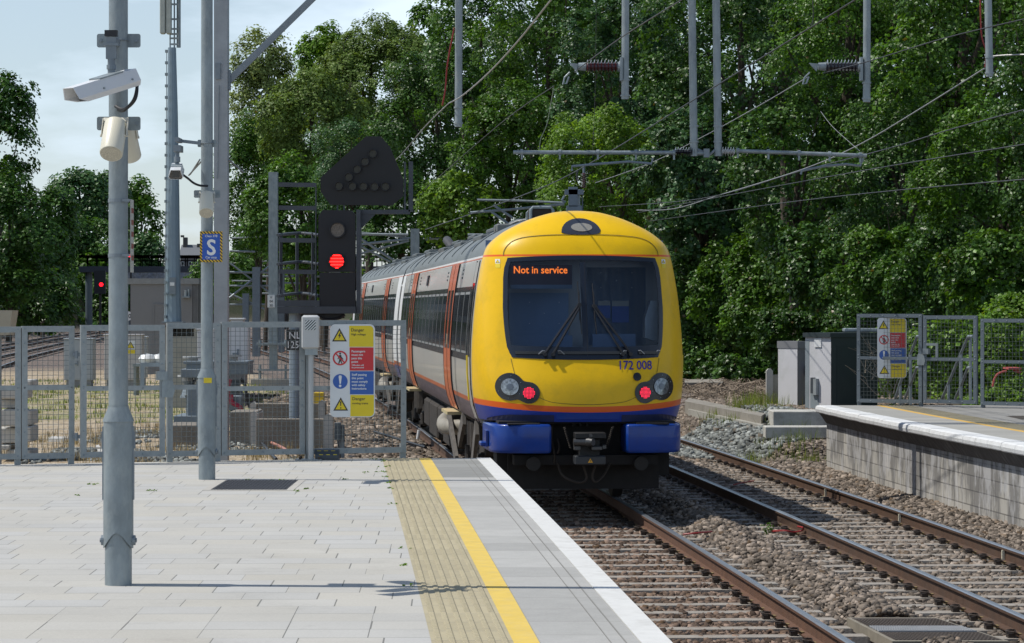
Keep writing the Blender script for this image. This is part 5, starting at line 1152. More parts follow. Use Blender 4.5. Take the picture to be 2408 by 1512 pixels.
# ------------------------------------------------------------ danger signs
DY = mat('sign_yellow', (.72,.56,.01), .3, 0, .03); DR = mat('sign_red', (.56,.02,.03), .3, 0, .03); DB = mat('sign_mid_blue', (.02,.10,.40), .3, 0, .03); DW = mat('sign_white', (.66,.69,.71), .3, 0, .03); DK = mat('sign_ink', (.02,.02,.02), .4)
def danger_sign(X, Y, z, ang, label):
    q = .001249; w, h = .478, .99; T = Tplane(X, Y, z, ang)
    t = thing('danger_sign', (X+w/2, Y, z), label, 'sign', 'tall four part danger signs')
    mb = MB(T); r = .055; pr = []
    for cx, cz, a0 in ((w-r,h-r,0),(r,h-r,1),(r,r,2),(w-r,r,3)):
        for k in range(7): a = (a0+k/6)*math.pi/2; pr.append((cx+r*math.cos(a), cz+r*math.sin(a)))
    mb.prism(pr, -.012, 0); bk = mb.build('panel', DW, t)
    def uv(x, y): return (x-692)*q, (1015-y)*q
    def rect(x0, y0, x1, y1, m, nm, tr=False, brc=False):
        (a, b), (c, d) = uv(x0, y1), uv(x1, y0); R_ = .045; p = [(a,b)]
        if brc: p += [(c-R_+R_*math.sin(k*math.pi/12), b+R_-R_*math.cos(k*math.pi/12)) for k in range(7)]
        else: p.append((c,b))
        if tr: p += [(c-R_+R_*math.cos(k*math.pi/12), d-R_+R_*math.sin(k*math.pi/12)) for k in range(7)]
        else: p.append((c,d))
        p.append((a,d)); mb = MB(T); mb.add([(u,.0016,v) for u, v in p], [tuple(range(len(p)))]); return mb.build(nm, m, bk)
    y1_ = rect(855,235,1062,415,DY,'yellow_field',tr=True); r1_ = rect(858,420,1062,618,DR,'red_field'); b1_ = rect(861,623,1064,820,DB,'blue_field'); y2_ = rect(865,826,1066,1008,DY,'yellow_field',brc=True)
    mb = MB(T)
    def tx(s, x, y, size, m=0, b=0):
        u, v = uv(x, y); add_text(mb, s, size, u, v, .003, m)
        if b: add_text(mb, s, size, u+size*.035, v, .0031, m)
    tx('Danger', 870, 284, .047); tx('High voltage', 870, 317, .0315); tx('Danger', 880, 870, .047); tx('moving trains', 880, 905, .0315)
    for i, s in enumerate(('Passengers','must not','pass this','point')): tx(s, 874, 462+i*29.5, .0335, 1, 1)
    tx('Offenders will', 876, 577, .0225, 1, 1); tx('be prosecuted', 876, 597, .0225, 1, 1)
    for i, s in enumerate(('Staff passing','this point','must comply','with safety','instructions')): tx(s, 876, 661+i*29.5, .033, 1, 1)
    mb.build('lettering', [DK, DW], bk)
    MBX = [MB(T)]; nxt = lambda: MBX[0].build('pictogram', [DK, DY, DR, DB, WHITE], bk) and MBX.__setitem__(0, MB(T))
    def P3(pts, wv, m): MBX[0].add([(u,wv,v) for u, v in pts], [tuple(range(len(pts)))], m)
    def rt(cx, top, bot, hw, k, wv, m):
        pts = []; cxm, cy = cx, (top+2*bot)/3
        base = [(cx-hw,bot),(cx+hw,bot),(cx,top)]
        for (x, y) in base: pts.append(uv(cx+(x-cx)*k, cy+(y-cy)*k))
        P3(pts, wv, m)
    for cx, top, bot in ((772,256,369),(783,846,959)):
        if cx == 783: nxt()
        rt(cx, top, bot, 63, 1, .003, 0); rt(cx, top, bot, 63, .72, .0036, 1)
        if cx == 783: continue
        bz = [(776,292),(760,324),(772,324),(764,350),(788,316),(776,316),(786,292)]; b_ = [uv(x, y) for x, y in bz]; MBX[0].add([(u,.0042,v) for u, v in b_], [(0,1,2,5,6),(2,3,4,5)], 0)
    P3([uv(776,880),(uv(790,880)),(uv(786,920)),(uv(780,920))], .0042, 0)
    def ring(cx, cy, r0, r1, wv, m, n=32):
        a = [uv(cx+r1*math.cos(2*math.pi*i/n), cy+r1*math.sin(2*math.pi*i/n)) for i in range(n)]
        if r0 == 0: P3(a, wv, m); return
        b = [uv(cx+r0*math.cos(2*math.pi*i/n), cy+r0*math.sin(2*math.pi*i/n)) for i in range(n)]
        MBX[0].add([(u,wv,v) for u, v in a+b], [(i,(i+1) % n,n+(i+1) % n,n+i) for i in range(n)], m)
    ring(783,936,0,6,.0042,0); nxt(); ring(778,511,50,63,.0036,2)
    man = [(772,484),(786,484),(790,500),(806,520),(802,525),(786,512),(786,526),(800,566),(792,568),(779,535),(768,568),(760,566),(770,524),(770,508),(760,522),(756,518),(764,500)]
    P3([uv(*p) for p in man], .003, 0); ring(778,472,0,8,.003,0); P3([uv(733,472),uv(741,464),uv(823,550),uv(815,558)], .0042, 2); nxt()
    ring(779,710,0,63,.003,3); ring(778,748,0,11,.0036,4); P3([uv(765,668),uv(771,658),uv(786,658),uv(792,668),uv(784,730),uv(773,730)], .0036, 4)
    nxt()
    return t
q = FX(777); danger_sign(q[0], q[1]-.06, CAMZ-(981-720)/6700*(q[1]-.06), 0.02, 'tall white, yellow, red and blue danger sign on the left platform fence by the train')
q = RX(2062); danger_sign(q[0], q[1]-.06, CAMZ-(889-720)/6700*q[1], -.05, 'tall white, yellow, red and blue danger sign on the right hand platform fence')
# ------------------------------------------------------------ reader post and bumper box
X = P(731,0,30.25)[0]; Y = 30.25; s3 = 6700/Y; zz3 = lambda y: CAMZ-(y-720)/s3
t = thing('reader_post', (X, Y, PZ), 'pale grey card reader box on a thin post in front of the left fence', 'card reader')
mb = MB(); mb.cyl((X,Y,PZ+.012),(X,Y,zz3(835)),.031,n=18); mb.build('post', mat('post_grey', (.40,.42,.43), .35, .2, .05), t, smooth=True)
mb = MB(); mb.box(X-.16,X+.12,Y-.12,Y+.12,PZ+.001,PZ+.013); mb.build('base_plate', GALVD, t)
mb = MB(); 
for dx, dy in ((-.11,-.08),(.09,-.08),(-.11,.08),(.09,.08)): mb.cyl((X+dx,Y+dy,PZ+.013),(X+dx,Y+dy,PZ+.04),.014,n=6)
mb.build('anchor_bolts', CLIP, t)
mb = MB(); mb.box(X-.095,X+.09,Y-.07,Y+.05,zz3(821),zz3(741), bev=.022); hb = mb.build('reader_box', mat('reader_plastic', (.46,.47,.47), .35, 0, .04), t, smooth=True)
mb = MB(); mb.box(X-.06,X+.075,Y-.05,Y+.04,zz3(835),zz3(821)+.004); mb.build('box_bracket', GALV, t)
mb = MB(); a0, a1, c0_, c1_ = X-.052, X+.056, zz3(776), zz3(753); mb.box(a0,a1,Y-.0735,Y-.0705,c0_,c1_); stk = mb.build('striped_sticker', DW, hb)
mb = MB(); k = -(c1_-c0_)
while k < a1-a0:
    hh = c1_-c0_; p = [(a0+k,c0_),(a0+k+.016,c0_),(a0+k+.016+hh,c1_),(a0+k+hh,c1_)]
    for lm, kl in ((a0,False),(a1,True)):
        if p: p = clip(p, 0, lm, kl)
    if len(p) > 2: mb.add([(a,Y-.0745,b) for a, b in p], [tuple(range(len(p)))])
    k += .031
mb.build('stripes', mat('stripe_green_black', (.02,.035,.035), .4), stk)
X = P(770,0,30.35)[0]; t = thing('hazard_box', (X, 30.35, PZ), 'low rounded black and yellow box at the foot of the left fence', 'box')
mb = MB(); n = 12; L_ = .125; pr = [(30.35-.10,PZ+.001)]+[(30.35-.10*math.cos(a), PZ+.03+.085*math.sin(a)) for a in np.linspace(0, math.pi, n)]+[(30.45,PZ+.001)]
mb.prism(pr, X-L_, X+L_, 0, 'yz'); bxx = mb.build('shell', mat('box_slate', (.045,.055,.065), .4), t)
mb = MB()
for k in range(3):
    a = X-.11+k*.075; z0_, z1_ = PZ+.055, PZ+.10; yy0 = 30.35-.10*math.cos(math.asin(.3))-.002; yy1 = 30.35-.10*math.cos(math.asin(.82))-.002
    mb.add([(a,yy1,z1_),(a+.045,yy1,z1_),(a+.07,yy0,z0_),(a+.03,yy0,z0_)], [(0,1,2,3)])
mb.build('chevrons', STY, bxx)
# ------------------------------------------------------------ junction signal
YS = 55.0; sS = 6700/YS
def C2(x, y, Y=YS): return P((900+x/1.89)/1.701, (500+y/1.89)/1.701, Y)
b = P(695, 0, YS); t = thing('junction_signal', (b[0], YS, -.1), 'black signal showing red, with a many sided board of unlit lamps above it', 'signal')
mb = MB(); mb.cyl((b[0],YS,-.1),(b[0],YS,CAMZ-.15),.125,n=18); mb.build('post', mat('signal_post', (.22,.27,.32), .5, .2, .1), t, smooth=True)
def bx2(mb, x0, y0, x1, y1, Ya, Yb, m=0, bev=0):
    a, c = C2(x0, y1, Ya), C2(x1, y0, Ya); mb.box(a[0], c[0], Ya, Yb, a[2], c[2], m, bev)
mb = MB(); poly = [C2(*p) for p in ((712,690),(745,645),(960,648),(990,680),(990,1110),(712,1110))]; mb.prism([(p[0],p[2]) for p in poly], YS-.22, YS-.02); hd = mb.build('signal_head', SIGBLK, t)
mb = MB(); bx2(mb, 714,1116,984,1372, YS-.24, YS+.05); mb.build('lower_housing', SIGBLK, t)
mb = MB(); bx2(mb, 992,640,1024,1425, YS-.25, YS+.2); mb.build('side_channel', STEELBLUE, t)
mb = MB(); bx2(mb, 395,1372,988,1425, YS-.3, YS+.5); bx2(mb, 395,1325,715,1370, YS-.28, YS-.26); mb.build('walkway', STEELBLUE, t)
mb = MB(); mb.bar(C2(500,1450), C2(905,1440), .1,.1); mb.tube(catmull([C2(700,1440,YS-.2),C2(760,1470,YS-.2),C2(860,1460,YS-.2),C2(905,1432,YS-.2)],6), .03, 6); mb.build('walkway_beam', BLACK, t)
def lens(mb, mbo, x, y, r, Y, dep=.05):
    c = C2(x, y, Y); mbo.lathe([(r*1.14,0),(r*1.16,-dep),(r*1.0,-dep),(r*.98,0)], c, 22, axis='y'); mb.cyl((c[0],c[1]-.012,c[2]),(c[0],c[1]+.01,c[2]),r,n=22)
mo = MB(); ml_ = MB(); lens(ml_, mo, 850,793,.135,YS-.22,.10); mo2 = mo; 
c = C2(846,1030,YS-.22); mo2.lathe([(.15,0),(.153,-.10),(.137,-.10),(.135,0)], c, 22, axis='y')
mo2.build('lamp_hood', SIGBLK, hd); ml_.build('unlit_lens', mat('unlit_lens', (.16,.13,.11), .25, .2, .4, 40), hd)
mb = MB(); c = C2(846,1030,YS-.225)
for j, (yy_, half) in enumerate(((985,34),(1009,46),(1033,56),(1057,47),(1080,11))):
    n = max(2, int(half/5.5)); 
    for i in range(n): px = 846-half+2*half*(i+.5)/n; q = C2(px, yy_, YS-.235); mb.box(q[0]-.0125,q[0]+.0125,YS-.24,YS-.23,q[2]-.011,q[2]+.011)
mb.build('red_diodes', emit('signal_red', (1,.012,.01), 9), hd)
mb = MB(); mb.cyl((c[0],YS-.222,c[2]),(c[0],YS-.21,c[2]),.133,n=22); mb.build('red_lens', emit('signal_red_glow', (1,.01,.01), .35), hd)
poly = [(725,400),(1068,88),(1180,88),(1248,165),(1350,410),(1350,540),(1265,610),(800,605),(725,505)]
mb = MB(); mb.prism([(C2(*p)[0], C2(*p)[2]) for p in poly], YS-.12, YS-.06); ji = mb.build('route_indicator', mat('indicator_black', (.009,.010,.012), .55), t)
mo = MB(); ml_ = MB()
for x, y in ((1117,216),(1058,277),(998,335),(936,394),(861,462),(963,464),(1046,465),(1130,466),(1213,466)): lens(ml_, mo, x, y, .072, YS-.12, .09)
mo.build('lamp_hood', SIGBLK, ji); ml_.build('unlit_lamp', mat('feather_lens', (.035,.032,.022), .25, .2, .4, 40), ji)
mb = MB(); bx2(mb, 1024,640,1398,672, YS-.06, YS+.12); bx2(mb, 1352,278,1366,640, YS-.06, YS+.1); bx2(mb, 1388,275,1420,655, YS-.06, YS+.1)
a, c_, d_ = C2(1024,672), C2(1140,672), C2(1024,790); mb.prism([(a[0],a[2]),(c_[0],c_[2]),(d_[0],d_[2])], YS-.04, YS-.02)
for x in (850, 900): bx2(mb, x-6,605,x+6,650, YS-.1, YS-.05)
mb.build('indicator_bracket', STEELBLUE, t)
mb = MB()
for y in (450, 625, 870, 1108): mb.bar(C2(405,y,YS-.1), C2(690,y+4,YS-.1), .03,.085)
mb.bar(C2(688,455,YS-.1), C2(688,1330,YS-.1), .02,.02)
for y in (815, 1035, 1275): mb.tube([tuple(Vector(C2(400+310*k/10, y+18-22*math.sin(math.pi*k/10), YS))+Vector((0,-.05+.75*math.sin(math.pi*k/10),0))) for k in range(11)], .032, 6)
for x, yd in ((422,.1),(545,.7),(665,.3)): mb.bar(C2(x,815,YS+yd), C2(x,1275,YS+yd), .07,.02)
mb.bar(C2(640,1320,YS-.1),C2(700,1190,YS-.1),.015,.015); mb.bar(C2(450,1310,YS-.1),C2(400,1180,YS-.1),.02,.02)
mb.build('ladder_cage', STEELBLUE, t)
pl = MB(); a, c_ = P(674,823,YS-.16), P(712,775,YS-.16); pl.box(a[0],c_[0]+.05,YS-.17,YS-.15,a[2]-.0,c_[2]); np_ = pl.build('number_plate', mat('plate_black', (.01,.01,.01), .4), t)
mb = MB(lambda p: (P(697,0,YS)[0]+p[0], YS-.176, p[2])); add_text(mb, 'NL', .185, -.02, P(0,796,YS)[2], 0, 0, 1, 'c'); add_text(mb, '1254', .185, -.02, P(0,818,YS)[2], 0, 0, .9, 'c')
mb.build('lettering', WHITE, np_)
# ------------------------------------------------------------ overhead line equipment
YP = 40.0
def Q(x, y, Y=YP): return P(x, y, Y)
por = thing('overhead_line_portal', (Q(521,0)[0], YP, -.1), 'grey steel portal, square mast behind the S sign pole, droppers over the tracks', 'overhead line portal')
x0, x1 = Q(505,0)[0], Q(537,0)[0]
mb = MB(); mb.box(x0,x1,YP-.12,YP-.105,-.1,8.9); mb.box(x0,x1,YP+.105,YP+.12,-.1,8.9); mb.box((x0+x1)/2-.006,(x0+x1)/2+.006,YP-.105,YP+.105,-.1,8.9); mb.box(x1-.012,x1,YP-.105,YP+.105,-.1,8.9); mb.build('mast', mat('mast_galv', (.31,.335,.36), .5, .25, .12, 5), por)
mb = MB(); mb.bar(Q(538,190), (Q(538,190)[0]+2.75, YP, Q(0,190)[2]+2.7), .06,.09); mb.build('brace', GALVD, por)
mb = MB()
for z in (8.35, 8.9):
    for dy in (-.25,.25): mb.bar((x0,YP+dy,z),(13,YP+dy,z),.09,.09)
k = x0
while k < 12.6:
    for dy in (-.25,.25): mb.bar((k,YP+dy,8.35),(k+.5,YP+dy,8.9),.04,.04); mb.bar((k+.5,YP+dy,8.9),(k+1,YP+dy,8.35),.04,.04)
    k += 1
mb.build('beam', GALVD, por)
mb = MB(); mb.box(12.9,13.15,YP-.12,YP+.12,1.0,8.9); mb.build('mast', GALVD, por)
mb = MB(); z_ = Q(0,150)[2]
mb.box((x0+x1)/2-.07,(x0+x1)/2-.0,YP-.16,YP-.12,Q(0,188)[2],Q(0,150)[2]); mb.cyl(Q(515,200,YP-.15),Q(511,420,YP-.15),.008,n=5)
mb.tube([Q(470,375),Q(447,410,YP+1)], .012,5); mb.tube([Q(475,378),Q(444,412,YP+1)], .012,5); mb.tube([Q(537,375),Q(572,405,YP+.6)], .014,5)
mb.box(x1,x1+.03,YP-.08,YP+.08,Q(0,212)[2],Q(0,165)[2]); mb.build('mast_fittings', GALVD, por)
for x, yb in ((1078,298),(1470,233),(1632,367),(1689,367),(2038,240),(2327,180)):
    mb = MB(); b = Q(x, yb); r = .052 if x not in (1632,1689) else .053
    mb.cyl(b, (b[0]-(.05 if x in (1632, 1689, 2327) else -.01), YP, 8.35), r, n=16)
    for dz in (.05, .27): mb.lathe([(r+.002,-.012),(r+.012,-.012),(r+.012,.012),(r+.002,.012)], (b[0],YP,b[2]+dz+(.15 if x in (1632,1689) else 0)), 16)
    mb.build('dropper_tube', GALV, por, smooth=True)
def ribbed(mb, a, b, r0, r1, n, m=0):
    a = Vector(a); b = Vector(b)
    mb.cyl(a, b, r0, n=10, m=m)
    for i in range(n):
        c = a+(b-a)*((i+.5)/n); d = (b-a).normalized()*((b-a).length/n*.30); mb.cyl(c-d, c, r0, r1, 14, m); mb.cyl(c, c+d*.35, r1, r0, 14, m)
INSB = mat('insulator_brown', (.07,.012,.012), .12, 0, .1, coat=.5); INSG = mat('insulator_dark', (.03,.028,.035), .15, 0, .1, coat=.5); INSW = mat('insulator_white', (.5,.5,.5), .2, 0, .05)
for xa, xb, m in ((1378,1452,INSB),(1942,2016,INSG)):
    it = thing('insulator', Q(xb,158), 'brown ribbed insulator clamped to the dropper left of the twin tubes' if m is INSB else 'dark ribbed insulator clamped to the dropper right of the twin tubes', 'insulator')
    mb = MB(); ribbed(mb, Q(xa,157), Q(xb,157), .055, .105, 9); mb.build('ribs', m, it, smooth=False)
    mb = MB(); mb.cyl(Q(xa-18,156), Q(xa,157), .05,.062,n=14); mb.cyl(Q(xb,157), Q(xb+6,157), .07,n=14); mb.box(Q(xb+6,0)[0],Q(xb+12,0)[0],YP-.07,YP+.07,Q(0,190)[2],Q(0,135)[2]); mb.prism([(Q(xa-18,0)[0],Q(0,150)[2]),(Q(xa-40,0)[0],Q(0,148)[2]),(Q(xa-22,0)[0],Q(0,168)[2])],YP-.02,YP+.02); mb.tube([Q(xa-38,170),Q(xa-50,182),Q(xa-54,198),Q(xa-46,196),Q(xa-40,180)], .014,5)
    mb.build('end_caps', GALV, it)
for (a, b, iA, iB, im, arm, lab) in ((( 1207,358),(1585,359),1586,1636,INSG,[(1345,402),(1345,391),(1400,386),(1479,380),(1532,385),(1535,372)],'long horizontal registration tube over the train, left of the twin droppers'),((2038,366),(1735,355),1697,1728,INSW,[(1883,410),(1886,401),(1935,391),(1990,386),(2023,390),(2030,372)],'long horizontal registration tube over the far track, right of the twin droppers')):
    rt_ = thing('registration_tube', Q(*a), lab, 'registration arm')
    e = (1662, 361) if im is INSG else (1728, 354)
    mb = MB(); mb.cyl(Q(*a), Q(*b), .028,n=12)
    if im is INSG: mb.cyl(Q(1636,360), Q(1660,361), .03,n=10)
    for x in np.linspace(a[0]+ (20 if im is INSG else -15), b[0], 5): yv = a[1]+(b[1]-a[1])*(x-a[0])/(b[0]-a[0]); c = Q(x,yv); mb.cyl((c[0]-.02,YP,c[2]),(c[0]+.02,YP,c[2]),.042,n=10); mb.box(c[0]-.012,c[0]+.012,YP-.02,YP+.02,c[2]-.10,c[2])
    mb.build('tube', GALV, rt_, smooth=True)
    mb = MB(); ribbed(mb, Q(iA,356), Q(iB,357), .03, .068, 8 if im is INSG else 5); mb.build('insulator', im, rt_)
    mb = MB(); mb.tube([Q(*p) for p in arm], .018, 7); mb.build('steady_arm', GALVD, rt_)
mb = MB(); mb.tube([Q(1640,352),Q(1668,364),Q(1686,350)], .022,6); mb.box(Q(1655,0)[0],Q(1668,0)[0],YP-.05,YP+.05,Q(0,370)[2],Q(0,350)[2]); mb.build('knuckle', GALVD, por)
# wires, each a thing of its own, hung in space along the tracks
WPALE = mat('wire_pale', (.33,.33,.32), .45, .4); WDARK = mat('wire_dark', (.06,.06,.062), .5, .4); WRED = mat('cable_red', (.28,.02,.02), .5); WGRN = mat('wire_greenish', (.22,.26,.18), .5)
def wire(pts, Ys, r, m, label, n=5):
    inv = [1/y for y in Ys]
    r *= .78; mb = MB(); P3_ = []
    L = [0]
    for a, b in zip(pts[:-1], pts[1:]): L.append(L[-1]+math.hypot(a[0]-b[0], a[1]-b[1]))
    for (x, y), l_ in zip(pts, L): P3_.append(P(x, y, 1/(inv[0]+(inv[1]-inv[0])*l_/L[-1])))
    pts3 = [tuple(p) for p in catmull(P3_, 5)] if len(P3_) > 2 else P3_
    o = mb.tube(pts3, r, n).build('overhead_wire', m); return tag(o, label, 'overhead wire')
wire([(1300,-6),(1216,99),(1145,175),(1087,225),(1055,243)], (30,40), .013, WPALE, 'thick pale cable sweeping down to the bottom of the leftmost dropper')
wire([(1055,243),(999,298),(935,372),(860,440)], (40,72), .010, WPALE, 'thin pale cable running from the leftmost dropper down behind the signal')
wire([(2020,-6),(1684,202),(1374,392),(1222,462),(1000,540)], (31,62), .012, WDARK, 'long dark wire crossing the picture from upper right down in front of the twin droppers')
wire([(1612,-6),(1461,88),(1352,168)], (30,40), .010, WDARK, 'dark wire from the top edge down to the brown insulator')
wire([(1303,202),(1175,292),(999,445)], (40,62), .008, WDARK, 'thin dark wire descending left from below the brown insulator')
wire([(2416,43),(2220,90),(2046,143),(1935,172)], (33,40), .010, WDARK, 'dark wire from the right edge of the picture to the dark insulator')
wire([(1900,181),(1760,263),(1637,330),(1526,385),(1400,430)], (40,62), .009, WPALE, 'thin wire descending left from below the dark insulator behind the twin droppers')
wire([(2416,128),(2360,130),(2330,133)], (40,40.5), .014, WPALE, 'short pale rod reaching from the rightmost dropper to the right edge')
wire([(2315,161),(2170,252),(2023,339),(1888,398),(1701,456),(1584,491),(1497,494)], (38,78), .013, WPALE, 'thick pale contact cable from the rightmost dropper down to the right of the train roof')
wire([(2416,256),(2240,303),(2082,351),(1877,404),(1643,468),(1409,486)], (32,80), .010, WDARK, 'upper of the three dark wires crossing the trees at the right')
wire([(2416,338),(2082,392),(1760,450),(1500,500)], (31,78), .009, WDARK, 'middle of the three dark wires crossing the trees at the right')
wire([(2416,421),(2082,450),(1818,480),(1526,520)], (30,78), .009, WDARK, 'lowest of the three dark wires crossing the trees at the right')
wire([(1068,65),(1052,150),(1047,210),(1040,248)], (40,40.2), .016, WRED, 'short dark red cable hanging beside the leftmost dropper')
wire([(2305,-4),(2308,80),(2318,120),(2316,158)], (40,40.2), .014, WRED, 'short dark red cable hanging beside the rightmost dropper')
wire([(1302,206),(1296,240),(1286,292),(1272,325),(1268,352)], (40,40.1), .008, WGRN, 'thin greenish jumper wire hanging from the wire joint to the left registration tube')
wire([(1393,372),(1400,200),(1402,-4)], (40,40.1), .004, WDARK, 'very thin vertical hanger wire left of the brown insulator')
wire([(2022,355),(1960,300),(1930,262)], (40,42), .005, WPALE, 'short thin stay wire above the right end of the registration tube')
wire([(1911,-4),(1912,48),(1906,60)], (40,40.1), .010, WDARK, 'short dark hanger at the top edge above the dark insulator')
# masts further off
def far_mast(x, ytop, ybot_z, Y, w, label, arms, group='overhead line masts along the curve'):
    b = P(x, 0, Y); g_ = thing('overhead_line_mast', (b[0], Y, ybot_z), label, 'mast', group)
    zt = P(0, ytop, Y)[2]; mb = MB(); h_ = w/2
    mb.box(b[0]-h_,b[0]+h_,Y-h_,Y-h_+.02,ybot_z,zt); mb.box(b[0]-h_,b[0]+h_,Y+h_-.02,Y+h_,ybot_z,zt); mb.box(b[0]-.01,b[0]+.01,Y-h_+.02,Y+h_-.02,ybot_z,zt); mb.build('mast', GALV if Y < 120 else GALVD, g_)
    if arms:
        mb = MB()
        for pp, r in arms: mb.tube([P(a, c, Y) for a, c in pp], r, 6)
        mb.build('cantilever', GALV, g_)
    return g_
m2 = far_mast(643, 405, 1.342, 94, .30, 'tall grey H section mast on a concrete block just left of the signal', [])
b = P(643,0,94); mb = MB(); mb.box(b[0]-.7,b[0]+.7,93.4,94.6,-.15,.0+.15); mb.build('foundation_block', CONC, m2)
mb = MB(); mb.box(b[0]-.5,b[0]+.5,93.7,94.3,.42,.47); mb.box(b[0]-.55,b[0]+.55,93.7,94.3,1.28,1.34); mb.box(b[0]-.13,b[0]+.13,93.85,94.15,.47,1.28)
for s in (-.42,.42): mb.cyl((b[0]+s,93.8,.15),(b[0]+s,93.8,.62),.04,n=8); mb.cyl((b[0]+s,93.8,1.2),(b[0]+s,93.8,1.45),.05,n=8)
mb.build('base_flange', GALV, m2)
mb = MB(); a, c = P(629,723,93.8), P(646,694,93.8); mb.box(a[0],c[0],93.8,93.84,a[2],c[2]); npl = mb.build('number_plate', WHITE, m2)
mb = MB(lambda p: (P(637.5,0,93.78)[0]+p[0], 93.78, p[2])); add_text(mb, 'V', .11, 0, P(0,702,93.78)[2], 0, 0, 1, 'c'); add_text(mb, '04', .11, 0, P(0,711,93.78)[2], 0, 0, 1, 'c'); add_text(mb, '30', .11, 0, P(0,721,93.78)[2], 0, 0, 1, 'c'); mb.build('lettering', BLACK, npl)
far_mast(976, 538, -.1, 104, .32, 'grey mast rising behind the roof of the second carriage', [([(960,552),(790,550)],.05),([(962,562),(846,575)],.05),([(970,560),(790,540)],.03),([(962,566),(800,610)],.04),([(846,560),(925,612)],.05),([(846,578),(918,616)],.04),([(1000,562),(1150,555)],.045),([(790,552),(790,600)],.04)])
far_mast(603, 628, -.1, 150, .40, 'distant grey mast standing between the S sign pole and the signal ladder', [([(540,640),(660,642)],.06),([(540,618),(650,700)],.05),([(540,672),(655,672)],.05),([(540,590),(600,592)],.05),([(545,560),(700,553)],.05),([(540,700),(735,545)],.06)])
far_mast(662, 640, -.1, 165, .35, 'thin distant mast seen through the signal ladder cage', [([(610,650),(760,650)],.06),([(600,690),(740,690)],.05),([(610,615),(745,612)],.05)])
far_mast(738, 632, -.1, 175, .35, 'distant mast half hidden by the signal ladder', [([(650,665),(800,668)],.06),([(660,628),(800,640)],.05)])
far_mast(578, 690, -.1, 185, .4, 'short looking distant mast by the far bridge pier', [([(540,690),(640,735)],.06),([(540,716),(640,716)],.06),([(545,660),(640,662)],.05)])
# centre mast with insulators behind the train roof
cm = far_mast(1352, 446, -.1, 78, .28, 'mast carrying ribbed insulators and brackets right behind the train roof', [([(1122,470),(1225,472),(1327,477)],.032),([(1106,500),(1210,492),(1327,480)],.036),([(1160,482),(1205,512)],.035),([(1150,494),(1200,530)],.035),([(1100,552),(1155,552)],.035)], None)
b = lambda x, y, d=0: P(x, y, 78+d)
mb = MB(); ribbed(mb, b(1373,407), b(1373,442), .045, .095, 8); mb.build('insulator', INSB, cm)
mb = MB(); ribbed(mb, b(1357,402), b(1357,425), .02,.05,5); ribbed(mb, b(1358,447), b(1358,470), .02,.05,5); mb.build('small_insulator', INSG, cm)
mb = MB(); a, c = b(1328,458), b(1372,446); mb.box(a[0],c[0],77.8,78.2,a[2],c[2]); a, c = b(1332,500), b(1368,484); mb.box(a[0],c[0],77.8,78.2,a[2],c[2]); a, c = b(1337,486), b(1358,440); mb.box(a[0],c[0],77.8,78.2,a[2],c[2]); mb.cyl(b(1373,391),b(1373,407),.035,n=8); mb.cyl(b(1369,445),b(1370,500),.02,n=6); mb.tube([b(1328,460),b(1322,470),b(1330,476)],.04,5); mb.cyl(b(1345,484),b(1358,470),.03,n=6); mb.build('bracketry', mat('bracket_blue_grey', (.17,.21,.25), .5, .2), cm)
far_mast(1110, 552, 2.5, 118, .2, 'small mast top showing above the train roof among the trees', [([(1068,553),(1150,551)],.05)], None)
# ------------------------------------------------------------ cell mast, cabin and yard equipment
Yt = 82.0; bt = lambda x, y, d=0: P(x, y, Yt+d)
cmz = bt(0,757)[2]; t = thing('phone_mast', (bt(407,0)[0], Yt, cmz), 'tall tapering blue grey phone mast with a pale antenna panel at its top', 'mast')
mb = MB(); n = 12; vs = []; sec_ = [(757,386,427),(700,387,425),(560,388.5,423),(474,389.5,422),(440,391,421.5),(250,393,418),(112,395,414)]
for y, xa, xb in sec_:
    a = bt(xa,y); c = bt(xb,y); r_ = (c[0]-a[0])/2
    for i in range(n): q = 2*math.pi*i/n; vs.append(((a[0]+c[0])/2+r_*math.cos(q), Yt+r_*math.sin(q), a[2]))
mb.add(vs, [(j*n+i, j*n+(i+1) % n, (j+1)*n+(i+1) % n, (j+1)*n+i) for j in range(len(sec_)-1) for i in range(n)]+[tuple((len(sec_)-1)*n+i for i in range(n))])
mb.build('tapered_column', mat('mast_blue_grey', (.22,.29,.345), .5, .2, .08, 3), t)
mb = MB()
for y in np.linspace(120, 745, 24): c = bt(392-3*(y-120)/625, y, -.3); mb.box(c[0]-.05,c[0]+.02,Yt-.28,Yt-.18,c[2]-.04,c[2]+.04)
mb.cyl(bt(392,118,-.2), bt(388.5,745,-.2), .012, n=5); mb.build('step_bolts', GALV, t)
mb = MB(); a, c = bt(379,82), bt(405,-60); mb.box(a[0],(a[0]+c[0])/2-.01,Yt-.35,Yt-.1,a[2],c[2],bev=.03); mb.box((a[0]+c[0])/2+.01,c[0],Yt-.3,Yt-.05,a[2],c[2],bev=.03); mb.build('antenna_panel', mat('antenna_pale', (.42,.44,.40), .5), t)
mb = MB()
for x in (400, 410, 417): mb.bar(bt(x,-60), bt(x,112), .03,.03)
for y in (10, 45, 68, 80, 90, 104): mb.bar(bt(399,y), bt(421,y), .05,.05)
mb.bar(bt(421,-60),bt(421,112),.07,.07); mb.build('antenna_frame', GALV, t)
mb = MB(); a, c = bt(398,692,-.35), bt(413,652,-.35); mb.box(a[0],c[0],Yt-.36,Yt-.22,a[2],c[2]); a, c = bt(400,672,-.37), bt(410,664,-.37); mb.box(a[0],c[0],Yt-.38,Yt-.36,a[2],c[2],1); a, c = bt(388,756), bt(430,750); mb.box(a[0]-.05,c[0]+.05,Yt-.4,Yt+.35,a[2]-.03,a[2]); mb.build('junction_boxes', [GALVD, WHITE], t)
Yc = 74.0; a, c = P(389,930,Yc), P(465,762,Yc)
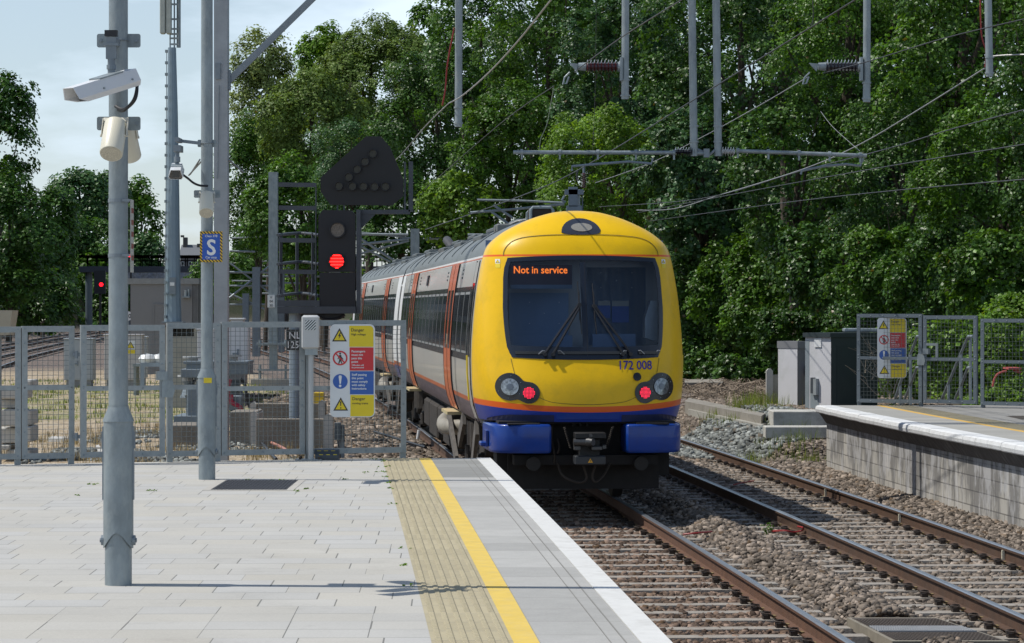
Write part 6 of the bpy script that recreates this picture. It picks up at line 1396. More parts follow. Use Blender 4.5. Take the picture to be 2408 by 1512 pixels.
pl_ = thing('mast_plinth', ((a[0]+c[0])/2, Yc, -.1), 'rusty brown topped concrete plinth with a dark slot under the phone mast', 'plinth')
mb = MB(); mb.box(a[0],c[0],Yc,83.5,-.1,c[2]-.32); mb.box(a[0],a[0]+.12,Yc,83.5,c[2]-.32,c[2]-.08); mb.box(c[0]-.1,c[0],Yc,83.5,c[2]-.32,c[2]-.08); mb.box(a[0]+.12,c[0]-.1,Yc+.8,83.5,c[2]-.32,c[2]-.08); mb.build('concrete', CONC, pl_)
mb = MB(); mb.box(a[0]-.1,c[0]+.1,Yc-.1,83.6,c[2]-.08,P(0,757,82)[2]-.03); mb.build('cover_slab', mat('rust_slab', (.10,.07,.055), .9, 0, .3), pl_)
# big relay cabin
Yk = 110.0; a, c = P(307,0,Yk), P(452,0,Yk); zt = P(0,668,Yk)[2]
ck = thing('relay_room', ((a[0]+c[0])/2, Yk, -.1), 'large plain grey flat roofed cabin behind the phone mast', 'cabin')
KG = mat('cabin_grey', (.20,.205,.21), .6, 0, .05, 2, 0, dirt=(.15,.15,.15), dscale=1, damt=.3)
mb = MB(); mb.box(a[0],c[0],Yk,Yk+4,-.1,zt); mb.build('wall', KG, ck)
mb = MB(); mb.box(a[0]-.08,P(468,0,Yk)[0],Yk-.08,Yk+4.1,zt,zt+.22); mb.build('roof', mat('cabin_roof', (.24,.25,.25), .6), ck)
mb = MB(); mb.box(c[0]+.002,P(465,0,Yk)[0],Yk+.05,Yk+3.9,-.1,zt-.002)
for i in range(4): x_ = c[0]+.03+i*.055; mb.box(x_,x_+.02,Yk+.03,Yk+.05,-.1,zt-.01)
mb.build('side_wall', mat('cabin_side', (.16,.165,.17), .6), ck)
mb = MB(); a_, c_ = P(363,850,Yk), P(403,718,Yk); mb.box(a_[0],c_[0],Yk-.03,Yk,0.1,c_[2]); dd_ = mb.build('door', mat('cabin_door', (.185,.19,.195), .6), ck)
mb = MB(); mb.box(a_[0]-.05,a_[0],Yk-.05,Yk,.1,c_[2]+.05); mb.box(a_[0],c_[0],Yk-.05,Yk,c_[2],c_[2]+.05); mb.build('door_frame', KG, dd_)
mb = MB(); a_, c_ = P(430,700,Yk), P(448,665+15,Yk); mb.box(a_[0],c_[0],Yk-.3,Yk,a_[2],a_[2]+.05); mb.cyl(P(437,682,Yk-.15),P(437,698,Yk-.15),.06,n=8); mb.cyl(P(444,680,Yk-.15),P(444,698,Yk-.15),.04,n=8); mb.build('wall_lamp', GALV, ck)
# location cabinets
def cabinet(xl, xr, yt, yb, Y, label, m, side=None, legs=True, dep=.6, sticker=False, lid=.04):
    a, c = P(xl,0,Y), P(xr,0,Y); zb, zt = P(0,yb,Y)[2], P(0,yt,Y)[2]; zb = max(zb, groundz(a[0], Y)-.05)
    t = thing('equipment_cabinet', ((a[0]+c[0])/2, Y, zb), label, 'cabinet', 'pale equipment cabinets in the yard')
    mb = MB(); mb.box(a[0],c[0],Y,Y+dep,zb+.15,zt-lid, bev=.01); bd = mb.build('body', m, t)
    mb = MB(); mb.box(a[0]-.03,c[0]+.03,Y-.04,Y+dep+.03,zt-lid+.001,zt, bev=.01); mb.build('lid', m, t)
    mb = MB(); mb.box(a[0]+.06,c[0]-.06,Y+.05,Y+dep-.05,zb-.1,zb+.148); mb.build('base', mat('cabinet_base', (.22,.23,.24), .7), t)
    mb = MB(); mb.box(a[0]+.03,c[0]-.03,Y-.012,Y-.001,zb+.2,zt-lid-.03); dr_ = mb.build('door', m, t)
    mb = MB(); x_ = a[0]+(c[0]-a[0])*.45; z_ = zb+(zt-zb)*.45; mb.box(x_-.09,x_+.02,Y-.05,Y-.013,z_-.02,z_+.02); mb.box(x_+.0,x_+.04,Y-.04,Y-.013,z_-.06,z_+.1); mb.build('handle', GALVD, dr_)
    if sticker:
        mb = MB(); x_ = P(307,0,Y)[0]; zc_ = P(0,818,Y)[2]; mb.box(x_-.16,x_+.16,Y-.018,Y-.013,zc_-.2,zc_+.22, 0); warn_tri(mb, x_, zc_+.06, .13, lambda p, q: Y-.020, 1, 2); mb.add([(x_-.15,Y-.0195,zc_-.18),(x_+.15,Y-.0195,zc_-.18),(x_+.15,Y-.0195,zc_-.06),(x_-.15,Y-.0195,zc_-.06)], [(0,1,2,3)], 1); mb.build('warning_sticker', [WHITE, STY, BLACK], dr_)
    return t
LCAB = mat('cabinet_light', (.50,.52,.54), .5, 0, .05, 3, dirt=(.35,.36,.36), dscale=3, damt=.4); PCAB = mat('cabinet_pinkish', (.50,.475,.47), .5, 0, .05, 3, dirt=(.36,.33,.31), dscale=3, damt=.4)
cabinet(151, 218, 795, 905, 92, 'small blue grey cabinet seen through the fence gap left of the tall pole', mat('cabinet_bluegrey', (.36,.39,.42), .5, 0, .06, 3, dirt=(.25,.27,.28), dscale=3, damt=.4))
cabinet(245, 334, 786, 905, 88, 'pale pinkish grey cabinet with a yellow warning triangle behind the tall near pole', PCAB, sticker=True)
cabinet(331, 344, 791, 900, 90, 'narrow pale cabinet attached behind the one with the warning triangle', LCAB, dep=.4)
cabinet(464, 503, 772, 893, 62, 'white cabinet standing on the steel stage left of the pole with the S sign', LCAB)
cabinet(536, 583, 757, 893, 61, 'tall white cabinet behind the fence right of the pole with the S sign', mat('cabinet_white', (.62,.62,.63), .5, 0, .04, 3, dirt=(.45,.45,.45), dscale=3, damt=.3))
cabinet(543, 572, 748, 800, 64, 'pale cabinet top showing just behind the tall white cabinet', LCAB, dep=.4)
# steel stage with insulators
Ys_ = 59.0; e_ = lambda x, y, d=0: P(x, y, Ys_+d)
t = thing('isolator_stage', (e_(515,0)[0], Ys_, .0), 'blue grey steel stage with stacked insulators and drums behind the fence', 'switchgear')
SBG = mat('stage_blue_grey', (.17,.21,.24), .55, .1, .12, 5)
def bxe(mb, x0, y0, x1, y1, d=0, dep=.6, bev=.01): a, c = e_(x0,y1,d), e_(x1,y0,d); mb.box(a[0],c[0],Ys_+d,Ys_+d+dep,a[2],c[2],bev=bev)
mb = MB(); bxe(mb,437,851,583,880,0,1.2); bxe(mb,425,868,470,888,-.2,.9); bxe(mb,431,849,583,856,-.05,1.3); mb.build('beam', SBG, t)
for x in (446, 462, 485): mb = MB(); bxe(mb,x-5,880,x+5,893,.2,.3); mb.build('spacer', SBG, t)
for x in (445, 555): mb = MB(); mb.cyl(e_(x,893,.4), e_(x,905,.4), .16,.1,n=14); mb.cyl(e_(x,905,.4), e_(x,935,.4), .09,.2,n=14); mb.cyl(e_(x,935,.4), e_(x,1000,.4), .07,n=10); mb.build('support_leg', SBG, t)
for x in (455, 553): mb = MB(); ribbed(mb, e_(x,985,.2), e_(x,905,.2), .1,.2,5); mb.build('post_insulator', mat('insulator_grey_green', (.14,.16,.155), .4, 0, .2), t)
mb = MB(); bxe(mb,440,905,478,983,-.3,.5,.03); bxe(mb,536,930,568,965,-.3,.5,.02); bxe(mb,408,978,600,1000,-.4,1.6); mb.build('drum_housing', SBG, t)
mb = MB(); 
for x, y in ((452,846),(546,843),(440,890)): mb.cyl(e_(x,y+6,.2), e_(x,y-4,.2), .12,n=12); mb.cyl(e_(x,y-4,.2), e_(x,y-8,.2), .2,n=12)
mb.build('top_flanges', mat('flange_pale', (.4,.42,.42), .5), t)
mb = MB(); mb.tube([e_(492,790,-.3),e_(486,840,-.3),e_(478,882,-.3)], .035,8); mb.tube([e_(466,884,-.3),e_(490,884,-.3)], .03,6); mb.build('white_lever', WHITE, t)
mb = MB(); mb.tube(catmull([e_(540,892,-.4),e_(536,925,-.4),e_(545,945,-.4),e_(566,960,-.4),e_(560,985,-.4)],5), .05,7); bxe(mb,533,928,548,950,-.45,.1); mb.build('red_cable', mat('cable_crimson', (.30,.02,.05), .5), t)
mb = MB(); mb.tube(catmull([e_(566,890,-.3),e_(576,905,-.3),e_(581,935,-.3),e_(588,960,-.3)],5), .035,6); mb.build('black_cable', RUBBER, t)
# concrete walls, troughs and blocks in the yard
CONCB = mat('brown_concrete', (.21,.19,.16), .9, 0, .2, 3, .4, 30, dirt=(.09,.08,.065), dscale=1.6, damt=.6)
def yard_box(x0, y0, x1, Y, label, m=CONCB, dep=.25, name='concrete_wall', zb=-.15, cat='wall', posts=(), group=None, bev=.01):
    a, c = P(x0,0,Y), P(x1,0,Y); zt = P(0,y0,Y)[2]; mb = MB(); mb.box(a[0],c[0],Y,Y+dep,zb,zt,bev=bev)
    if not posts: return tag(mb.build(name, m), label, cat, group)
    t = thing(name, ((a[0]+c[0])/2, Y, zb), label, cat, group); mb.build('panel', m, t)
    for x, w_, yt in posts: q = P(x,0,Y); mb = MB(); z_ = P(0,yt,Y)[2]; mb.prism([(q[0]-w_/2,zb),(q[0]+w_/2,zb),(q[0]+w_/2,z_-.05),(q[0],z_),(q[0]-w_/2,z_-.05)], Y-.08, Y+dep+.05); mb.build('post', CONCL, t)
    return t
yard_box(389, 1000, 463, 53.0, 'low concrete wall under the steel stage, seen through the fence', dep=1.5)
yard_box(540, 968, 604, 53.5, 'brown stained concrete block wall right of the steel stage', dep=1.2, posts=((598,.13,966),))
yard_box(588, 949, 766, 57.0, 'low back retaining wall of concrete planks behind the signal post foot', posts=((596,.12,945),(757,.13,940)))
yard_box(602, 985, 766, 52.2, 'nearest retaining wall of concrete planks left of the ballast', posts=((772,.17,972),))
for i, (x0, x1, y0, y1) in enumerate(((-10,58,912,938),(46,72,894,912),(-10,44,938,960),(2,50,963,1003),(55,72,965,1000),(-10,47,1006,1042),(53,72,1003,1040),(-10,22,1046,1058),(15,72,1058,1075))):
    Y = 48.0+(i % 3)*.12; a, c = P(x0,y1,Y), P(x1,y0,Y); mb = MB(); mb.box(a[0],c[0],Y,Y+.8,a[2],c[2],bev=.02)
    where = ('long top block of the stack','small block on the right top of the stack','second long block from the top of the stack','pale middle block with an upright end','right hand block of the middle course','lower block at the left edge','lower right block beside the double post','small block near the ground at the left edge','bottom block resting on the ground')[i]
    tag(mb.build('concrete_block', CONCL), 'rough concrete channel block, '+where+' by the fence', 'concrete block', 'stacked concrete blocks')
for pts, lab in (([G(225,1048),G(238,1075),G(252,1075),G(232,1045)],'thin pale concrete edging running away between the yellow gravel and the grey gravel'),([G(115,1025),G(200,1028),G(202,1034),G(114,1031)],'long concrete edging lying crosswise in the yellowish gravel'),([G(250,1000),G(262,962),G(270,962),G(258,1001)],'short pale edging strip beside the weeds in the yard')):
    mb = MB(); mb.prism([(p[0],p[1]) for p in pts], -.12, .0, 0, 'xy'); tag(mb.build('edging_kerb', CONCL), lab, 'kerb')
mb = MB(); a, c = P(737,952,57.05), P(762,922,57.05); mb.box(a[0],c[0],57.05,57.25,a[2],c[2],bev=.02); yb_ = mb.build('yellow_box', mat('box_yellow', (.62,.42,.02), .5)); tag(yb_, 'small yellow box perched on the concrete wall behind the reader post', 'box')
Y = 49.0; a, c = P(786,1045,Y), P(802,994,Y); g_ = thing('control_box', ((a[0]+c[0])/2, Y, -.1), 'small dark grey box on a thin post in the ballast under the left danger sign', 'control box')
mb = MB(); mb.box(a[0],c[0],Y,Y+.12,P(0,1035,Y)[2],c[2],bev=.008); mb.build('box', mat('ctl_box', (.08,.10,.115), .5), g_)
mb = MB(); mb.box(c[0]-.05,c[0]+.05,Y+.13,Y+.2,-.15,P(0,1000,Y)[2]); mb.build('post', GALVD, g_)
mb = MB(); mb.tube([(a[0]+.05,Y+.05,P(0,1035,Y)[2]),(a[0]+.08,Y,.1),(c[0],Y-.1,-.12)], .014,5); mb.build('cable', RUBBER, g_)
for pts, m, lab in (([(602,1025),(622,1048),(640,1070),(650,1080)],RUBBER,'black cable lying slantwise on the dry ground behind the fence'),([(600,1020),(625,1035),(660,1050),(680,1062)],mat('pipe_pink', (.35,.16,.12), .6),'faded pinkish pipe lying on the dry ground behind the fence'),([(880,1015),(930,1030),(960,1040),(1000,1052)],RUBBER,'thin black cable on the ballast beside the train')):
    Yg = 49.5; mb = MB(); mb.tube([tuple(Vector(G(x, y+ -0, .05))) for x, y in pts], .028, 6); tag(mb.build('loose_cable', m), lab, 'cable')
mb = MB(); p_ = G(982,1030,-.1); mb.cyl((p_[0],p_[1],-.12),(p_[0]+.03,p_[1],.06),.033,n=12); tag(mb.build('drink_can', WHITE), 'crumpled pale drink can standing on the ballast by the rail', 'can')
# bags of sand beside the cabin
bb = MB(); p_ = P(375,0,84)
for i in range(3): bb.lathe([(.02,0),(.22,.04),(.28,.14),(.2,.26),(.03,.3)], (p_[0]-.35+i*.35, 84+.1*i, .85), 12)
q_ = thing('sand_bags', (p_[0], 84, .0), 'white sacks heaped on a low rack behind the tall near pole', 'sacks'); bb.build('sacks', WHITE, q_, smooth=True)
mb = MB(); mb.box(p_[0]-.75,p_[0]+.65,83.7,84.6,.78,.85)
for s in (-.7,.6): mb.box(p_[0]+s-.04,p_[0]+s+.04,83.8,84.5,-.1,.78)
mb.build('rack', GALV, q_)
# beige housing at the left edge
Yh = 36.0; mb = MB(); a, c = P(-42,788,Yh), P(29,730,Yh)
mb.add([(a[0]-.1,Yh,c[2]),(c[0],Yh,c[2]),(P(21,0,Yh)[0],Yh,a[2]),(a[0],Yh,a[2]),(a[0]-.1,Yh+.45,c[2]),(c[0],Yh+.45,c[2]),(P(21,0,Yh)[0],Yh+.4,a[2]),(a[0],Yh+.4,a[2])], [(0,1,2,3),(4,7,6,5),(0,4,5,1),(1,5,6,2),(2,6,7,3),(3,7,4,0)])
hs = thing('monitor_housing', ((a[0]+c[0])/2, Yh, -.1), 'tapered beige steel housing at the left edge just above the fence', 'monitor housing'); mb.build('housing', mat('housing_beige', (.34,.31,.24), .5, 0, .05), hs)
mb = MB(); mb.cyl((a[0]+.15,Yh+.2,-.2),(a[0]+.15,Yh+.2,a[2]),.06,n=12); mb.build('post', GALV, hs)
# ------------------------------------------------------------ far tracks and bridges on the left
for k, (off, lab) in enumerate(((0,'first'),(-1.505,'second'),(-3.4,'third'),(-4.905,'fourth'))):
    rail(0, 112, 340, f'{lab} dark rail of the distant goods lines at the left, counted from the nearest', RUST, 5, 'rails of the distant goods lines', fn=lambda Y, o=off: np.interp(Y, [100,122,148,201,244,300,356], [-18.5,-21.9,-25,-30.2,-34.5,-39.2,-42])+o)
for k, off in enumerate((-4.9,-6.4)):
    rail(off-0, 140, 330, ('right' if k == 0 else 'left')+' hand rail of the distant siding left of the main line', RUST, 5)
YF = 300.0; fb = lambda x, y: P(x, y, YF)
t = thing('footbridge', fb(480,760), 'dark lattice sided footbridge crossing the lines in the far distance at the left', 'footbridge')
FBM = mat('bridge_blue_black', (.028,.035,.05), .6, 0, .15); a, c = fb(185,640), fb(1010,600)
mb = MB(); mb.box(a[0],c[0],YF,YF+3,fb(0,640)[2],fb(0,626)[2]); mb.build('deck', FBM, t)
mb = MB(); mb.box(a[0],c[0],YF-.05,YF+.05,fb(0,604)[2],fb(0,600)[2]); mb.box(a[0],c[0],YF-.05,YF+.05,fb(0,615)[2],fb(0,612)[2])
x = a[0]
while x < c[0]: mb.box(x,x+.1,YF-.04,YF+.04,fb(0,626)[2],fb(0,604)[2]); x += .95
mb.box(a[0],c[0],YF+2.9,YF+3,fb(0,606)[2],fb(0,603)[2])
x = a[0]+.4
while x < c[0]: mb.box(x,x+.1,YF+2.9,YF+3,fb(0,626)[2],fb(0,603)[2]); x += .95; mb.build('parapet', FBM, t)
for x in (204, 520, 880): q = fb(x,0); mb = MB(); mb.cyl((q[0],YF+1.5,-.2),(q[0],YF+1.5,fb(0,640)[2]),.38,n=14); mb.build('column', mat('bridge_column', (.10,.13,.15), .5), t)
YR = 340.0; t = thing('road_bridge', P(560,760,YR), 'old road bridge with a painted pale parapet behind the footbridge', 'bridge')
gm_ = mat('graffiti_wall', (.24,.25,.27), .9, 0, .5, 2.2, dirt=(.10,.16,.30), dscale=1.3, damt=.7)
a, c = P(490,672,YR), P(770,640,YR); mb = MB(); mb.box(P(300,0,YR)[0],P(900,0,YR)[0],YR,YR+6,P(0,664,YR)[2],P(0,641,YR)[2]); mb.build('parapet', gm_, t)
mb = MB(); mb.box(P(300,0,YR)[0],P(900,0,YR)[0],YR-.1,YR+6,P(0,668,YR)[2],P(0,664,YR)[2]); mb.build('ledge', CONCL, t)
for x in (330, 470, 640, 700): q = P(x,0,YR); mb = MB(); mb.box(q[0],q[0]+1.6,YR+.5,YR+5,-.2,P(0,668,YR)[2]); mb.build('pier', mat('pier_brick', (.06,.05,.045), .9, 0, .3), t)
t = thing('distant_house', P(450,700,430), 'distant grey house roof with a chimney between the phone mast and the S sign', 'house'); YQ = 430.0; qd = lambda x, y: P(x, y, YQ)
mb = MB(); a, c = qd(424,640), qd(500,603); mb.box(a[0],c[0],YQ,YQ+9,0,c[2]); mb.build('wall', mat('house_brick', (.13,.12,.12), .9), t)
mb = MB(); mb.add([(qd(420,0)[0],YQ-.3,c[2]),(qd(505,0)[0],YQ-.3,c[2]),(qd(505,0)[0],YQ+4,qd(0,574)[2]),(qd(420,0)[0],YQ+4,qd(0,574)[2]),(qd(505,0)[0],YQ+9,c[2]),(qd(420,0)[0],YQ+9,c[2])], [(0,1,2,3),(3,2,4,5),(0,3,5),(1,4,2)]); rf = mb.build('roof', mat('slate_roof', (.13,.14,.155), .8, 0, .1), t)
mb = MB(); 
for x0, x1, yt in ((425,434,557),(458,475,572)): a_, c_ = qd(x0,590), qd(x1,yt); mb.box(a_[0],c_[0],YQ+3,YQ+4.4,a_[2],c_[2])
for x in (427, 431): mb.cyl(qd(x,558),qd(x,553),.15,n=8)
mb.build('chimney', mat('chimney_brick', (.08,.075,.07), .9), rf)
for x in (430, 447, 462): a_, c_ = qd(x-3,632), qd(x+3,615); mb = MB(); mb.box(a_[0],c_[0],YQ-.05,YQ-.01,a_[2],c_[2]); w_ = mb.build('window', WHITE, t); mb = MB(); mb.box(a_[0]+.05,c_[0]-.05,YQ-.07,YQ-.051,a_[2]+.05,(a_[2]+c_[2])/2-.03); mb.box(a_[0]+.05,c_[0]-.05,YQ-.07,YQ-.051,(a_[2]+c_[2])/2+.03,c_[2]-.05); mb.build('pane', GLASSD, w_)
# distant signals
YG = 280.0; a, c = P(221,691,YG), P(248,636,YG); t = thing('distant_signal', ((a[0]+c[0])/2, YG, 0), 'small distant black signal showing one red light under the footbridge', 'signal')
mb = MB(); mb.box(a[0],c[0],YG,YG+.3,a[2],c[2]); mb.build('head', SIGBLK, t); mb = MB(); mb.cyl(((a[0]+c[0])/2,YG+.4,-.2),((a[0]+c[0])/2,YG+.4,c[2]),.12,n=10); mb.build('post', BLACK, t)
mb = MB(); q = P(238,669,YG); mb.cyl((q[0],YG-.04,q[2]),(q[0],YG-.001,q[2]),.19,n=18); mb.build('red_lamp', emit('far_red', (1,.005,.012), 5), t)
YG = 290.0; a, c = P(299,612,YG), P(309,590,YG); t = thing('distant_signal', ((a[0]+c[0])/2, YG, 0), 'tiny red signal lamp seen over the footbridge just right of the tall near pole', 'signal')
mb = MB(); mb.box(a[0],c[0],YG,YG+.3,a[2],c[2]); mb.build('head', SIGBLK, t); mb = MB(); mb.cyl((c[0]-.1,YG+.4,-.2),(c[0]-.1,YG+.4,c[2]),.1,n=8); mb.build('post', BLACK, t); mb = MB(); q = P(304.5,601,YG); mb.cyl((q[0],YG-.04,q[2]),(q[0],YG-.001,q[2]),.14,n=14); mb.build('red_lamp', emit('far_red', (1,.005,.012), 5), t)
YG = 120.0; q = P(302,743,YG); t = thing('speed_sign', (q[0],YG,-.1), 'small round white 50 speed sign half hidden by the tall near pole', 'sign')
mb = MB(); mb.cyl((q[0],YG-.03,q[2]),(q[0],YG,q[2]),.19,n=24); pn = mb.build('disc', WHITE, t); mb = MB(lambda p: (q[0]+p[0],YG-.035,p[2])); add_text(mb, '50', .26, 0, q[2]-.09, 0, 0, .85, 'c'); mb.build('lettering', BLACK, pn); mb = MB(); mb.cyl((q[0],YG+.05,-.2),(q[0],YG+.05,q[2]+.1),.04,n=8); mb.build('post', GALVD, t)
YG = 322.0; t = thing('blue_fence', P(350,770,YG), 'faded blue paling fence far off at the foot of the left bank', 'fence'); mb = MB(); x = P(268,0,YG)[0]; xe = P(400,0,YG)[0]
while x < xe: zb_ = float(groundz(x,YG)); hh = random.uniform(1.0,1.4); mb.bar((x,YG+random.uniform(-.3,.3),zb_+.35),(x+random.uniform(-.1,.1),YG,zb_+.35+hh),.15,.03); x += .3
mb.build('pales', mat('pale_blue', (.13,.22,.40), .7, 0, .3), t); mb = MB(); mb.box(P(268,0,YG)[0],xe,YG+.05,YG+.1,.5,.56); mb.build('rail', mat('pale_blue2', (.08,.12,.2), .7), t)
# ------------------------------------------------------------ right hand lineside things
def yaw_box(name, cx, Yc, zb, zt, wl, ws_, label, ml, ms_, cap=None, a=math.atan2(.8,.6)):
    """box with its nearest upright edge at photo x = cx: lit face going back to the left (wl), shaded face back to the right (ws_), its shade put into the colour"""
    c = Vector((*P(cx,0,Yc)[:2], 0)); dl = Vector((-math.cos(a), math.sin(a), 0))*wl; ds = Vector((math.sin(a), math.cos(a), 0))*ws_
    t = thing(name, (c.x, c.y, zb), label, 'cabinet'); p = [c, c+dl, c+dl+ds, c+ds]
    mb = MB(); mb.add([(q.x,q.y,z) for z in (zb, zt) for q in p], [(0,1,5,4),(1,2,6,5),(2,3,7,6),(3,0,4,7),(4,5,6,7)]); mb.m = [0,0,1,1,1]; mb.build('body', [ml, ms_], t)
    if cap:
        o = (dl+ds)/2+c; mb = MB(); pe = [o+(q-o)*1.07 for q in p]; mb.add([(q.x,q.y,z) for z in (zt+.001, zt+cap) for q in pe], [(3,2,1,0),(0,1,5,4),(1,2,6,5),(2,3,7,6),(3,0,4,7),(4,5,6,7)]); mb.build('lid', ms_, t)
    return t, c, dl, ds
PW = mat('paint_white_patchy', (.60,.60,.62), .6, 0, .04, 2, 0, dirt=(.44,.46,.44), dscale=1.6, damt=.7); PSHADE = mat('paint_shaded_grey', (.20,.205,.215), .6, 0, .05, 3)  # grey stands for the white cabinet's shaded side, shade put into the colour
t, c, dl, ds = yaw_box('lineside_pillar', 1875, 60.0, -.1, 1.66, .60, .32, 'short pale lineside cabinet with a concrete lid beside the taller dark one', PW, PSHADE, .15)
mb = MB(); q = c+ds*.75+Vector((.0,-.03,1.05)); mb.box(q.x-.02,q.x+.2,q.y-.12,q.y+.02,q.z,q.z+.28,bev=.05); mb.build('vent_hood', PSHADE, t)
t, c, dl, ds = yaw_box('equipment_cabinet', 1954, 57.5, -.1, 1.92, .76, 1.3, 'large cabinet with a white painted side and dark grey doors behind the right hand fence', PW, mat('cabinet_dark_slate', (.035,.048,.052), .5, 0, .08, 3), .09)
def onface(c, d, u0, u1, z0, z1, off, m, nm, parent, nrm):
    p0 = c+d*u0+nrm*off; p1 = c+d*u1+nrm*off; b0_ = c+d*u0+nrm*.001; b1_ = c+d*u1+nrm*.001; mb = MB(); mb.add([(p0.x,p0.y,z0),(p1.x,p1.y,z0),(p1.x,p1.y,z1),(p0.x,p0.y,z1),(b0_.x,b0_.y,z0),(b1_.x,b1_.y,z0),(b1_.x,b1_.y,z1),(b0_.x,b0_.y,z1)], [(0,1,2,3),(0,4,5,1),(1,5,6,2),(2,6,7,3),(3,7,4,0)]); return mb.build(nm, m, parent)
nl = Vector((-math.sin(math.atan2(.8,.6)), -math.cos(math.atan2(.8,.6)), 0)); ns = Vector((math.cos(math.atan2(.8,.6)), -math.sin(math.atan2(.8,.6)), 0))
onface(c, dl, .46, .80, -.1, 1.02, .004, mat('bare_grey_patch', (.24,.28,.30), .6, 0, .1, 4), 'grey_patch', t, nl); onface(c, dl, .84, .995, -.1, 1.85, .005, MATS['bare_grey_patch'], 'grey_edge', t, nl)
onface(c, dl, .47, .58, .75, 1.08, .08, mat('lock_grey', (.3,.33,.34), .5), 'lock_box', t, nl); onface(c, dl, .60, .70, .78, 1.1, .07, mat('lock_dark', (.06,.07,.08), .5), 'lock_box', t, nl); onface(c, dl, .36, .62, 1.72, 1.9, .02, WHITE, 'label_plate', t, nl)
onface(c, ds, .12, .97, .05, 1.75, .006, mat('cabinet_door_slate', (.030,.043,.047), .5, 0, .08, 3), 'door', t, ns)
mb = MB(); q = c+dl*.5+ds*.8; mb.box(q.x-.25,q.x+.45,q.y-.2,q.y+.2,2.02,2.10,bev=.02); mb.build('roof_vent', GALV, t)
# short concrete post and panel fence left of them
t = thing('panel_fence', P(1812,0,61), 'low concrete post with grey panels left of the pale lineside cabinet', 'fence'); a = P(1809,0,61)
mb = MB(); mb.prism([(a[0]-.07,-.2),(a[0]+.07,-.2),(a[0]+.07,P(0,872,61)[2]),(a[0]+.03,P(0,867,61)[2]),(a[0]-.03,P(0,867,61)[2]),(a[0]-.07,P(0,872,61)[2])],60.9,61.05); mb.build('post', CONCL, t)
mb = MB(); zt_ = P(0,881,61)[2]; 
for k in range(3): mb.box(a[0]+.072,P(1836,0,61)[0],60.95+.002*k,61.0,zt_-.42*(k+1)+.01,zt_-.42*k)
mb.build('panel', CONC, t)
# concrete steps / troughs and slabs beyond the right platform
for a, lab, z0, z1 in ((((1610,938),(1790,972),(1800,966),(1620,930)),'long raised concrete trough running towards the train past the grey gravel',-.2,.45),(((1610,905),(1700,905),(1700,897),(1610,897)),'short concrete beam by the ivy right of the train',-.2,.56)):
    mb = MB(); mb.prism([tuple(G(x,y,.5)[:2]) for x, y in a], z0, z1, 0, 'xy'); tag(mb.build('cable_trough', mat('trough_concrete', (.27,.25,.215), .9, 0, .2, 4, .4, 30, dirt=(.12,.11,.09), dscale=2, damt=.7)), lab, 'trough')
a = [G(1618,962,.3)[:2],G(1790,1000,.3)[:2],G(1815,990,.3)[:2],G(1640,950,.3)[:2]]
mb = MB(); mb.prism(a, -.2, .30, 0, 'xy'); tag(mb.build('cable_trough', CONC), 'lower flat concrete trough lid run beside the grey gravel heap', 'trough')
for x0, x1, yt, yb, Y, lab in ((1818,1915,967,999,54.0,'whitewashed concrete slab step against the end of the right hand platform'),(1800,1925,1003,1018,51.0,'low lichen stained slab course at the foot of the platform end wall')):
    a, c = P(x0,yb,Y), P(x1,yt,Y); mb = MB(); mb.box(a[0],c[0]+.3,Y,Y+(1.0 if Y > 53 else .5),a[2]-.10,c[2],bev=.015); tag(mb.build('concrete_slab', mat('whitewashed_slab', (.50,.49,.45), .9, 0, .12, 4, .2, 30, dirt=(.2,.19,.16), dscale=3, damt=.6)), lab, 'slab')
for i, (x, y, s) in enumerate(((1812,1022,.22),(1885,1008,.25),(1862,1018,.18))): p = G(x,y,.1); mb = MB(); mb.box(p[0]-s,p[0]+s,p[1]-.15,p[1]+.2,.0,.16,bev=.02); tag(mb.build('broken_slab', CONCL), ('flat broken slab among the weeds near the platform end','small pale broken slab beside the blue scrap by the platform end','broken concrete lump between the weeds and the platform wall')[i], 'slab')
mb = MB(); mb.tube(catmull([G(1770,1071,-.18),G(1810,1077,-.18),G(1850,1076,-.18),G(1890,1078,-.18),G(1918,1068,-.1)],6), .017,6); tag(mb.build('red_cable', WRED), 'dark red cable lying on the ballast up to the right hand platform', 'cable')
mb = MB(); mb.tube(catmull([G(1815,1249,-.12),G(1845,1248,-.10),G(1868,1251,-.12),G(1886,1247,-.10),G(1888,1241,-.06),G(1876,1238,-.06)],6), .012,6); tag(mb.build('red_cable', WRED), 'short dark red bond looped beside the middle rail between the tracks', 'cable')
mb = MB(); mb.tube(catmull([G(1606,1257,-.12),G(1640,1253,-.1),G(1674,1250,-.12)],6), .012,6); tag(mb.build('red_cable', WRED), 'short dark red bond between the tracks near the train shadow', 'cable')
mb = MB(); mb.tube(catmull([G(1725,1140,-.12),G(1750,1134,-.1),G(1772,1131,-.12)],6), .010,6); tag(mb.build('red_cable', WRED), 'short dark red bond lying between the rails of the far track', 'cable')
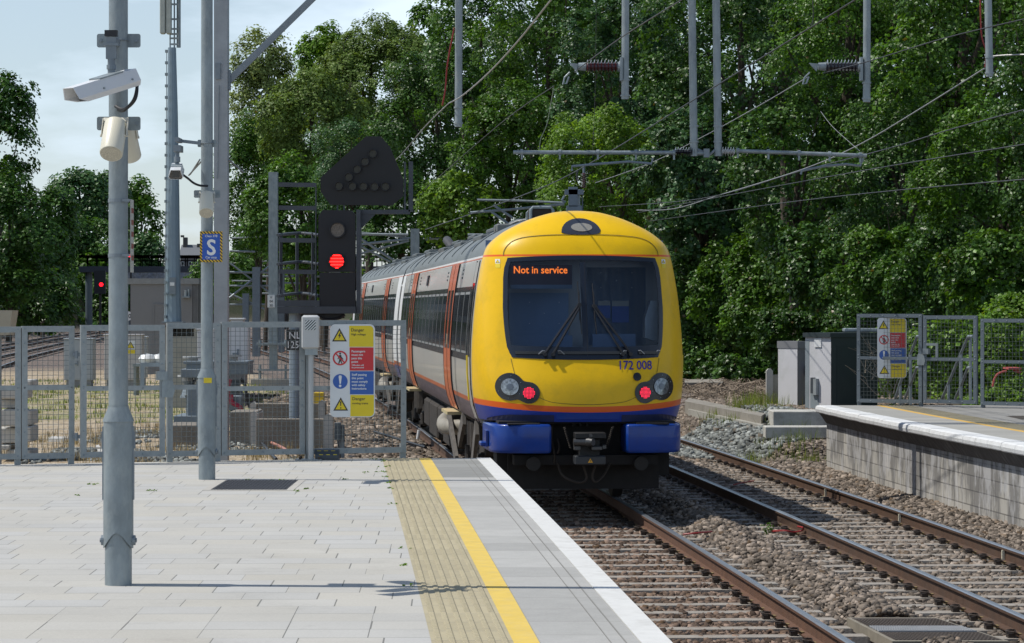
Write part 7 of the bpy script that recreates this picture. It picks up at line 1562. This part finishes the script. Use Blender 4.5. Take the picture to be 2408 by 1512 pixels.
# hatch in the six foot
hx, hy = G(2150,1467,-.1)[:2]; t = thing('track_drain_hatch', (hx, hy, -.14), 'brown studded metal hatch with a grated strip between the two tracks', 'hatch')
hp = [G(2024,1443,-.08),G(2062,1500,-.08),G(2280,1500,-.08),G(2190,1443,-.08)]
hp = [(2.86,24.35),(3.02,22.62),(3.95,22.62),(3.62,24.35)]
mb = MB(); mb.prism(hp, -.2, -.110, 0, 'xy'); mb.build('frame', mat('hatch_frame', (.22,.195,.15), .7, 0, .2), t)
HM = mat('hatch_brown', (.070,.056,.046), .9, 0, .2, 12, .6, 160)
def hl(u, v, z):
    z -= .035; a, b, c, d = [Vector((*q, 0)) for q in hp]; p = (b+(c-b)*u)*(1-v) + (a+(d-a)*u)*v; return (p.x, p.y, z)
mb = MB()
for u0, u1, v0, v1 in ((.04,.97,.04,.36),(.04,.97,.60,.96)): mb.add([hl(u0,v0,-.072),hl(u1,v0,-.072),hl(u1,v1,-.072),hl(u0,v1,-.072),hl(u0,v0,-.076),hl(u1,v0,-.076),hl(u1,v1,-.076),hl(u0,v1,-.076)], [(0,1,2,3),(0,4,5,1),(1,5,6,2),(2,6,7,3),(3,7,4,0)])
for i in range(26):
    for j in range(7):
        for vb in (.06,.62): u, v = .06+i*.035, vb+j*.043; c = Vector(hl(u,v,-.071)); mb.box(c.x-.009,c.x+.009,c.y-.012,c.y+.012,-.107,-.103)
mb.build('lid', HM, t)
mb = MB()
for i in range(40): u = .05+i*.0232; a, b = hl(u,.38,-.07), hl(u+.0,.58,-.07); mb.bar(a,b,.007,.012)
for v in (.38,.43,.48,.53,.58): mb.bar(hl(.04,v,-.068),hl(.97,v,-.068),.008,.01)
mb.build('grating', mat('grating_steel', (.36,.37,.38), .6, .1), t)
mb = MB(); mb.add([hl(.04,.37,-.0745),hl(.97,.37,-.0745),hl(.97,.59,-.0745),hl(.04,.59,-.0745)], [(0,1,2,3)]); mb.build('pit_shade', BLACK, t)  # flat black sheet painted as the shade below the grating
# white tags on the far rail, green-topped wall markers
for x, y in ((1914,1140),(2085,1200),(2305,1285)):
    Y = 6700*(CAMZ+.05)/(y-720+12)
    Xr = float(curveA(Y))+T2+1.505-.015; mb = MB(); mb.box(Xr-.03,Xr-.002,Y-.02,Y+.02,-.155,-.035); mb.box(Xr-.09,Xr-.03,Y-.02,Y+.02,-.155,-.142)
    tag(mb.build('rail_marker', mat('marker_cream', (.62,.58,.45), .6)), {1914:'small cream bracket on the rail by the platform wall, farthest of three',2085:'small cream bracket on the rail by the platform wall, middle of three',2305:'small cream bracket on the rail by the platform wall, nearest of three'}[x], 'bracket', 'cream brackets on the rail by the platform')
for x, y, lab in ((1990,1150,'small pale plate with a green top on the platform wall near its far end'),(2294,1190+0,'small pale plate with a green top on the platform wall near the right edge')):
    s_ = 0
    for k in range(4): Yq = 36.0; 
    # where the sight line meets the wall face
    Yq = 45.0
    for _ in range(30): Yq = (float(edgeR(Yq))+.40)*6700/(x-1204)
    q = P(x,y,Yq); mb = MB(); mb.box(q[0]-.03,q[0]+.004,Yq-.04,Yq+.04,q[2]-.20,q[2]+.03); o = mb.build('wall_plate', mat('plate_pale', (.45,.45,.40), .7)); tag(o, lab, 'plate', 'plates on the platform wall')
    mb = MB(); mb.box(q[0]-.034,q[0]-.0305,Yq-.03,Yq+.03,q[2]-.04,q[2]+.02); mb.build('green_marker', mat('marker_green', (.02,.08,.05), .5), o)
# ramp handrails behind the right gate
for k, (pts, xs_, lab) in enumerate((([(1415,350),(1375,352),(1310,520),(1205,820),(1150,1000)],((1312,1010),(1212,1010)),'upper tubular handrail sloping down behind the right danger sign'),([(1412,650),(1370,655),(1308,825),(1255,960),(1240,1010)],((1310,1010),),'lower tubular handrail under the one behind the right danger sign'),([(1915,352),(1870,352),(1795,520),(1675,810),(1612,960)],((1890,965),(1797,965),(1680,965)),'upper tubular handrail sloping down behind the right hand gate'),([(1900,652),(1865,655),(1798,830),(1740,960)],((1890,965),),'lower tubular handrail under the one behind the right hand gate'))):
    cc = lambda x, y, Y: P((3100+x/2.4177)/1.701, (1200+y/2.4177)/1.701, Y)
    Yb_ = 47.3 + (.5 if k < 2 else 0); mb = MB(); n = len(pts); mb.tube([cc(x, y, Yb_+.35*i) for i, (x, y) in enumerate(pts)], .026, 8)
    for x, y in xs_:
        top = min(range(n), key=lambda i: abs(pts[i][0]-x)); mb.cyl(cc(x, pts[top][1]+4, Yb_+.35*top), cc(x, y, Yb_+.35*top), .026, n=8)
    tag(mb.build('handrail', GALV, smooth=True), lab, 'handrail', 'handrails of the platform ramps')
# red trolley scrap at the far right
mb = MB(); cc = lambda x, y, Y=52: P((3100+x/2.4177)/1.701, (1200+y/2.4177)/1.701, Y)
mb.tube(catmull([cc(2105,840),cc(2120,770),cc(2150,720),cc(2200,695),cc(2240,690)],5), .02,6); a, c = cc(2240,670), cc(2365,652); mb.box(a[0],c[0],51.8,52.4,a[2],c[2]); mb.cyl(cc(2335,700),cc(2345,675),.07,.09,n=10); tag(mb.build('red_barrow', mat('faded_red', (.45,.09,.08), .6)), 'faded red metal frame half buried in the brambles at the far right', 'scrap frame')
# ------------------------------------------------------------ vegetation
LEAF_MID = tintmat('leaf_mid_green', (.035,.100,.010), (.110,.225,.022), .42, .30, .42)
LEAF_DK = tintmat('leaf_dark_green', (.022,.068,.010), (.075,.165,.024), .40, .26, .42)
LEAF_PALE = tintmat('leaf_pale_green', (.12,.17,.05), (.25,.31,.11), .55, .32, .3)
LEAF_OLV = tintmat('leaf_olive', (.080,.140,.028), (.180,.260,.060), .5, .30, .3)
LEAF_BR = tintmat('leaf_bright_green', (.070,.165,.014), (.190,.320,.040), .45, .36, .35)
LEAF_TEAL = tintmat('leaf_blue_green', (.024,.080,.024), (.085,.175,.055), .4, .28, .45)
BARK = mat('bark', (.075,.06,.045), .9, 0, .3, 6, .5, 20)
def rot_basis(N, r):
    """orthonormal t, b for each normal with a random spin"""
    a = np.where(np.abs(N[:, 2:3]) < .9, np.array([[0,0,1.]]), np.array([[1.,0,0]])); t = np.cross(N, a); t /= np.linalg.norm(t, axis=1, keepdims=True)
    b = np.cross(N, t); th = r.uniform(0, 2*np.pi, len(N))[:, None]; return t*np.cos(th)+b*np.sin(th), -t*np.sin(th)+b*np.cos(th)
def leaf_geo(C, N, L, r, shade, spread=None, lobed=True):
    """C leaf centres, N normals, L lengths -> folded lobed leaves (6 verts, 2 quads each)"""
    n = len(C); t, b = rot_basis(N, r); L = L[:, None]; W = L*r.uniform(.36, .52, n)[:, None]; droop = N*L*.12
    v0 = C-t*L*.5; v3 = C+t*L*.55-droop; vm = C+N*L*.05
    a1 = C+b*W+t*L*.12-droop*.6; a2 = C-b*W+t*L*.12-droop*.6
    V = np.stack([v0, a1, v3, a2, vm], 1).reshape(-1, 3)
    f = np.array([(0,1,2,4),(0,4,2,3)]); Fq = (f[None]+5*np.arange(n)[:, None, None]).reshape(-1, 4)
    return V, Fq, np.repeat(shade, 5, 0)
def unit(v): return v/np.linalg.norm(v, axis=1, keepdims=True)
def crown_clumps(lobes, rc, cover, r, back=.25):
    C = []; O = []
    for (cx, cy, cz, rx, ry, rz) in lobes:
        area = 4*math.pi*((rx*ry)**1.6/3+(rx*rz)**1.6/3+(ry*rz)**1.6/3)**(1/1.6); n = int(cover*area/(math.pi*rc*rc))+6
        d = unit(r.normal(0, 1, (n, 3))); keep = ((d[:, 1] < .35) | (r.uniform(0, 1, n) < back)) & ((d[:, 2] > -.55) | (r.uniform(0, 1, n) < .5)); d = d[keep]
        k = np.where(r.uniform(0,1,len(d)) < .09, r.uniform(1.04,1.2,len(d)), r.uniform(.70,1.04,len(d)))[:, None]; C.append(np.array([[cx,cy,cz]])+d*k*np.array([[rx,ry,rz]])); O.append(d)
    C = np.concatenate(C); O = np.concatenate(O); keep = np.ones(len(C), bool)
    for (cx, cy, cz, rx, ry, rz) in lobes:
        q = ((C-np.array([[cx,cy,cz]]))/np.array([[rx,ry,rz]])); keep &= (q**2).sum(1) > .30
    return C[keep], O[keep]
def clump_leaves(C, O, rc, L, nl, r, flat=.42, dead=.0, jit=.55, bw=(.72,1.2)):
    n = len(C); up = np.array([[0,0,1.]]); N0 = unit(O*.75+up*.65+r.normal(0, .22, (n, 3)))
    size = r.uniform(.6, 1.35, n); tone = r.uniform(0, 1, n); br = r.uniform(bw[0], bw[1], n)
    idx = np.repeat(np.arange(n), nl); m = len(idx)
    p = unit(r.normal(0, 1, (m, 3)))*(r.uniform(0, 1, (m, 1))**.45); Nn = N0[idx]
    p = p-Nn*(p*Nn).sum(1, keepdims=True)*(1-flat)
    rad = np.linalg.norm(p, axis=1, keepdims=True)
    pos = C[idx]+p*(rc*size[idx])[:, None]-up*rad**2*rc*.35
    N = unit(Nn*.9+p*.35+r.normal(0, jit, (m, 3))*.75)
    shade = np.stack([np.clip(tone[idx]*.6+r.uniform(0, .45, m), 0, 1), br[idx]*r.uniform(.75, 1.3, m), (r.uniform(0, 1, m) < dead)*r.uniform(.3, .9, m), np.ones(m)], 1)
    return leaf_geo(pos, N, L*r.uniform(.65, 1.3, m), r, shade)
TREE_TOTAL = [0]
def tree(x, y, Y, rx, ry, label, m, seed, cat='tree', name='tree', cover=6.5, rc=None, L=None, nl=58, group='trees and shrubs on the banks', dead=.004, trunk=True, depth=.8, zb=None, lob=8, elong=0):
    r = np.random.default_rng(seed); s = 6700/Y; c = P(x, y, Y); RX, RZ = rx/s, ry/s; RY = RX*depth
    rc = (rc or (.28+.0014*Y))*r.uniform(.85,1.3); L = L or (.055+.00080*Y); kk = r.uniform(.78,1.25); L *= kk; nl = int(nl/kk**1.6)
    lobes = [(c[0], c[1], c[2], RX*.74, RY*.8, RZ*.78)]
    for k in range(lob):
        a = 2*math.pi*(k+r.uniform(-.3,.3))/lob; q = r.uniform(.36,.52); e = r.uniform(.46,.66)
        lobes.append((c[0]+math.cos(a)*RX*e*1.05, c[1]-RY*r.uniform(-.15,.55), c[2]+math.sin(a)*RZ*e*1.05, RX*q, RY*q, RZ*q*r.uniform(.7,.95)))
    C, O = crown_clumps(lobes, rc, cover/2.2*.62, r); far = Y > 118
    if far: L *= .78; nl = int(nl*1.35)
    else: L *= .86; nl = int(nl*1.3)
    V, Fq, sh = clump_leaves(C, O, rc, L, nl, r, dead=dead, flat=.62 if far else .42, jit=.38 if far else .52, bw=(.95, 1.3) if far else (.72, 1.25)); TREE_TOTAL[0] += len(Fq)
    g = float(groundz(c[0], c[1]+.2)) if zb is None else zb; g = min(g, c[2]-RZ*.5)
    t = thing(name, (c[0], c[1], g), label, cat, group)
    bigmesh('crown', V, Fq, m, sh, parent=t)
    if trunk:
        mb = MB(); H = c[2]-g; w = max(.12, RX*.07); lean = r.uniform(-.4,.4); top = (c[0]+lean*.5, c[1], c[2]+RZ*.35)
        mb.tube(catmull([(c[0],c[1],g-.3),(c[0]+lean,c[1],g+H*.45),(c[0]+lean*.6,c[1]-.2,c[2]),top],4), [w*(1-.78*k/12) for k in range(13)], 8)
        for k in range(9):
            a = r.uniform(0, 2*math.pi); h0 = r.uniform(.35,.95); b0 = Vector((c[0]+lean*.7, c[1], g+H*h0)); e = Vector((c[0]+math.cos(a)*RX*.72, c[1]-abs(math.sin(a))*RY*.6, c[2]+RZ*r.uniform(-.5,.75))); mid = b0.lerp(e,.5)+Vector((0,0,.25*RZ*r.uniform(-.3,.6)))
            mb.tube(catmull([tuple(b0),tuple(mid),tuple(e)],4), [w*.42*(1-.85*j/8) for j in range(9)], 5)
        mb.build('trunk', BARK, t, smooth=True)
    return t
T_ = [ # x, y, Y, rx, ry, label, material
 (622,235,175,78,150,'pale green feathery tree at the left end of the wooded right bank, against the sky',LEAF_PALE),
 (600,440,160,72,170,'mid green tree filling the gap just right of the square mast',LEAF_MID),
 (760,150,168,60,80,'small pale crown poking into the sky between the feathery tree and the olive one',LEAF_BR),
 (880,210,158,138,155,'broad olive toned tree standing highest against the sky left of centre',LEAF_OLV),
 (740,300,150,110,130,'olive green tree in front of the broad olive one, above the signal ladder',LEAF_OLV),
 (700,500,140,110,120,'green tree directly behind the signal ladder cage',LEAF_MID),
 (850,400,132,110,120,'dark bluish tree directly behind the feather shaped indicator',LEAF_TEAL),
 (1015,300,128,115,170,'dark green tree behind the leftmost dropper tube',LEAF_DK),
 (1130,110,124,110,150,'dark tree with crown cut by the top edge left of centre',LEAF_DK),
 (960,520,122,110,100,'low dark tree behind the second carriage roof',LEAF_DK),
 (1290,100,112,140,170,'tall tree behind the brown insulator, cut by the top edge',LEAF_MID),
 (1215,360,108,120,150,'rounded green tree above the carriage roof between dropper and registration tube',LEAF_MID),
 (1085,500,104,85,75,'low bright green tree just above the first carriage roof',LEAF_BR),
 (1470,200,100,150,210,'large tree behind the brown insulator and its dropper',LEAF_TEAL),
 (1430,420,96,150,150,'light green tree directly behind the train nose, under the registration tube',LEAF_BR),
 (1740,150,90,190,230,'large dark tree behind the twin dropper tubes at the top',LEAF_DK),
 (1640,420,88,140,150,'leafy tree just right of the train roof',LEAF_TEAL),
 (2010,120,80,190,210,'large tree behind the dark insulator at the top',LEAF_MID),
 (1890,420,80,160,160,'dense tree under the right end of the registration tube',LEAF_DK),
 (2280,130,72,190,210,'large broad leaved tree in the upper right corner',LEAF_MID),
 (2110,420,72,150,160,'broad leaved tree in the middle of the right hand bank',LEAF_DK),
 (2330,430,66,160,170,'broad leaved tree reaching the right edge above the fence',LEAF_MID),
 (2470,250,64,120,300,'tall tree cut off by the right edge',LEAF_DK),
]
for i, a in enumerate(T_):
  a = list(a); k_ = 1.12 if i < 6 else 1.22; a[3] *= k_; a[4] *= k_
  tree(*a, seed=100+i, dead=.004, cover=9 if i < 6 else 6.5, lob=11 if i < 6 else 8)
K_ = [(2010,170,132,210,240,'back row tree seen in the gap above the right end of the registration tube',LEAF_DK),(1560,330,140,150,220,'back row tree seen between the twin droppers and the train roof',LEAF_MID),(760,360,188,150,190,'distant tree filling the gap behind the olive ones',LEAF_MID),(1420,-30,120,200,160,'back row tree whose top is cut off above the brown insulator',LEAF_DK),(1850,-30,110,220,160,'back row tree cut off by the top edge between the dropper tubes',LEAF_MID),(2280,-30,100,220,160,'back row tree cut off by the top edge near the right corner',LEAF_DK),(1250,250,150,150,240,'distant dark tree filling the gap behind the brown insulator trees',LEAF_DK),(1520,230,135,170,260,'back row tree left of the twin droppers',LEAF_MID),(1800,220,125,180,260,'back row tree right of the twin droppers',LEAF_DK),(2080,200,112,180,260,'back row tree behind the dark insulator',LEAF_DK),(2330,220,100,190,270,'back row tree high up the bank at the right',LEAF_MID),(1380,560,120,120,120,'dark thicket low behind the train roof',LEAF_DK),(1050,180,165,110,200,'back row tree left of the leftmost dropper',LEAF_MID)]
for i, a in enumerate(K_): tree(*a, seed=500+i, L=.19, rc=.5, cover=5)
B_ = [
 (1735,872,80,75,34,'low creeping shrub spreading over the twig litter beside the concrete post',LEAF_DK),
 (1650,868,88,55,34,'low creeping shrub just beyond the train headlight',LEAF_MID),
 (1725,690,86,90,115,'leafy shrub filling the hollow between the train and the lineside cabinets',LEAF_MID),
 (1630,700,88,65,120,'dark shrub showing just beyond the right edge of the train windscreen',LEAF_DK),
 (1640,790,96,75,100,'low leafy shrub touching the train side at headlight height',LEAF_MID),
 (1745,800,92,85,95,'dark leafy shrub hanging over the twig litter by the concrete post',LEAF_DK),
 (1835,800,84,60,90,'dark shrub close behind the low panel fence',LEAF_DK),
 (1660,620,90,85,130,'dark ivy hung shrub immediately right of the train windscreen',LEAF_DK),
 (1700,765,88,105,100,'shrub with bare brown stems below, right of the train headlights',LEAF_DK),
 (1820,660,82,110,130,'bushy shrub rising behind the short pale lineside cabinet',LEAF_MID),
 (1960,640,76,110,120,'shrub behind the large dark cabinet',LEAF_DK),
 (2080,640,70,100,110,'shrub directly behind the right danger sign',LEAF_MID),
 (2210,640,66,100,100,'leafy shrub behind the right hand gate top',LEAF_DK),
 (2350,640,62,110,100,'leafy shrub behind the rightmost fence panel top',LEAF_MID),
 (1860,790,78,70,80,'low dark shrub behind the short pale lineside cabinet',LEAF_DK),
 (2010,790,68,70,60,'dark shrub behind the dark cabinet and the danger sign post',LEAF_DK),
 (2110,850,60,75,75,'yellow green bramble behind the lower half of the danger sign',LEAF_BR),
 (2240,830,58,95,85,'bright bramble thicket behind the right hand gate',LEAF_BR),
 (2380,820,56,90,80,'bright bramble thicket behind the rightmost fence panel',LEAF_BR),
 (2390,740,58,80,50,'light green shrub above the rightmost fence panel',LEAF_BR),
]
for i, a in enumerate(B_):
  a = list(a); a[3] *= 1.15; a[4] *= 1.2
  tree(*a, seed=200+i, cat='shrub', name='shrub', trunk=False, rc=.24+.0008*a[2], depth=.7, dead=.01, lob=6)
# stems under the shrub right of the train
mb = MB(); r_ = random.Random(5)
for k in range(46):
    x0 = r_.uniform(1620,1800); a = G(x0, r_.uniform(880,905), 0); Y = a[1]; h = r_.uniform(.8,2.4); mb.tube([(a[0],Y,-.3),(a[0]+r_.uniform(-.4,.4),Y-.2,h*.5),(a[0]+r_.uniform(-1,1),Y-r_.uniform(0,.5),h)], [.022,.014,.006], 4)
o = mb.build('bare_stems', mat('stem_brown', (.09,.06,.04), .9, 0, .3)); tag(o, 'tangle of bare brown stems at the foot of the shrub right of the train', 'twigs', None, 'stuff')
L_ = [
 (-10,330,112,110,190,'very dark tree at the upper left edge of the picture',LEAF_DK),
 (20,560,104,110,170,'dark tree at the left edge behind the camera pole, midway up',LEAF_DK),
 (100,560,120,80,120,'dark bushy tree between the left edge tree and the tall pole',LEAF_DK),
 (60,690,108,110,70,'low dark bush over the left bank foot',LEAF_DK),
 (200,650,152,60,60,'mid green shrub above the heap of branches on the left bank',LEAF_MID),
 (185,470,225,75,95,'distant blunt topped tree just left of the tall pole',LEAF_TEAL),
 (262,480,232,50,90,'distant tree half hidden behind the tall pole',LEAF_TEAL),
 (330,520,240,48,105,'distant tree right of the tall pole sloping down to the sky',LEAF_MID),
 (352,620,222,42,75,'small distant tree left of the phone mast above the footbridge',LEAF_TEAL),
 (200,580,210,90,80,'dark distant thicket behind the left end of the footbridge',LEAF_DK),
 (270,690,205,60,60,'dark thicket under the left end of the footbridge',LEAF_DK),
 (90,740,125,60,40,'low bush beside the fallen branches',LEAF_DK),
]
for i, a in enumerate(L_):
  a = list(a); a[2] = a[2]*2.12 if a[2] < 160 else a[2]*1.55
  if a[6] is LEAF_DK: a[6] = LEAF_DK
  tree(*a, seed=300+i, depth=.9, rc=.45+.0022*a[2], L=.12+.0011*a[2])
F_ = [(640,620,215,120,80,'distant green thicket seen through the ladder cage',LEAF_MID),(500,660,260,60,60,'distant bush behind the square mast',LEAF_MID),(760,640,190,90,70,'bright distant trees seen low between ladder and signal',LEAF_BR)]
for i, a in enumerate(F_): tree(*a, seed=400+i, trunk=False, name='shrub', cat='shrub')
# mass of undergrowth on the right bank and the wooded slope behind, one growth nobody could count
def cover_bank(n, x0, x1, y0, y1, seed, rc, Lf, m, label, nl, side=1, lift=.1):
    r = np.random.default_rng(seed); Y = 1/r.uniform(1/y1, 1/y0, n); foot = RF(Y) if side > 0 else LF(Y)
    X = foot + side*r.uniform(x0, x1, n); xD = 1204+6700*X/Y; ok = (xD > -120) & (xD < 2560); X, Y = X[ok], Y[ok]
    Z = groundz(X, Y)+lift+r.uniform(-.1,.35,len(X))*rc*2; C = np.stack([X, Y, Z], 1); O = unit(np.stack([np.full(len(X), -side*.5), np.full(len(X), -.35), np.full(len(X), .7)], 1)+r.normal(0,.25,(len(X),3)))
    V, Fq, sh = clump_leaves(C, O, rc, Lf, nl, r, dead=.02); TREE_TOTAL[0] += len(Fq); return tag(bigmesh('undergrowth', V, Fq, m, sh), label, None, None, 'stuff')
cover_bank(1500, .3, 8, 49, 75, 50, .34, .115, LEAF_BR, 'bright brambles and weeds covering the foot of the right bank', 40)
cover_bank(1800, .8, 14, 70, 130, 51, .5, .17, LEAF_DK, 'dark ivy covering the right bank', 45, lift=.4)
cover_bank(1300, 1, 24, 120, 230, 52, .9, .30, LEAF_DK, 'dark wooded slope far along the right bank', 45, lift=.8)
cover_bank(1500, .5, 24, 200, 420, 53, 1.3, .42, LEAF_DK, 'dark creepers on the left bank', 45, side=-1, lift=.3)
# blades of grass and weeds
def blades(xy, z, h, w, seed, lean=.35):
    r = np.random.default_rng(seed); n = len(xy); a = r.uniform(0, 2*np.pi, n); H = h*r.uniform(.5, 1.3, n); l = H*lean*r.uniform(-.2, 1.2, n)
    dx, dy = np.cos(a), np.sin(a); b = r.uniform(0, 2*np.pi, n); wx, wy = np.cos(b)*w/2, np.sin(b)*w/2; x, y = xy[:, 0], xy[:, 1]
    p0 = np.stack([x-wx, y-wy, z], 1); p1 = np.stack([x+wx, y+wy, z], 1); m0 = np.stack([x+dx*l*.35-wx*.7, y+dy*l*.35-wy*.7, z+H*.6], 1); m1 = np.stack([x+dx*l*.35+wx*.7, y+dy*l*.35+wy*.7, z+H*.6], 1)
    t0 = np.stack([x+dx*l-wx*.1, y+dy*l-wy*.1, z+H], 1); t1 = np.stack([x+dx*l+wx*.1, y+dy*l+wy*.1, z+H], 1)
    V = np.stack([p0,p1,m1,m0,t1,t0], 1).reshape(-1, 3); f = np.array([(0,1,2,3),(3,2,4,5)]); Fq = (f[None]+6*np.arange(n)[:, None, None]).reshape(-1, 4)
    sh = np.stack([r.uniform(0,1,n), r.uniform(.7,1.3,n), (r.uniform(0,1,n) < .12)*.6, np.ones(n)], 1); return V, Fq, np.repeat(sh, 6, 0)
GRASS = tintmat('grass_blades', (.09,.15,.03), (.27,.32,.10), .6, .45, .2); DRY = tintmat('dry_grass', (.22,.17,.09), (.42,.35,.22), .8, .15, .1)
def patch(n, pts, seed, h, w, m, label, clumpy=.12, z=None, name='grass'):
    """pts: list of (x, y, spread) in metres"""
    r = np.random.default_rng(seed); c = np.array(pts, float); k = r.integers(0, len(c), n); s = c[k, 2]; xy = c[k, :2]+r.normal(0, 1, (n, 2))*s[:, None]
    zz_ = groundz(xy[:, 0], xy[:, 1]) if z is None else np.full(n, z); V, Fq, sh = blades(xy, zz_, h, w, seed); return tag(bigmesh(name, V, Fq, m, sh), label, None, None, 'stuff')
r = np.random.default_rng(61); pts = []
for k in range(260):
    Y = r.uniform(64, 100); X = r.uniform(-18, -4.2)*(Y/80); u_ = X-float(curveA(Y))
    if u_ < -3.5 and u_ > -17: pts.append((X, Y, r.uniform(.1, .4)))
patch(6500, pts, 62, .11, .02, GRASS, 'green grass growing over the yard behind the fence')
r = np.random.default_rng(63); pts = [(x, y, r.uniform(.08,.35)) for x, y in zip(r.uniform(-9.5,-2.6,120), r.uniform(44,62,120)) if x-float(curveA(y)) < -3.3]
patch(4200, pts, 64, .16, .012, DRY, 'dry straw coloured grass on the waste ground behind the fence')
pts = [(*G(x,y,.1)[:2], s) for x, y, s in ((1870,1045,.22),(1845,1050,.2),(1890,1055,.18),(1800,1040,.22),(1780,1052,.15),(1750,1060,.05),(1870,1025,.15),(1830,1020,.2),(1905,1060,.12))]
patch(700, pts, 65, .26, .012, GRASS, 'tall green weeds by the end of the right hand platform')
pts = [(*G(x,y,.3)[:2], s) for x, y, s in ((1770,975,.4),(1800,968,.4),(1830,962,.4),(1860,955,.4),(1745,985,.3),(1700,975,.2))]
patch(1500, pts, 66, .30, .013, GRASS, 'fine grass in front of the pale lineside cabinet')
V1 = []; r = np.random.default_rng(67); q = np.concatenate([r.normal(0,1,(14,2))*[.03,.02]+np.array(G(1805,1249,-.12)[:2])]); C = np.concatenate([q, r.uniform(-.13,-.02,(14,1))], 1)
V, Fq, sh = clump_leaves(C, unit(r.normal(0,1,(14,3))), .03, .025, 8, r); tag(bigmesh('weed', V, Fq, LEAF_MID, sh, origin=(0,0,0)), 'small green weed growing in the ballast between the two tracks', 'weed')
pts_ = [(897,1085),(905,1098),(900,1110),(908,1122),(912,1135),(890,1081),(870,1079),(720,1150),(820,1128),(860,1112),(660,1130),(925,1150),(930,1185),(955,1290),(960,1330),(965,1380),(700,1155),(590,1130),(215,1140),(350,1155),(180,1165)]
r = np.random.default_rng(68); C = []
for x, y in pts_: p = G(x, y, PZ); k = r.integers(3, 9); C.append(np.stack([p[0]+r.normal(0,.03,k), p[1]+r.normal(0,.05,k), np.full(k, PZ+.008)], 1))
C = np.concatenate(C); C = C[C[:, 1] < 30.5]; V, Fq, sh = clump_leaves(C, unit(r.normal(0,.3,(len(C),3))+[0,0,1]), .016, .014, 7, r, flat=.3); tag(bigmesh('weeds', V, Fq, LEAF_BR, sh), 'tiny green weeds in the joints of the platform paving', None, None, 'stuff')
# fallen branches on the left bank and litter by the trough
mb = MB(); rr_ = random.Random(9)
for k in range(230):
    t_ = rr_.random(); x, y = 218+t_*95+rr_.uniform(-22,22), 640+t_*112+rr_.uniform(-14,14); Yb = 342-t_*10+rr_.uniform(-3,3); a = P(x, y, Yb); a = (a[0], Yb, float(groundz(a[0], Yb))+rr_.uniform(.2,1.2)); q = rr_.uniform(1.2,4.0); d = Vector((rr_.uniform(.2,1), rr_.uniform(-.4,.4), rr_.uniform(-.9,.3))).normalized()*q; mb.tube([a, tuple(Vector(a)+d*.5+Vector((0,0,.08))), tuple(Vector(a)+d)], [.10,.07,.03], 4)
o = mb.build('fallen_branches', mat('dead_wood', (.33,.27,.21), .9, 0, .4, 3)); tag(o, 'heap of bleached fallen branches sliding down the left bank', 'branches', None, 'stuff')
mb = MB()
for k in range(520): a = G(rr_.uniform(1615,1800), rr_.uniform(905,968), .2); zg = float(groundz(a[0],a[1]))+.02; mb.tube([(a[0],a[1],zg),(a[0]+rr_.uniform(-.35,.35),a[1]+rr_.uniform(-.4,.4),zg+rr_.uniform(.02,.22)),(a[0]+rr_.uniform(-.7,.7),a[1]+rr_.uniform(-.6,.6),zg)], .010, 3)
o = mb.build('twig_litter', mat('twig_pale', (.25,.20,.15), .9, 0, .3)); tag(o, 'pale twigs and dead leaves littering the ground below the shrubs', 'twigs', None, 'stuff')
mb = MB()
for k in range(26): x = rr_.uniform(2030,2110); a = P(x, rr_.uniform(870,935), 49.5); mb.tube([a,(a[0]+rr_.uniform(-.25,.25),a[1],a[2]+rr_.uniform(.1,.4)),(a[0]+rr_.uniform(-.5,.4),a[1],a[2]+rr_.uniform(.2,.7))], [.009,.007,.003], 3)
o = mb.build('bare_twigs', mat('twig_pale2', (.28,.24,.18), .9, 0, .3)); tag(o, 'bare pale twigs behind the right danger sign', 'twigs', None, 'stuff')
print('leaf quads', TREE_TOTAL[0])
